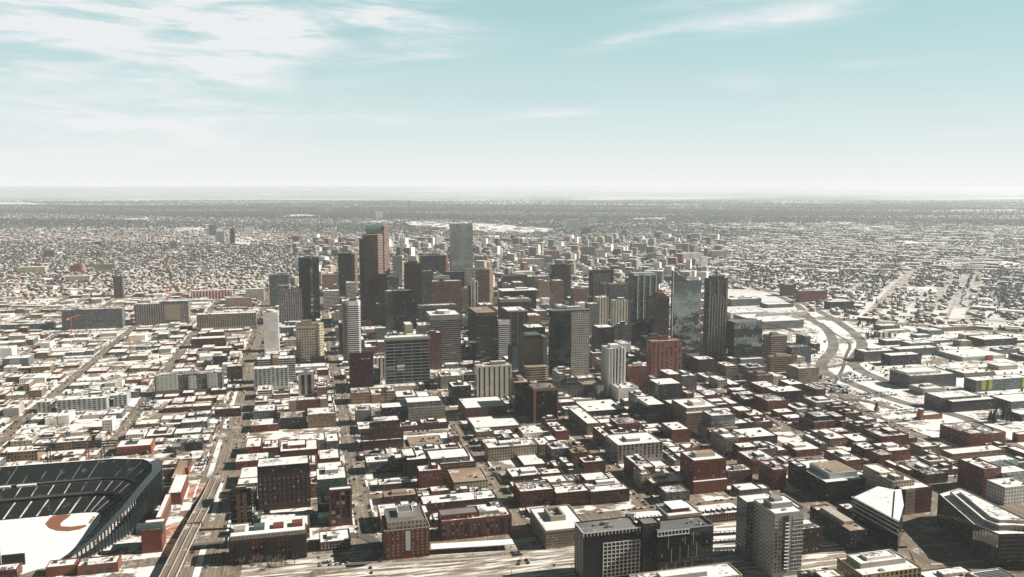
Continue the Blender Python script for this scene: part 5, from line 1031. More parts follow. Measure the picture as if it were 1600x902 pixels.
# ------------------------------------------------------------------ station
def f_station(root, hw, hd, h):
    for k in range(5):
        x = -hw*.7+k*hw*.35; b = MB(); b.tube((x, -hd-.25, h*.5), (x, -hd+.1, h*.5), 2.0, 14); b.box(x-2, x+2, -hd-.24, -hd-.01, h*.12, h*.5); b.build('arched_window', 'glass_pane', root)
    boxpart(root, 'upper_hall', 'redbrick_plain', (-hw*.6, hw*.45, -hd*.5, hd*.7, h-.9, h+3)); boxpart(root, 'hall_roof', 'snow', (-hw*.64, hw*.49, -hd*.55, hd*.74, h+3, h+3.6))
    for sgn, L in ((1, 46), (-1, 34)):
        x0 = hw+.05 if sgn > 0 else -hw-L; x1 = hw+L if sgn > 0 else -hw-.05
        wg = boxpart(root, 'wing', 'darkb', (x0, x1, -hd*.7, hd*.8, 0, 9))
        b = MB(); zz = 13.5; ym = 0; b.face([(x0,-hd*.75,9.02),(x1,-hd*.75,9.02),(x1-4,0,zz),(x0+4,0,zz)]); b.face([(x1,hd*.85,9.02),(x0,hd*.85,9.02),(x0+4,0,zz),(x1-4,0,zz)])
        b.face([(x1,-hd*.75,9.02),(x1,hd*.85,9.02),(x1-4,0,zz)]); b.face([(x0,hd*.85,9.02),(x0,-hd*.75,9.02),(x0+4,0,zz)]); b.build('hip_roof', 'roof_snow', wg)
        for k in range(7):
            xx = x0+5+k*(x1-x0-10)/6; dm = boxpart(wg, 'dormer', 'steel_dark', (xx-1.1, xx+1.1, -hd*.62, -hd*.3, 9.6, 12)); boxpart(wg, 'dormer_roof', 'snow', (xx-1.3, xx+1.3, -hd*.58, -hd*.28, 12, 12.3))
        windows_on(root, (x0, -hd*.7), (x1, -hd*.7), 1.5, 8.6, 15 if sgn > 0 else 11, 2, 1.2, 2.0, 'stone_plain', .05)
B('train_station','beige stone station hall with arched windows, snowy roofs and long brick wings','train station','the arched station hall',1045,806,1096,828,30,'blank','roof_snow',ph=0,cl=2,extra=both(f_station,cornice('stone_plain',1.2,.6)))
# low brick sheds along the bottom left
B('brick_building','orange brick shed with white roof at the bottom left by the outfield','brick building','the orange shed by the outfield',71,887,117,9,14,'blankorange','roof_snow',ph=0,cl=2)
B('brick_building','long tan brick shed with arched openings beyond the stadium corner','brick building','the tan shed by the stadium corner',120,885,184,9,16,'blankorange','roof_snow',ph=0,cl=4,extra=lambda r,hw,hd,h: boxpart(r,'gate','unit_dark',*[(x,x+hw*.3,-hd-.1,-hd-.003,.5,5) for x in (-hw*.55,-hw*.05,hw*.4)]))
B('brick_building','brown brick shed with snowy roof in the bottom left corner','brick building',None,-10,893,26,9,14,'brick','roof_snow',ph=0,cl=2)
# ------------------------------------------------------------------ ballpark (local axes = street grid)
stad = thing('stadium', 'open baseball stadium with dark green tiered stands and a snow-covered field', 'stadium', (0, 0, 0), TH)
LAND.append(('the baseball stadium', 130, 770, ''))
SEC = [((-470,886),(-470,956),32),((-225,890),(-208,956),32),((-213,888),(-176,947),32),((-205,881),(-160,926),32),((-201,868),(-156,900),32),((-204,840),(-163,860),30),((-208,815),(-171,822),25),((-214,790),(-190,784),14),((-222,768),(-210,757),6)]
def resample(sec, n):
    out = []
    for a in range(len(sec)-1):
        m_ = max(1, int(math.dist(sec[a][1], sec[a+1][1])/8))
        for k in range(m_):
            f = k/m_; out.append(tuple((sec[a][i][0]*(1-f)+sec[a+1][i][0]*f, sec[a][i][1]*(1-f)+sec[a+1][i][1]*f) for i in (0, 1))+(sec[a][2]*(1-f)+sec[a+1][2]*f,))
    return out+[sec[-1]]
RS = resample(SEC, 1)
def P3(k, f, zf): (a, b, h) = RS[k]; return (a[0]+(b[0]-a[0])*f, a[1]+(b[1]-a[1])*f, zf*h)
def ringpart(name, m_, prof, ks=None, uvx=None, close=False):
    b = MB(); cum = 0; ks = ks or range(len(RS)-1)
    for k in ks:
        step = math.dist(RS[k][1], RS[k+1][1])/16*1.0; step = max(step, math.dist(RS[k][0], RS[k+1][0])/16)
        for (f0, z0), (f1, z1) in zip(prof[:-1], prof[1:]):
            b.face([P3(k, f0, z0), P3(k+1, f0, z0), P3(k+1, f1, z1), P3(k, f1, z1)][::-1], [(cum,0),(cum+step,0),(cum+step,1),(cum,1)][::-1])
        cum += step
    o = b.build(name, m_, stad); return o
ringpart('lower_stand', 'stand_seats', [(0,.02),(.36,.27)]); ringpart('middle_stand', 'stand_middle', [(.35,.44),(.55,.62)]); ringpart('upper_stand', 'stand_upper', [(.60,.72),(1,1.05)])
ringpart('concourse_wall', 'steel_dark', [(.36,.27),(.52,.27),(.52,.50)]); ringpart('middle_fascia', 'concrete_dark', [(.35,.36),(.35,.44)]); ringpart('press_level', 'steel_dark', [(.55,.62),(.66,.62),(.66,.77)])
ringpart('upper_fascia', 'wall_grey', [(.60,.66),(.60,.72)]); ringpart('outer_wall', 'steel_dark', [(1,.5),(1.001,0)]); ringpart('rim_beam', 'steel_dark', [(.99,1.06),(1.01,1.06),(1.01,1.0),(.99,1.0)])
ringpart('field_wall', 'steel_dark', [(-.01,0),(0,.03)])
nR = len(RS)
kcan = [k for k in range(nR-1) if RS[k][1][1] < 935 and RS[k][1][0] > -204]
ringpart('canopy', 'teal_metal', [(.92,1.10),(1.10,1.12),(1.10,1.08),(.92,1.06),(.92,1.10)], ks=kcan)
ringpart('rim_walkway', 'snow', [(.985,1.07),(1.02,1.07),(1.02,1.03)], ks=range(0, max(1, kcan[0])))
for k in kcan:
    for ff in (.0, .5):
        a = P3(k, 1.10, 1.10); b2_ = P3(k+1, 1.10, 1.10) if k+1 < nR else a
        x = a[0]+(b2_[0]-a[0])*ff; y = a[1]+(b2_[1]-a[1])*ff; z = a[2]+(b2_[2]-a[2])*ff
        b = MB(); b.box(x-.6, x+.6, y-.6, y+.6, 0, z); b.build('steel_column', 'steel_dark', stad)
# press boxes between the decks
for k in range(2, 26, 3):
    p = P3(min(k, nR-1), .60, .64)
    if p[0] < -215: b = MB(); b.box(p[0]-9, p[0]+9, p[1]-3.4, p[1]-.6, 18.6, 21.4, tmi=0); b.build('press_box', 'stone_grey', stad); b = MB(); b.box(p[0]-9, p[0]+9, p[1]-3.5, p[1]+1, 21.4, 21.8); b.build('press_box_roof', 'snow', stad)
def sheet(name, m_, pts, z, parent=None, kind='structure'):
    b = MB(); b.face([(*p, z) for p in pts]); o = b.build(name, m_, parent)
    if parent is None: o['kind'] = kind; o.rotation_euler = (0, 0, TH)
    return o
sheet('field_snow', 'snow', [(-470,884),(-225,889),(-213,887),(-205,880),(-201,868),(-204,840),(-208,815),(-215,790),(-223,768),(-262,740),(-470,752)], .30, stad)
def pxpoly(l, ox=0, oy=702, k=902/200): return [gst(ox+x/k, oy+y/k) for x, y in l]
def ccw(p): return p if sum(p[i-1][0]*p[i][1]-p[i][0]*p[i-1][1] for i in range(len(p))) > 0 else p[::-1]
sheet('infield_dirt', 'dirt', ccw(pxpoly([(318,530),(330,500),(370,475),(430,463),(505,463),(475,488),(445,508),(425,530),(430,545),(500,549),(605,535),(612,545),(560,568),(480,582),(400,578),(345,560)])), .36, stad)
sheet('base_path', 'dirt', ccw(pxpoly([(622,522),(634,527),(672,478),(658,474)])), .36, stad)
sheet('grass_strip', 'turf', ccw(pxpoly([(322,462),(326,474),(560,452),(700,446),(715,470),(695,515),(706,518),(742,470),(735,444),(560,436),(400,448)])), .36, stad)
b = MB(); b.tube((-263,742,0),(-263,742,24),.25,6); b.build('foul_pole', 'unit_white', stad)
sx_, sy_ = gst(8, 890); b = MB(); b.box(sx_-2, sx_+16, sy_-1, sy_+1, 3, 13); b.build('scoreboard', 'steel_dark', stad); b = MB(); b.box(sx_-6, sx_-3, sy_-1, sy_+1, 0, 22); b.build('scoreboard_tower', 'steel_dark', stad)
def wingbox(px, py, w_, d_, h_, m_, name='brick_wing', roof='roof_snow'):
    s_, t_ = gst(px, py); b = MB(); b.box(s_, s_+w_, t_, t_+d_, 0, h_); o = b.build(name, m_, stad); b = MB(); b.box(s_+.6, s_+w_-.6, t_+.6, t_+d_-.6, h_, h_+.3); b.build('wing_roof', roof, stad); return s_, t_
wingbox(263, 790, 13, 55, 13, 'redbrick_plain'); wingbox(268, 760, 10, 60, 9, 'orangebrick_plain', roof='roof_tan')
s_, t_ = wingbox(244, 836, 5, 62, 17, 'orangebrick_plain')
for k in range(9): b = MB(); b.box(s_+5.003, s_+5.2, t_+3+k*6.5, t_+6.6+k*6.5, 3, 13); b.build('arch_opening', 'unit_dark', stad)
s_, t_ = wingbox(222, 866, 17, 24, 22, 'redbrick_plain', 'turret'); b = MB(); b.tube((s_-4, t_+6, 21), (s_+18, t_+6, 21), 5.5, 18); b.build('barrel_roof', 'teal_metal', stad)
for k in range(3): b = MB(); b.box(s_+17.003, s_+17.3, t_+3+k*7, t_+6.5+k*7, 2, 19); b.build('brick_pilaster', 'orangebrick_plain', stad)
for px in (262,): pass
occ_poly([xy(*p) for p in [(-480, 690), (-128, 965)]])
# stadium light racks
for i, (px, py, nm) in enumerate([(77,722,'leftmost light rack above the far grandstand'),(137,716,'middle red-footed light rack above the far grandstand'),(161,716,'light rack nearest the orange-red building behind the stadium')]):
    X, Y = g(px, py, 30); r_ = thing('light_rack', 'dark lattice '+nm, 'floodlight', (X, Y, 0), TH)
    b = MB(); 
    for x in (-1.6, 1.6):
        for y in (-1.2, 1.2): b.tube((x, y, 0), (x, y, 47), .28, 4)
    for z in range(2, 46, 4): b.tube((-1.6, -1.2, z), (1.6, -1.2, z+4), .18, 3); b.tube((1.6, 1.2, z), (-1.6, 1.2, z+4), .18, 3)
    b.build('mast', 'crane_red' if i == 1 else 'steel_dark', r_)
    b = MB()
    for z in (42.5, 45.5, 48.5): b.box(-15, 15, -.4, .4, z, z+1.3)
    b.build('lamp_bank', 'steel_dark', r_)
# ------------------------------------------------------------------ ground and roads
sheet('ground', 'ground_far', [(-64000,-3000),(64000,-3000),(64000,64000),(-64000,64000)], 0).rotation_euler = (0, 0, 0)
sheet('city_streets', 'road_city', [(-1800,300),(2700,300),(2700,411),(361,2750),(-1800,2750)], .06)
SPL = [(840,300),(863,807),(870,840),(902,939),(894,986),(874,1050),(877,1141),(880,1191),(885,1244),(924,1309),(1024,1418),(1095,1521),(1158,1636),(1209,1773),(1262,1848)]
sheet('campus_ground', 'campus_snow', [(2700,300)]+[(2700,411)]+[(a-75, b_) for a, b_ in SPL[::-1]], .12)
def speer(t):
    for (s0, t0), (s1, t1) in zip(SPL[:-1], SPL[1:]):
        if t0 <= t <= t1: return s0+(s1-s0)*(t-t0)/(t1-t0)
    return 1262 if t > 1848 else 860
def ribbon(pts, w_, z=None):
    out = []; n = len(pts)
    P_ = []
    for i in range(n-1):
        p0 = Vector(pts[max(i-1,0)]); p1 = Vector(pts[i]); p2 = Vector(pts[i+1]); p3 = Vector(pts[min(i+2,n-1)])
        for k in range(6):
            t = k/6; P_.append(.5*((2*p1)+(p2-p0)*t+(2*p0-5*p1+4*p2-p3)*t*t+(3*p1-p0-3*p2+p3)*t**3))
    P_.append(Vector(pts[-1])); L = []; R_ = []
    for i, p in enumerate(P_):
        d = (P_[min(i+1, len(P_)-1)]-P_[max(i-1, 0)]).normalized(); nrm = Vector((-d.y, d.x)); L.append(p+nrm*w_/2); R_.append(p-nrm*w_/2)
    return L, R_, P_
def road(name, m_, pts, w_, z, occ=True):
    L, R_, P_ = ribbon(pts, w_); b = MB()
    for i in range(len(L)-1): b.face([(*R_[i], z), (*R_[i+1], z), (*L[i+1], z), (*L[i], z)])
    o = b.build(name, m_); o.rotation_euler = (0, 0, TH); o['kind'] = 'structure'
    if occ:
        w_ = w_+(7 if name == 'road' and w_ > 8 and z < .45 else 0)
        for p in P_:
            k = w_/2
            for a in np.arange(-k, k+1, 5):
                for b_ in np.arange(-k, k+1, 5): OCCG[(int((p.x+a)//6), int((p.y+b_)//6))] = 1
        for a, b_ in zip(P_[:-1], P_[1:]):
            m2 = int((b_-a).length//6)
            for q in range(m2):
                c = a+(b_-a)*q/m2
                for dx in np.arange(-k, k+1, 5): 
                    for dy in np.arange(-k, k+1, 5): OCCG[(int((c.x+dx)//6), int((c.y+dy)//6))] = 1
    return P_
pxl = lambda l: [gst(*p) for p in l]
# the sunken creek boulevard
SL = pxl([(1207,459),(1244,476),(1264,497),(1289,513),(1300,529),(1301,546),(1284,568),(1289,582),(1315,593),(1342,604),(1400,626),(1466,642),(1511,655),(1537,671),(1573,691),(1610,708)])
SR = pxl([(1215,455),(1284,489),(1324,513),(1344,531),(1346,544),(1333,564),(1342,577),(1364,588),(1400,600),(1460,606)])
road('creek_bank', 'campus_snow', pxl([(1230,465),(1284,498),(1313,520),(1322,540),(1310,566),(1308,590),(1310,615)]), 30, .20)
road('boulevard', 'road_far', SL, 21, .26); road('boulevard', 'road_far', SR, 22, .30)
road('creek', 'asphalt_dark', pxl([(1284,505),(1302,520),(1322,532),(1328,541),(1322,556),(1316,578),(1303,604),(1318,622)]), 6, .34, False)
road('creek', 'asphalt_dark', pxl([(1300,600),(1320,626),(1336,634)]), 9, .345, False)
road('boulevard', 'road_city', pxl([(1318,618),(1360,646),(1400,668),(1440,690)]), 15, .38)
road('snow_field', 'snow_field', pxl([(1345,598),(1385,616),(1415,630)]), 18, .22)
for (l, nm) in (([(1290,575),(1345,566)],'first'),([(1292,594),(1330,583)],'second')): road('bridge_road', 'road_far', pxl([l[0], l[1]]), 12, .9, False)
road('bridge_road', 'road_far', pxl([(1298,629),(1345,626),(1400,640)]), 12, .95, False)
road('highway', 'road_far', pxl([(1115,428),(1150,440),(1207,457)]), 30, .4)
for l, w_ in (([(1311,464),(1373,415),(1420,380)],16),([(1364,489),(1400,451),(1451,400),(1490,365)],34),([(1440,500),(1489,422),(1518,375)],26),([(1517,504),(1535,422),(1548,362)],30),
              ([(1330,505),(1400,495),(1517,500),(1610,505)],22),([(1230,440),(1262,418),(1290,400)],12),([(1130,432),(1165,424),(1195,415)],14),
              ([(200,443),(230,421),(266,399),(290,386)],22),([(1290,430),(1318,410)],12),([(1415,480),(1450,450)],9),([(1478,500),(1510,430)],9)):
    road('road', 'road_avenue', pxl(l), w_, .42)
occp([(1300,603),(1345,594),(1400,606),(1470,626),(1530,650),(1610,668),(1610,712),(1560,700),(1500,686),(1440,694),(1390,668),(1340,650),(1312,630)])
for k_, l in enumerate([[(-115,962),(-109,962),(-109,1500),(-115,1500)],[(-64,900),(-61,900),(-61,1060),(-64,1060)],[(-101,560),(-94,560),(-94,955),(-98,955)],[(-138,840),(-130,840),(-130,900),(-138,900)]]): sheet('snow_verge', 'campus_snow', l, .27+k_*.004)
# ---- street blocks
SG = [51+148*k for k in range(-13, 18)]; TG = [753+108.5*k for k in range(-3, 19)]
def indiag(s, t): return s < speer(t)-14 and (s+t) < 3080 and t < 2740
pads = MB(); BLOCKS = []
for i in range(len(SG)-1):
    for j in range(len(TG)-1):
        s0, s1 = SG[i]+11, SG[i+1]-11; t0, t1 = TG[j]+9, TG[j+1]-9
        if abs(SG[i]+97) < 2: s0 += 8
        if abs(SG[i+1]+97) < 2: s1 -= 14
        if TG[j+1] < 760 and s1 > -90: continue
        if not (indiag(s0, t1) and indiag(s0, t0)): continue
        s1 = min(s1, speer(t0)-12, speer(t1)-12)
        if s1-s0 < 20: continue
        px, py = pst((s0+s1)/2, (t0+t1)/2)
        if px < -160 or px > 1760 or py > 1050: continue
        pads.box(s0, s1, t0, t1, 0, .2); BLOCKS.append((s0, s1, t0, t1, i, j))
banks = MB(); marks = MB()
for (s0, s1, t0, t1, i, j) in BLOCKS:
    for (a0, a1, b0, b1) in ((s0-2.0, s0+.6, t0, t1), (s1-.6, s1+1.8, t0, t1), (s0, s1, t0-1.6, t0+.4), (s0, s1, t1-.4, t1+2.2)):
        L = max(a1-a0, b1-b0); k = 0; vert = (b1-b0) > (a1-a0)
        while k < L:
            e = min(L, k+random.uniform(4, 26))
            if random.random() < .62:
                m0 = random.uniform(.1, .5); q0 = (a0+m0, a1-m0*.6, b0+k, b0+e) if vert else (a0+k, a0+e, b0+m0, b1-m0*.6)
                banks.box(*q0, .05, random.uniform(.35, .7))
            k = e+random.uniform(0, 5)
for sg in SG[3:]:
    if sg < 900:
        for dx in (-.25, .25) if abs(sg+97) > 2 else (-8, -4, -.25, .25, 4, 8): marks.face([(sg+dx-.1, 760, .085), (sg+dx+.1, 760, .085), (sg+dx+.1, 2200, .085), (sg+dx-.1, 2200, .085)])
for x in (-88.5, -85, -81.5, -78, -74.5, -71): marks.face([(x-.1, 560, .26), (x+.1, 560, .26), (x+.1, 960, .26), (x-.1, 960, .26)])
o = banks.build('snow_banks', 'snow'); o.rotation_euler = (0, 0, TH); tag(o, 'ploughed snow lying along the kerbs of the streets', 'snow', None, 'stuff')
plain('lane_paint', (.55,.50,.36), .8); o = marks.build('road_marking', 'lane_paint'); o.rotation_euler = (0, 0, TH); o['kind'] = 'structure'
pv = pads.build('pavement', 'ground_city'); pv.rotation_euler = (0, 0, TH); pv['kind'] = 'structure'
# rail land, tracks, platforms
rd = lambda s, dt: 690+dt-.11*s
sheet('rail_ground', 'ballast', [(-60,rd(-60,-300)),(700,rd(700,-300)),(430,rd(430,62)),(-60,rd(-60,40))], .21)
for k, dt in enumerate((34, 24, 14, 4, -8, -18, -30, -42, -54, -66, -78)):
    b = MB(); s0, s1 = (-40, 620)
    if k % 3 != 2:
        for r_ in (-.8, .8): b.face([(s0, rd(s0, dt+r_)-.25, .33), (s1, rd(s1, dt+r_)-.25, .33), (s1, rd(s1, dt+r_)+.25, .33), (s0, rd(s0, dt+r_)+.25, .33)])
        o = b.build('railway_track', 'steel_dark'); o.rotation_euler = (0, 0, TH); o['kind'] = 'structure'
    else: sheet('rail_platform', 'concrete_plain', [(s0, rd(s0, dt)-1.8), (s1, rd(s1, dt)-1.8), (s1, rd(s1, dt)+1.8), (s0, rd(s0, dt)+1.8)], .5)
def canopy(px0, px1, py, wd_, hh, label, m_='snow'):
    s0, t0 = gst(px0, py); s1, _ = gst(px1, py-3); L = (s1-s0)/2
    c = xy((s0+s1)/2, rd((s0+s1)/2, t0-rd(s0, 0)))
    r_ = thing('platform_canopy', label, 'canopy', (*c, 0), TH-R(6.3)); b = MB(); b.box(-L, L, 0, wd_, hh-.5, hh); b.build('canopy_roof', m_, r_)
    for k in range(7): b = MB(); b.box(-L+2+k*(2*L-4)/6-.3, -L+2+k*(2*L-4)/6+.3, wd_*.4, wd_*.4+.6, 0, hh-.5); b.build('post', 'metal_grey', r_)
canopy(674, 806, 868, 11, 6, 'long white snow-covered canopy in front of the orange-red brick lofts')
canopy(1117, 1165, 838, 6, 5, 'first white platform canopy behind the black tower with light strips'); canopy(1117, 1164, 851, 6, 5, 'second white platform canopy left of the tall pale apartment tower'); canopy(1117, 1160, 868, 8, 5, 'wide snowy platform roof nearest the tall pale apartment tower')
for k in range(14):
    s_ = 60+k*26; x, y = xy(s_, rd(s_, 9 if k % 2 else -24)); r_ = thing('catenary_mast', 'thin grey mast with a cross arm standing between the rail tracks', 'mast', (x, y, 0), TH, 'overhead line masts along the tracks')
    b = MB(); b.tube((0,0,0),(0,0,8),.22,5); b.build('pole','metal_grey',r_); b = MB(); b.tube((0,-3,7),(0,3,7),.12,4); b.build('cross_arm','metal_grey',r_)
# viaduct and the road under it
sheet('highway', 'road_city', [(-92,560),(-66,560),(-66,960),(-92,960)], .24); sheet('highway', 'asphalt_dark', [(-128,560),(-140,560),(-136,700),(-124,700)], .24)
sheet('plaza', 'brick_paving', [(-128,905),(-100,905),(-100,950),(-130,950)], .26); sheet('plaza', 'brick_paving', [(-135,800),(-112,800),(-112,835),(-135,835)], .26)
va = thing('road_bridge', 'long snowy-edged viaduct running beside the stadium to the lower left edge', 'bridge', (0,0,0), TH)
pts = [(-103,960,0.3),(-105,900,3.0),(-108,840,7.0),(-112,780,8.5),(-117,700,8.5),(-124,560,8.5)]
b = MB(); pb = MB()
for (a, c) in zip(pts[:-1], pts[1:]):
    for x0, x1, dz, mb in ((-6.5,6.5,0,b),):
        mb.face([(c[0]+x0,c[1],c[2]),(c[0]+x1,c[1],c[2]),(a[0]+x1,a[1],a[2]),(a[0]+x0,a[1],a[2])]); mb.face([(c[0]+x0,c[1],c[2]-1.2),(a[0]+x0,a[1],a[2]-1.2),(a[0]+x1,a[1],a[2]-1.2),(c[0]+x1,c[1],c[2]-1.2)])
    for xx in (-6.9, -.2, 6.5):
        w2 = .4; z2 = 1.0
        pb.face([(c[0]+xx,c[1],c[2]+z2),(c[0]+xx+w2,c[1],c[2]+z2),(a[0]+xx+w2,a[1],a[2]+z2),(a[0]+xx,a[1],a[2]+z2)])
        pb.face([(c[0]+xx,c[1],c[2]-1.2),(c[0]+xx,c[1],c[2]+z2),(a[0]+xx,a[1],a[2]+z2),(a[0]+xx,a[1],a[2]-1.2)]); pb.face([(a[0]+xx+w2,a[1],a[2]-1.2),(a[0]+xx+w2,a[1],a[2]+z2),(c[0]+xx+w2,c[1],c[2]+z2),(c[0]+xx+w2,c[1],c[2]-1.2)])
b.build('deck', 'road_city', va); pb.build('barrier', 'concrete_plain', va)
for k in range(9):
    t_ = 850-k*32; b = MB(); xx = -107-(850-t_)*.055; b.box(xx-4, xx+4, t_-.8, t_+.8, 0, 7.2); b.build('pier', 'concrete_plain', va)
s_, t_ = gst(298, 858); s2_, _ = gst(353, 853)
ob = thing('overpass', 'short pale bridge crossing over the shaded road below the black corner block', 'bridge', (0,0,0), TH)
b = MB(); b.box(s_, s2_, t_-5, t_+5, 5, 6.2); b.build('deck', 'road_city', ob); b = MB(); b.box(s_, s2_, t_-5.4, t_-5.01, 5, 7.2); b.build('barrier', 'concrete_plain', ob); b = MB(); b.box(s_+1, s_+2.4, t_-4, t_+4, 0, 5); b.box(s2_-2.4, s2_-1, t_-4, t_+4, 0, 5); b.build('pier', 'concrete_plain', ob)
# curving ramp by the brick hotel and the curving plaza road at right
road('road', 'road_city', pxl([(478,905),(500,893),(540,886),(590,878),(700,876),(800,866)]), 9, .46); road('road', 'asphalt_dark', pxl([(543,836),(578,842),(590,862),(570,880),(540,886)]), 10, .5, False)
road('road', 'road_city', pxl([(1462,790),(1452,806),(1432,820),(1424,842),(1436,868),(1450,900)]), 13, .54)
road('plaza', 'road_city', pxl([(1455,795),(1425,805),(1410,830),(1408,862),(1412,890)]), 14, .50)
# ------------------------------------------------------------------ the many ordinary buildings
GEN = []
for (s0, s1, t0, t1, i, j) in BLOCKS:
    tm = (t0+t1)/2; sm = (s0+s1)/2; lodo = sm > -97 and tm < 1200; leftz = sm < -97; midl = -97 < sm < 51 and tm > 1100
    for (ta, tb) in ((t0+2, tm-3), (tm+3, t1-2)):
        x = s0+2; rr = random.random(); lot = (leftz and rr < .22) or (midl and rr < .25) or (not lodo and not leftz and rr < .15)
        while x < s1-8:
            w_ = random.uniform(18, 50) if lodo else random.uniform(10, 40) if not leftz else random.uniform(9, 38)
            if x+w_ > s1-2: w_ = s1-2-x
            if w_ < 7: break
            prob = .97 if lodo else .78 if leftz else .86
            if not lot and random.random() < prob:
                dd = (tb-ta)*random.uniform(.8, 1) if not leftz else (tb-ta)*random.uniform(.5, .95)
                y0 = ta if random.random() < .5 else tb-dd
                if lodo: h = random.choice([7,8,10,11,12,14,16,20]); sty = random.choice(['brick','redbrick','redbrick','darkbrick','brick','tanbrick','orange','grey','dark','stone'])
                elif leftz:
                    h = random.choice([4.5,5,5,6,6,7,8,9,12]); sty = random.choice(['tanbrick','cream','brick','white','grey','blank','blankwhite','orange','concrete','tanbrick','bluegrey','redbrick'])
                else: h = (random.choice([42,52,64,78]) if random.random() < .14 and 60 < sm < 800 and tm > 1380 and w_ > 18 else random.choice([7,9,12,14,18,22,26,30])) if sm > 60 else random.choice([5,7,9,12,15]); sty = random.choice(['stone','concrete','grey','tanbrick','cream','ribgrey','riblight','brick','dark','bluegrey','ribtan','pinkstone','white'])
                X = x+.6; 
                if free(X, X+w_-1.2, y0, y0+dd):
                    GEN.append((X, X+w_-1.2, y0, y0+dd, h, sty))
                else:     # fit what the named neighbours leave free
                    for (ya, yb) in ((ta, (ta+tb)/2-.5), ((ta+tb)/2+.5, tb)):
                        k = X
                        while k < x+w_-6:
                            e = k
                            while e < x+w_-1 and free(k, e+3, ya, yb) and e-k < 26: e += 3
                            if e-k > 6: GEN.append((k, e-.4, ya, yb, max(4.5, h*random.uniform(.6, 1)), random.choice([sty, 'brick', 'darkbrick', 'grey'])))
                            k = max(e, k+3)
            elif lot or random.random() < .6: BL = True
            x += w_
# campus-side low halls
for k in range(420):
    s_ = random.uniform(890, 2300); t_ = random.uniform(700, 1700); w_ = random.uniform(25, 80); d_ = random.uniform(18, 40)
    if s_+t_+w_+d_ > 3040 or s_ < speer(t_)+50 or (t_ < 1150 and random.random() < .5): continue
    if free(s_-6, s_+w_+6, t_-6, t_+d_+6):
        GEN.append((s_, s_+w_, t_, t_+d_, random.choice([6,8,10,12]), random.choice(['grey','tanbrick','bluegrey','darkbrick','cream','white','dark'])))
        for a in range(int(s_//6), int((s_+w_)//6)+1):
            for b_ in range(int(t_//6), int((t_+d_)//6)+1): OCCG[(a, b_)] = 1
WORDS = {'brick':'brown brick','redbrick':'red brick','darkbrick':'dark brick','tanbrick':'tan brick','orange':'orange brick','grey':'grey','dark':'black','stone':'stone','cream':'cream','white':'white','blank':'beige','blankwhite':'white-walled','concrete':'concrete','bluegrey':'blue-grey','ribgrey':'grey banded','riblight':'pale banded','ribtan':'tan banded','pinkstone':'pinkish'}
def area(gb):
    s0, s1, t0, t1, h, _ = gb; a = pst(s0, t0); b_ = pst(s1, t0, h); c = pst(s0, t1, h)
    if not (-20 < (a[0]+b_[0])/2 < 1620 and a[1] < 960): return 0
    return abs(b_[0]-a[0]+5)*abs(a[1]-c[1])
GEN.sort(key=area, reverse=True)
NIND = 285
ORD = ['nearest', 'second', 'third', 'fourth', 'fifth', 'sixth', 'seventh', 'eighth', 'ninth', 'tenth', 'eleventh', 'twelfth', 'thirteenth', 'fourteenth', 'fifteenth']
cand = []
for gb in [x for x in GEN[:NIND] if area(x) > 0]:
    s0, s1, t0, t1, h, sty = gb; w_, d_ = s1-s0, t1-t0; big = w_*d_
    if sty in ('brick','redbrick','darkbrick','orange','tanbrick') : kind = 'brick_building'
    elif h <= 7: kind = random.choice(['warehouse','shop_building'])
    else: kind = 'office_building'
    cat = {'brick_building':'brick building','warehouse':'warehouse','shop_building':'shop','office_building':'office building'}[kind]
    size = 'small' if big < 260 else 'broad' if big > 750 else 'mid-sized'
    if h > 17: size = 'tall' if size != 'broad' else 'bulky'
    px, py = pst((s0+s1)/2, (t0+t1)/2, h)
    ref = min(LAND, key=lambda L: (L[1]-px)**2+(2*(L[2]-py))**2); dx, dy = px-ref[1], (py-ref[2])*1.6
    rel = ('right of' if dx > 0 else 'left of') if abs(dx) > abs(dy) else ('in front of' if dy > 0 else 'behind')
    noun = {'brick_building':'building','warehouse':'warehouse','shop_building':'shop','office_building':'office'}[kind]
    cand.append([gb, kind, cat, f'{size} {WORDS[sty]} {noun}', rel, ref[0], math.hypot(dx, dy)])
keys = {}
for c in sorted(cand, key=lambda c: c[6]):
    k = (c[3], c[4], c[5]); keys.setdefault(k, []).append(c)
for k, l in keys.items():
    for n, c in enumerate(l):
        c.append(f'{c[3]} {c[4]} {c[5]}' if len(l) == 1 else f'{ORD[min(n,14)]} {c[3]} {c[4]} {c[5]}' + (' counting outward' if n else ''))
for c in cand:
    (s0, s1, t0, t1, h, sty), kind, cat = c[0], c[1], c[2]; w_, d_ = s1-s0, t1-t0
    root = thing(kind, c[7], cat, (*xy((s0+s1)/2, (t0+t1)/2), 0), TH, 'ordinary low buildings of the street blocks')
    rm = random.choice(RF); shell(root, rect(-w_/2, w_/2, -d_/2, d_/2), 0, h, sty, rm=rm, base=1 if h > 8 else 0)
    if w_ > 14 and d_ > 14 and random.random() < .5:
        a = random.uniform(.25, .6); ox = random.uniform(-.2, .2)*w_; shell(root, rect(ox-w_*a/2, ox+w_*a/2, -d_*.25, d_*.3), h-.9, h+random.uniform(2, 4), sty, name='upper_storey', rm=rm)
    clutter(root, -w_/2+1, w_/2-1, -d_/2+1, d_/2-1, h-.9, random.choice([1,2,2,3,4]) if w_*d_ > 150 else 1)
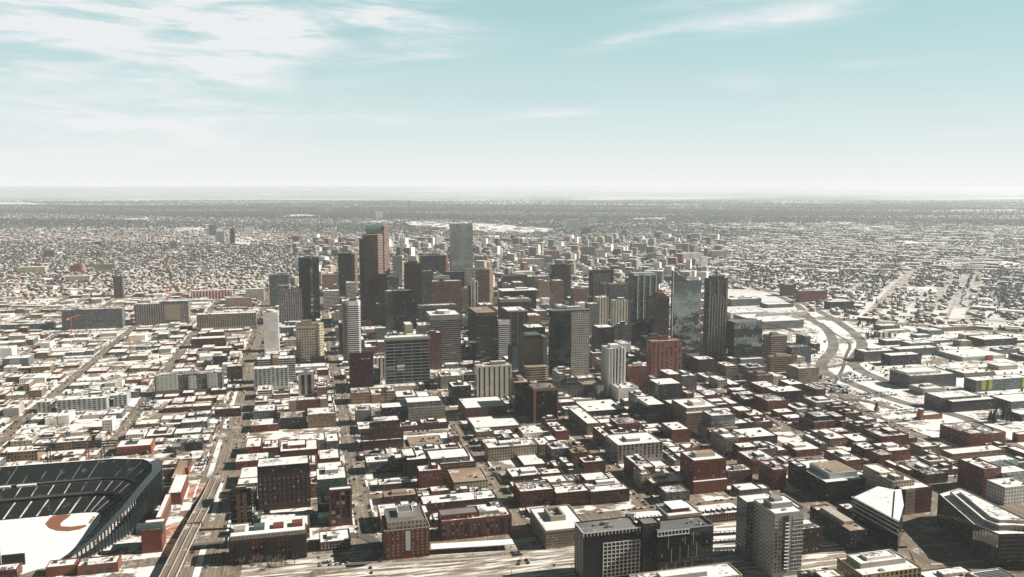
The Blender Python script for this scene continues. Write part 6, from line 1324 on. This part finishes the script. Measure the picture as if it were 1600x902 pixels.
# the rest of them, beyond three hundred, as one object
stl = []; fb = MB(); rb = MB()
def bulk(b, gb, smi):
    s0, s1, t0, t1, h, sty = gb
    p = rect(s0, s1, t0, t1); b.walls(p, 0, h, STY[sty][2], STY[sty][3], smi)
    i = inset(p, .5); z = h-.7
    for k in range(4):
        j = (k+1) % 4; b.face([(*p[k], h), (*p[j], h), (*i[j], h), (*i[k], h)], mi=smi); b.face([(*i[j], z), (*i[k], z), (*i[k], h), (*i[j], h)], mi=smi)
    b.face([(*q_, z+.01) for q_ in i], mi=0 if random.random() < .8 else 1)
    for _ in range(random.choice([0,1,1,2])):
        x = random.uniform(s0+2, s1-4) if s1-s0 > 7 else (s0+s1)/2; y = random.uniform(t0+2, t1-4) if t1-t0 > 7 else (t0+t1)/2
        b.box(x, x+random.uniform(1.5,4), y, y+random.uniform(1.5,3), z, z+random.uniform(1,2.4), mi=2)
GEN2 = GEN[NIND:]
# the older apartment quarter past the centre: compass grid (turned 45 degrees against the streets)
q2 = 1/math.sqrt(2)
def compass(s, t): return ((s-t)*q2, (s+t)*q2)          # (west, south) distances
def uncompass(wv, sv): return ((wv+sv)*q2, (sv-wv)*q2)
styles = ['brick','redbrick','tanbrick','cream','stone','grey','white','concrete','blankwhite','bluegrey','orange']
mats_b = ['roof_snow', 'roof_patchy', 'unit_white']+[facade(s_) for s_ in sorted({g_[5] for g_ in GEN2}|set(styles))]
idx = {s_: 3+k for k, s_ in enumerate(sorted({g_[5] for g_ in GEN2}|set(styles)))}
for gb in GEN2: bulk(fb, gb, idx[gb[5]])
if fb.f:
    o = fb.build('low_buildings', mats_b); o.rotation_euler = (0, 0, TH); tag(o, 'countless further low snowy-roofed city buildings between the named ones', 'buildings', None, 'stuff')
fb = MB()
def inview(X, Y, z=0, m_=40):
    if Y < 200: return False
    p = proj(X, Y, z); return -m_ < p[0] < 1600+m_ and p[1] < 960
n = 0
while n < 5200:
    D = random.uniform(1800, 9500); X = random.uniform(-.66, .66)*D; s_, t_ = st(X, D)
    if indiag(s_, t_) or (s_ > speer(t_) and s_+t_ < 3090): n += .2; continue
    if X/D > .26 and D < 6000 and random.random() < .5: n -= 0
    centre = -.26 < X/D < .24 and D < 5200
    if not centre and random.random() < (.35 if X < 0 else .05): n += .3; continue
    wv, sv_ = compass(s_, t_); w_ = random.uniform(14, 45); d_ = random.uniform(12, 30)
    h = random.choice([6,8,10,12,16,20,28,36,45]) if centre else random.choice([4,5,6,7,9]); 
    if X/D > .25: w_ *= 1.7; d_ *= 1.5; h = random.choice([5,6,7,8])
    if D > 5000: w_ *= 1.6; d_ *= 1.4
    if D < 3200 and not free(s_-w_*.7, s_+w_*.7, t_-w_*.7, t_+w_*.7): n += .3; continue
    wv = round(wv/122)*122+random.choice([-32, 32]); sty = random.choice(styles)
    c = [uncompass(wv+a, sv_+b_) for a, b_ in ((-w_/2,-d_/2),(w_/2,-d_/2),(w_/2,d_/2),(-w_/2,d_/2))]
    c = ccw(c); fb.walls(c, 0, h, 4, 3.6, idx[sty]); fb.face([(*p, h) for p in c], mi=0 if random.random() < .75 else 1); n += 1
    if random.random() < .4: i_ = inset(c, 5); fb.face([(*p, h+2) for p in i_], mi=0); [fb.face([(*i_[k], h), (*i_[(k+1)%4], h), (*i_[(k+1)%4], h+2), (*i_[k], h+2)], mi=2) for k in range(4)]
o = fb.build('distant_buildings', mats_b); o.rotation_euler = (0, 0, TH); tag(o, 'hazy mass of mid-rise and flat-roofed buildings far beyond the centre', 'buildings', None, 'stuff')
# ------------------------------------------------------------------ houses and trees of the plain (vectorised)
m, nt = mat('house_paint'); at = nt.n('ShaderNodeAttribute'); at.attribute_name = 'Col'; finish(nt, at.outputs['Color'], .85)
def arrays_mesh(name, V, loops, sizes, cols):
    me = bpy.data.meshes.new(name); nv = len(V); nl = len(loops); nf = len(sizes)
    me.vertices.add(nv); me.vertices.foreach_set('co', V.astype(np.float32).ravel()); me.loops.add(nl); me.loops.foreach_set('vertex_index', loops.astype(np.int32))
    me.polygons.add(nf); starts = np.concatenate([[0], np.cumsum(sizes)[:-1]]).astype(np.int32); me.polygons.foreach_set('loop_start', starts)
    try: me.polygons.foreach_set('loop_total', sizes.astype(np.int32))
    except Exception: pass
    a = me.attributes.new('Col', 'FLOAT_COLOR', 'FACE'); a.data.foreach_set('color', np.c_[cols, np.ones(nf)].astype(np.float32).ravel())
    me.update(calc_edges=True); me.validate(); me.materials.append(MATS['house_paint']); o = bpy.data.objects.new(name, me); COL.objects.link(o); return o
def far_points(n, d0, d1, power=2.0):
    u = rng.random(n); D = (d0**power+(d1**power-d0**power)*u)**(1/power); X = (rng.random(n)*2-1)*.66*D; return X, D
def keep_mask(X, Y, near_ok=False):
    s = X*CT+Y*ST; t = -X*ST+Y*CT; spv = np.interp(t, [p[1] for p in SPL], [p[0] for p in SPL])
    diag = (s < spv) & (s+t < 3100) & (t < 2745); camp = (s >= spv) & (s+t < 3120)
    return ~(diag | camp), s, t
OCCS = set(OCCG)
def notocc(s, t): return np.array([(int(a//6), int(b_//6)) not in OCCS for a, b_ in zip(s, t)])
SNOWP = []
def snowfield(pts, m_='campus_snow', z=.55):
    P_ = pxl(pts); out = []; n = len(P_)
    for i in range(n):
        a, c = Vector(P_[i]), Vector(P_[(i+1)%n]); L = (c-a).length; nn = Vector((-(c-a).y, (c-a).x)).normalized()
        for k in range(5): out.append(tuple(a+(c-a)*k/5+nn*(random.uniform(-.09, .09)*L if k else 0)))
    SNOWP.append(np.array(out)); sheet('snow_field', m_, ccw(out), z)
def inpolys(s, t):
    r_ = np.zeros(len(s), bool)
    for P_ in SNOWP:
        c = np.zeros(len(s), bool); n = len(P_)
        for i in range(n):
            x0, y0 = P_[i]; x1, y1 = P_[i-1]
            if y0 == y1: continue
            c ^= ((y0 > t) != (y1 > t)) & (s < (x1-x0)*(t-y0)/(y1-y0)+x0)
        r_ |= c
    return r_
for k_, l in enumerate([[(-20,321),(60,321),(62,317),(-20,316)],[(385,304),(600,303),(640,300),(380,300)],[(640,300.5),(760,300),(760,298.5),(650,298.6)],[(640,354),(760,365),(858,365),(866,357),(760,350),(650,346)],
    [(362,384),(402,382),(404,372),(385,370),(365,374)],[(262,363),(328,361),(322,356),(275,356)],[(1330,360),(1400,358),(1395,353),(1335,354)],[(1445,412),(1570,418),(1620,412),(1500,405)],[(1405,455),(1460,456),(1462,449),(1410,449)],
    [(1270,352),(1340,351),(1335,347),(1280,348)],[(980,345),(1045,344),(1040,340),(990,341)],[(435,340),(500,339),(490,335),(445,336)],[(1205,438),(1262,440),(1262,432),(1210,431)],[(1380,380),(1470,384),(1480,380),(1400,376)],
    [(1480,330),(1600,330),(1600,327.5),(1490,328)],[(200,345),(235,344),(232,341),(205,342)],[(560,350),(610,348),(605,345),(565,346)],[(1000,300),(1160,299.5),(1150,298),(1010,298.4)],[(1300,304),(1600,305),(1600,303),(1310,302.6)],[(100,306),(250,305),(240,303.6),(110,304)]]): snowfield(l, z=.55+.01*k_)
X, Y = far_points(150000, 1900, 15000, 1.35); k, s, t = keep_mask(X, Y); X, Y, s, t = X[k], Y[k], s[k], t[k]; k = notocc(s, t) & ~inpolys(s, t); s, t = s[k], t[k]
wv = (s-t)*q2; sv2 = (s+t)*q2; side = rng.integers(0, 2, len(wv))*2-1; wv = np.round(wv/100)*100+side*(31+rng.normal(0, 9, len(wv))); sv2 = np.round(sv2/13)*13+rng.normal(0, 2, len(sv2))
ok = (np.abs((sv2 % 200)) > 14) & (rng.random(len(wv)) < np.clip(.95-.5*np.sin(wv*.0019+.8)*np.sin(sv2*.0016+2)-np.clip(sv2-7000, 0, 9000)/14000, .12, 1)) & (np.abs((wv+30) % 800) > 22) & (np.abs(sv2 % 1000) > 40); wv, sv2 = wv[ok], sv2[ok]; N = len(wv)
hw_ = rng.uniform(5, 8.5, N); hd_ = rng.uniform(3.6, 5.5, N); hh = rng.uniform(3.2, 6.5, N); rr_ = rng.uniform(1.5, 3, N)
loc = np.stack([np.stack([a*hw_, b_*hd_, z], 1) for a, b_, z in ((-1,-1,0*hh),(1,-1,0*hh),(1,1,0*hh),(-1,1,0*hh),(-1,-1,hh),(1,-1,hh),(1,1,hh),(-1,1,hh),(-1,0,hh+rr_),(1,0,hh+rr_))], 1)
lw = wv[:, None]+loc[..., 0]; ls = sv2[:, None]+loc[..., 1]; V = np.stack([(lw+ls)*q2, (ls-lw)*q2, loc[..., 2]], -1).reshape(-1, 3)
F4 = [(0,1,5,4),(1,2,6,5),(2,3,7,6),(3,0,4,7),(4,5,9,8),(6,7,8,9)]; F3 = [(7,4,8),(5,6,9)]
base = (np.arange(N)*10)[:, None]; lp = np.concatenate([base+np.array(f)[None] for f in F4+F3], 1).ravel(); sz = np.tile([4]*6+[3]*2, N)
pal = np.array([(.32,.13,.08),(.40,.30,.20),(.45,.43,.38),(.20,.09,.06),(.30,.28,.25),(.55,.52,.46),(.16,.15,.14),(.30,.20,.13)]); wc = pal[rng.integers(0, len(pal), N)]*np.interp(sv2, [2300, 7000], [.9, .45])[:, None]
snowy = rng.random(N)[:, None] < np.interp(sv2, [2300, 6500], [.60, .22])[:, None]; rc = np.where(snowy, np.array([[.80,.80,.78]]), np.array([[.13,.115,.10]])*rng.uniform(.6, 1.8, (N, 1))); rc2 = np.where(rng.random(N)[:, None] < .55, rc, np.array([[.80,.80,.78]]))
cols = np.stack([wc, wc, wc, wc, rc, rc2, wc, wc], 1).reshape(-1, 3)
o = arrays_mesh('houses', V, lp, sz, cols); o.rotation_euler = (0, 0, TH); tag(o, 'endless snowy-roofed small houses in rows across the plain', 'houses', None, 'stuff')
OV = np.array([(1,0,0),(0,1,0),(-1,0,0),(0,-1,0),(0,0,1),(0,0,-.8)]); OF = [(0,1,4),(1,2,4),(2,3,4),(3,0,4),(1,0,5),(2,1,5),(3,2,5),(0,3,5)]
def trees_mesh(name, X, Y, rad, col, label, cat):
    N = len(X); j = OV[None]*rad[:, None, None]*np.array([1, 1, 1.15])+rng.normal(0, .32, (N, 6, 3))*rad[:, None, None]
    j[..., 2] += (rad*1.25)[:, None]; j[..., 0] += X[:, None]; j[..., 1] += Y[:, None]
    V = j.reshape(-1, 3); base = (np.arange(N)*6)[:, None]; lp = np.concatenate([base+np.array(f)[None] for f in OF], 1).ravel(); sz = np.full(N*8, 3)
    c = np.repeat(col, 8, 0)*rng.uniform(.7, 1.3, (N*8, 1)); o = arrays_mesh(name, V, lp, sz, c); return tag(o, label, cat, None, 'stuff')
X, Y = far_points(460000, 1900, 20000, 1.45); k, s, t = keep_mask(X, Y); X, Y, s, t = X[k], Y[k], s[k], t[k]; k = (notocc(s, t) | (Y > 6500)) & ~inpolys(s, t); X, Y = X[k], Y[k]; N = len(X)
big = np.sin(X*.0011+1.3)*np.cos(Y*.0009+.4)+np.sin(Y*.0023+X*.0007); k = rng.random(N) < np.clip(.60+.60*big, .12, 1)*np.interp(Y, [1900, 4500, 9000, 13000, 20000], [1, 1, .85, .3, .05]); X, Y = X[k], Y[k]; N = len(X)
ev = rng.random(N)[:, None] < np.interp(Y, [2500, 7000], [.15, .6])[:, None]; col = np.where(ev, np.array([[.022,.040,.040]]), np.array([[.082,.080,.075]])*rng.uniform(.6, 1.3, (N, 1)))
trees_mesh('distant_trees', X, Y, rng.uniform(2.6, 5.2, N)*np.clip(Y/5000, 1, 2.6), col, 'grey-brown and dark green trees spread over the whole plain', 'trees')
# smaller trees inside the near quarters
X, Y = far_points(6500, 900, 2700, 1.6); k, s, t = keep_mask(X, Y); k = ~k; X, Y, s, t = X[k], Y[k], s[k], t[k]
GO = set()
for (s0, s1, t0, t1, h, _) in GEN:
    for a in range(int(s0//6), int(s1//6)+1):
        for b_ in range(int(t0//6), int(t1//6)+1): GO.add((a, b_))
k = np.array([(int(a//6), int(b_//6)) not in OCCS and (int(a//6), int(b_//6)) not in GO and (min(abs((a-51+5*148) % 148), 148-abs((a-51+5*148) % 148)) > 9) and (a < -97 or b_ > 1500 or a > 900) for a, b_ in zip(s, t)])
X, Y = X[k], Y[k]; N = len(X)
ev = rng.random(N)[:, None] < .15; col = np.where(ev, np.array([[.028,.042,.034]]), np.array([[.13,.10,.078]]))
trees_mesh('small_trees', X, Y, rng.uniform(1.6, 3.2, N), col, 'small bare bushes and trees scattered between the low buildings', 'trees')
# ------------------------------------------------------------------ single trees
plain('bark', (.10,.075,.055), .9); plain('twigs', (.15,.11,.08), .9, var=.4); plain('needles', (.022,.038,.028), .9, var=.4)
def bare_tree(seed):
    rnd = random.Random(seed); t_ = MB(); c = MB(); H_ = 10; t_.tube((0,0,0),(0,0,H_*.42),.32,6,r2=.2)
    tips = []
    for k in range(7):
        a = k*2.4+rnd.uniform(-.4,.4); r_ = rnd.uniform(2, 3.4); z = rnd.uniform(H_*.6, H_*.95); p = (math.cos(a)*r_, math.sin(a)*r_, z); t_.tube((0,0,H_*rnd.uniform(.25,.42)), p, .15, 4, r2=.04); tips.append(p)
    for k in range(170):
        b0 = Vector(rnd.choice(tips))*rnd.uniform(.45, 1.0); b0.z = max(b0.z, H_*.4); d = Vector((rnd.gauss(0,1), rnd.gauss(0,1), rnd.gauss(.6,.8))).normalized()*rnd.uniform(.9, 2.0); sd_ = d.orthogonal().normalized()*rnd.uniform(.05,.13)
        c.face([b0-sd_, b0+sd_, b0+d])
    return t_.build('trunk','bark',link=False).data, c.build('crown','twigs',link=False).data
def fir_tree(seed):
    rnd = random.Random(seed); t_ = MB(); c = MB(); t_.tube((0,0,0),(0,0,3),.3,6)
    for k in range(420):
        z = rnd.uniform(1.2, 12); r_ = (12.6-z)*.27*rnd.uniform(.55, 1.1); a = rnd.uniform(0, 6.28); p = Vector((math.cos(a)*r_, math.sin(a)*r_, z)); d = Vector((math.cos(a), math.sin(a), -.5))*rnd.uniform(.6, 1.2); s2 = Vector((-math.sin(a), math.cos(a), 0))*rnd.uniform(.25,.5)
        c.face([p-s2-d*.4, p+s2-d*.4, p+d])
    return t_.build('trunk','bark',link=False).data, c.build('crown','needles',link=False).data
BT = [bare_tree(k) for k in range(4)]; FT = [fir_tree(k) for k in range(3)]
def nearref(px, py): return min(LAND, key=lambda L: (L[1]-px)**2+(2*(L[2]-py))**2)[0]
def tree(px, py, kind, label, group, sc_=1.0, name=None):
    X, Y = g(px, py); tm_, cm_ = random.choice(BT if kind == 'bare' else FT); r_ = thing(name or ('bare_tree' if kind == 'bare' else 'fir_tree'), label, 'tree', (X, Y, .1), random.uniform(0, 6), group)
    f = sc_*random.uniform(.8, 1.2)
    for nm, me in (('trunk', tm_), ('crown', cm_)): o = bpy.data.objects.new(nm, me); COL.objects.link(o); o.parent = r_; o.scale = (f, f, f)
for (x0, x1, y0, y1, n, kind, nm) in [(668,735,569,584,26,'bare','in the snowy plaza before the grey banded tower'),(640,730,586,612,10,'bare','along the shaded street right of the green-black office'),
    (505,525,626,640,8,'bare','right of the tan and red apartment block'),(396,450,630,650,14,'bare','left of the tan and red apartment block'),(20,110,655,675,10,'bare','on the street above the stadium'),
    (935,985,785,788,7,'bare','at the foot of the brown brick row end'),(365,470,880,893,12,'bare','below the long red-brown block by the rail'),(960,985,855,862,1,'bare','beside the black tower'),
    (1542,1590,648,664,20,'fir','in the dark clump on the campus snow'),(1368,1372,640,646,2,'fir','standing alone beside the snow lots'),(1338,1368,506,516,12,'fir','by the road fork past the creek'),
    (1352,1392,524,531,12,'fir','in the row across the boulevard bend'),(1168,1222,420,450,46,'fir','in the dark grove behind the convention hall'),(60,110,470,480,10,'bare','among houses at far left'),
    (1320,1342,480,492,10,'fir','around the low black office across the road'),(805,830,560,590,8,'bare','beside the tan hotel with green roof'),(1365,1400,472,482,8,'fir','along the avenue on the right'),(205,330,600,606,6,'bare','before the mint-bayed block')]:
    for _ in range(n): tree(random.uniform(x0, x1), random.uniform(y0, y1), kind, ('bare brown tree ' if kind == 'bare' else 'dark evergreen ')+nm, ('bare trees ' if kind == 'bare' else 'evergreens ')+nm, 1.0 if kind == 'bare' else (1.7 if y0 < 470 else 1.25))
# ------------------------------------------------------------------ cars
CC = {'white':(.7,.7,.68),'black':(.012,.012,.014),'silver':(.33,.34,.35),'red':(.20,.018,.014),'blue':(.025,.04,.085),'grey':(.09,.09,.095)}
CM = {}
for cn, c in CC.items():
    m, nt = mat('car_'+cn); finish(nt, c, .3, .2, spec=.6)
    b = MB(); b.box(-.9,.9,-2.25,2.25,.3,.85); P0 = [(-.85,-1.3,.86),(.85,-1.3,.86),(.85,1.5,.86),(-.85,1.5,.86)]; P1 = [(-.7,-.7,1.42),(.7,-.7,1.42),(.7,1.1,1.42),(-.7,1.1,1.42)]
    for k in range(4): b.face([P0[k], P0[(k+1)%4], P1[(k+1)%4], P1[k]], mi=1)
    b.face(P1, mi=0)
    for x in (-.85, .85):
        for y in (-1.4, 1.4): b.tube((x-.1, y, .33), (x+.1, y, .33), .33, 8, mi=2)
    CM[cn] = b.build('car', ['car_'+cn, 'glass_pane', 'unit_dark'], link=False).data
NC = 0; carstuff = []
def car(s_, t_, along_t, z=.25, park=True):
    global NC
    cn = random.choice(['white','black','silver','red','blue','grey','black','grey','silver','white','black','grey'])
    X, Y = xy(s_, t_); px, py = proj(X, Y, 0)
    if not (0 < px < 1600 and 380 < py < 900) or (-490 < s_ < -130 and 690 < t_ < 970): return
    carstuff.append((py, X, Y, z, along_t, cn, park, px))
def carlot(x0, y0, x1, y1, fill=.7):
    (sa, ta), (sb, tb) = gst(x0, y0), gst(x1, y1); s0, s1 = sorted((sa, sb)); t0, t1 = sorted((ta, tb)); t_ = t0
    r_ = 0
    while t_ < t1:
        s_ = s0
        while s_ < s1:
            if random.random() < fill and (int(s_//6), int(t_//6)) not in GO: car(s_, t_, True, .32)
            s_ += 2.9
        r_ += 1; t_ += 5.6 if r_ % 2 else 12
for L in [(494,594,522,612),(216,684,345,672),(1318,598,1350,587),(1262,617,1300,600),(1404,648,1430,640),(300,736,324,716),(1354,622,1388,612),(768,744,785,730),(240,608,236,640),(560,700,572,680),(338,655,364,645),(500,870,548,880),(800,864,830,880),(215,902,250,890)]: carlot(*L)
for (s0, s1, t0, t1, i, j) in BLOCKS:
    if random.random() < .30 and s0 < 60:
        t_ = random.choice([t0+8, t1-12]); s_ = s0+4
        while s_ < s1-4:
            c = (int(s_//6), int(t_//6))
            if random.random() < .55 and c not in GO and c not in OCCS: car(s_, t_, True, .32)
            s_ += 2.9
for (s0, s1, t0, t1, i, j) in BLOCKS:
    if s0 < -700 or t0 > 1900: continue
    for (x, f_) in ((s0-3.2, .55), (s1+3.2, .5)):
        t_ = t0+6
        while t_ < t1-6:
            if random.random() < f_: car(x, t_, True, .12)
            t_ += 6.2
    for (y, f_) in ((t0-2.8, .5), (t1+2.8, .5)):
        s_ = s0+8
        while s_ < s1-8:
            if random.random() < f_: car(s_, y, False, .12)
            s_ += 6.2
for sg in SG[3:]:
    t_ = 620
    while t_ < 2400:
        if indiag(sg, t_) and random.random() < .7: car(sg+random.choice([-7.6, 7.6, -2, 2]), t_, True, .12, False)
        t_ += random.uniform(6, 24)
for tg in TG[3:14]:
    s_ = -900
    while s_ < 850:
        if random.random() < .4: car(s_, tg+random.choice([-6, 6, 2]), False, .12, False)
        s_ += random.uniform(8, 30)
carstuff.sort(key=lambda c: -c[0])
for (py, X, Y, z, al, cn, park, px) in carstuff[:290]:
    o = bpy.data.objects.new('car', CM[cn]); COL.objects.link(o); o.location = (X, Y, z); o.rotation_euler = (0, 0, TH+(0 if al else math.pi/2)); ref = nearref(px, py)
    tag(o, f"small {cn} car {'parked' if park else 'driving'} near {ref}", 'car', f"{cn} cars {'parked' if park else 'on the street'} near {ref}")
b = MB()
for (py, X, Y, z, al, cn, park, px) in carstuff[290:7000]:
    M = Matrix.Translation((X, Y, z)) @ Matrix.Rotation(TH+(0 if al else math.pi/2), 4, 'Z'); k = list(CC).index(cn)
    a = [M @ Vector(v) for v in ((-.9,-2.2,0),(.9,-2.2,0),(.9,2.2,0),(-.9,2.2,0),(-.8,-1.2,1.4),(.8,-1.2,1.4),(.8,1.2,1.4),(-.8,1.2,1.4))]
    for f in ((0,1,5,4),(1,2,6,5),(2,3,7,6),(3,0,4,7),(4,5,6,7)): b.face([a[q_] for q_ in f], mi=k)
if b.f: tag(b.build('far_cars', ['car_'+c for c in CC]), 'the many small cars in farther streets and lots', 'cars', None, 'stuff')
# ------------------------------------------------------------------ tower cranes
def crane(px, py, hh, label, rz=.4, m_='crane_red'):
    X, Y = g(px, py); r_ = thing('tower_crane', label, 'crane', (X, Y, 0), rz); b = MB()
    for x in (-1, 1):
        for y in (-1, 1): b.tube((x, y, 0), (x, y, hh), .22, 4)
    for z in range(0, int(hh)-3, 3): b.tube((-1,-1,z),(1,-1,z+3),.12,3); b.tube((1,-1,z),(1,1,z+3),.12,3); b.tube((1,1,z),(-1,1,z+3),.12,3)
    b.build('mast', m_, r_); b = MB()
    for y, z in ((-.8, 0), (.8, 0), (0, 1.6)): b.tube((-14, y, hh+z), (38, y, hh+z), .18, 4)
    for x in range(-14, 37, 2): b.tube((x, -.8, hh), (x+1, 0, hh+1.6), .1, 3); b.tube((x+1, 0, hh+1.6), (x+2, .8, hh), .1, 3)
    b.build('jib', m_, r_); b = MB(); b.box(-15, -11, -1.2, 1.2, hh-3, hh); b.build('counterweight', 'concrete_plain', r_); b = MB(); b.box(-1.3, 1.3, 1, 3, hh-2.6, hh-.4); b.build('cab', 'unit_white', r_)
crane(112, 520, 34, 'red tower crane in front of the long grey-violet block', 1.5); crane(262, 470, 36, 'red tower crane behind the green and tan apartment block', 1.2); crane(204, 560, 38, 'red tower crane among low roofs left of the brown low apartments', 1.7)
# lattice stack on the lofts roof
X, Y = g(743, 786, 20); r_ = thing('lattice_sign', 'rusty lattice mast on the roof of the orange-red brick lofts', 'mast', (X, Y, 19), TH); b = MB()
for x in (-1, 1):
    for y in (-.8, .8): b.tube((x, y, 0), (x, y, 17), .2, 4)
for z in range(0, 16, 1): b.tube((-1, -.8, z), (1, -.8, z+1), .16, 3)
b.build('mast', 'wood_brown', r_)
# ------------------------------------------------------------------ low ridges on the skyline
V_, F_ = [], []
for (Y0, dY, amp, ph_) in ((30000, 2600, 60, .3), (41000, 3200, 110, 2.1), (52000, 3600, 190, 4.4)):
    n0 = len(V_); NX = 260
    for i in range(NX+1):
        x = -52000+104000*i/NX; hgt = amp*(.45+.3*math.sin(x*.00013+ph_)+.2*math.sin(x*.00041+ph_*3)+.12*math.sin(x*.0013+ph_)); hgt = max(2, hgt+random.uniform(-.06, .06)*amp)
        y = Y0+900*math.sin(x*.0002+ph_)
        V_ += [(x, y-dY, -1), (x, y, hgt), (x, y+dY, -1)]
    for i in range(NX):
        a = n0+i*3; F_ += [(a, a+3, a+4, a+1), (a+1, a+4, a+5, a+2)]
me = bpy.data.meshes.new('hills'); me.from_pydata(V_, [], F_); me.materials.append(MATS['ground_far']); o = bpy.data.objects.new('hills', me); COL.objects.link(o); o['kind'] = 'structure'
# ------------------------------------------------------------------ air
m = bpy.data.materials.new('haze'); m.use_nodes = True; nt = NT(m.node_tree); pvn = nt.n('ShaderNodeVolumePrincipled'); pvn.inputs['Color'].default_value = (.87, .94, .98, 1); pvn.inputs['Density'].default_value = HAZE_DENSITY; pvn.inputs['Anisotropy'].default_value = .15
oo = nt.n('ShaderNodeOutputMaterial'); nt.t.links.new(pvn.outputs[0], oo.inputs['Volume']); MATS['haze'] = m
b = MB(); b.box(-66000, 66000, -4000, 66000, -2, 331.2, bottom=True); o = b.build('haze', 'haze'); o['kind'] = 'stuff'
print('BUILT', len(BUILT), 'GEN', len(GEN), 'cars', len(carstuff), 'objs', len(bpy.data.objects), 'trees', N)
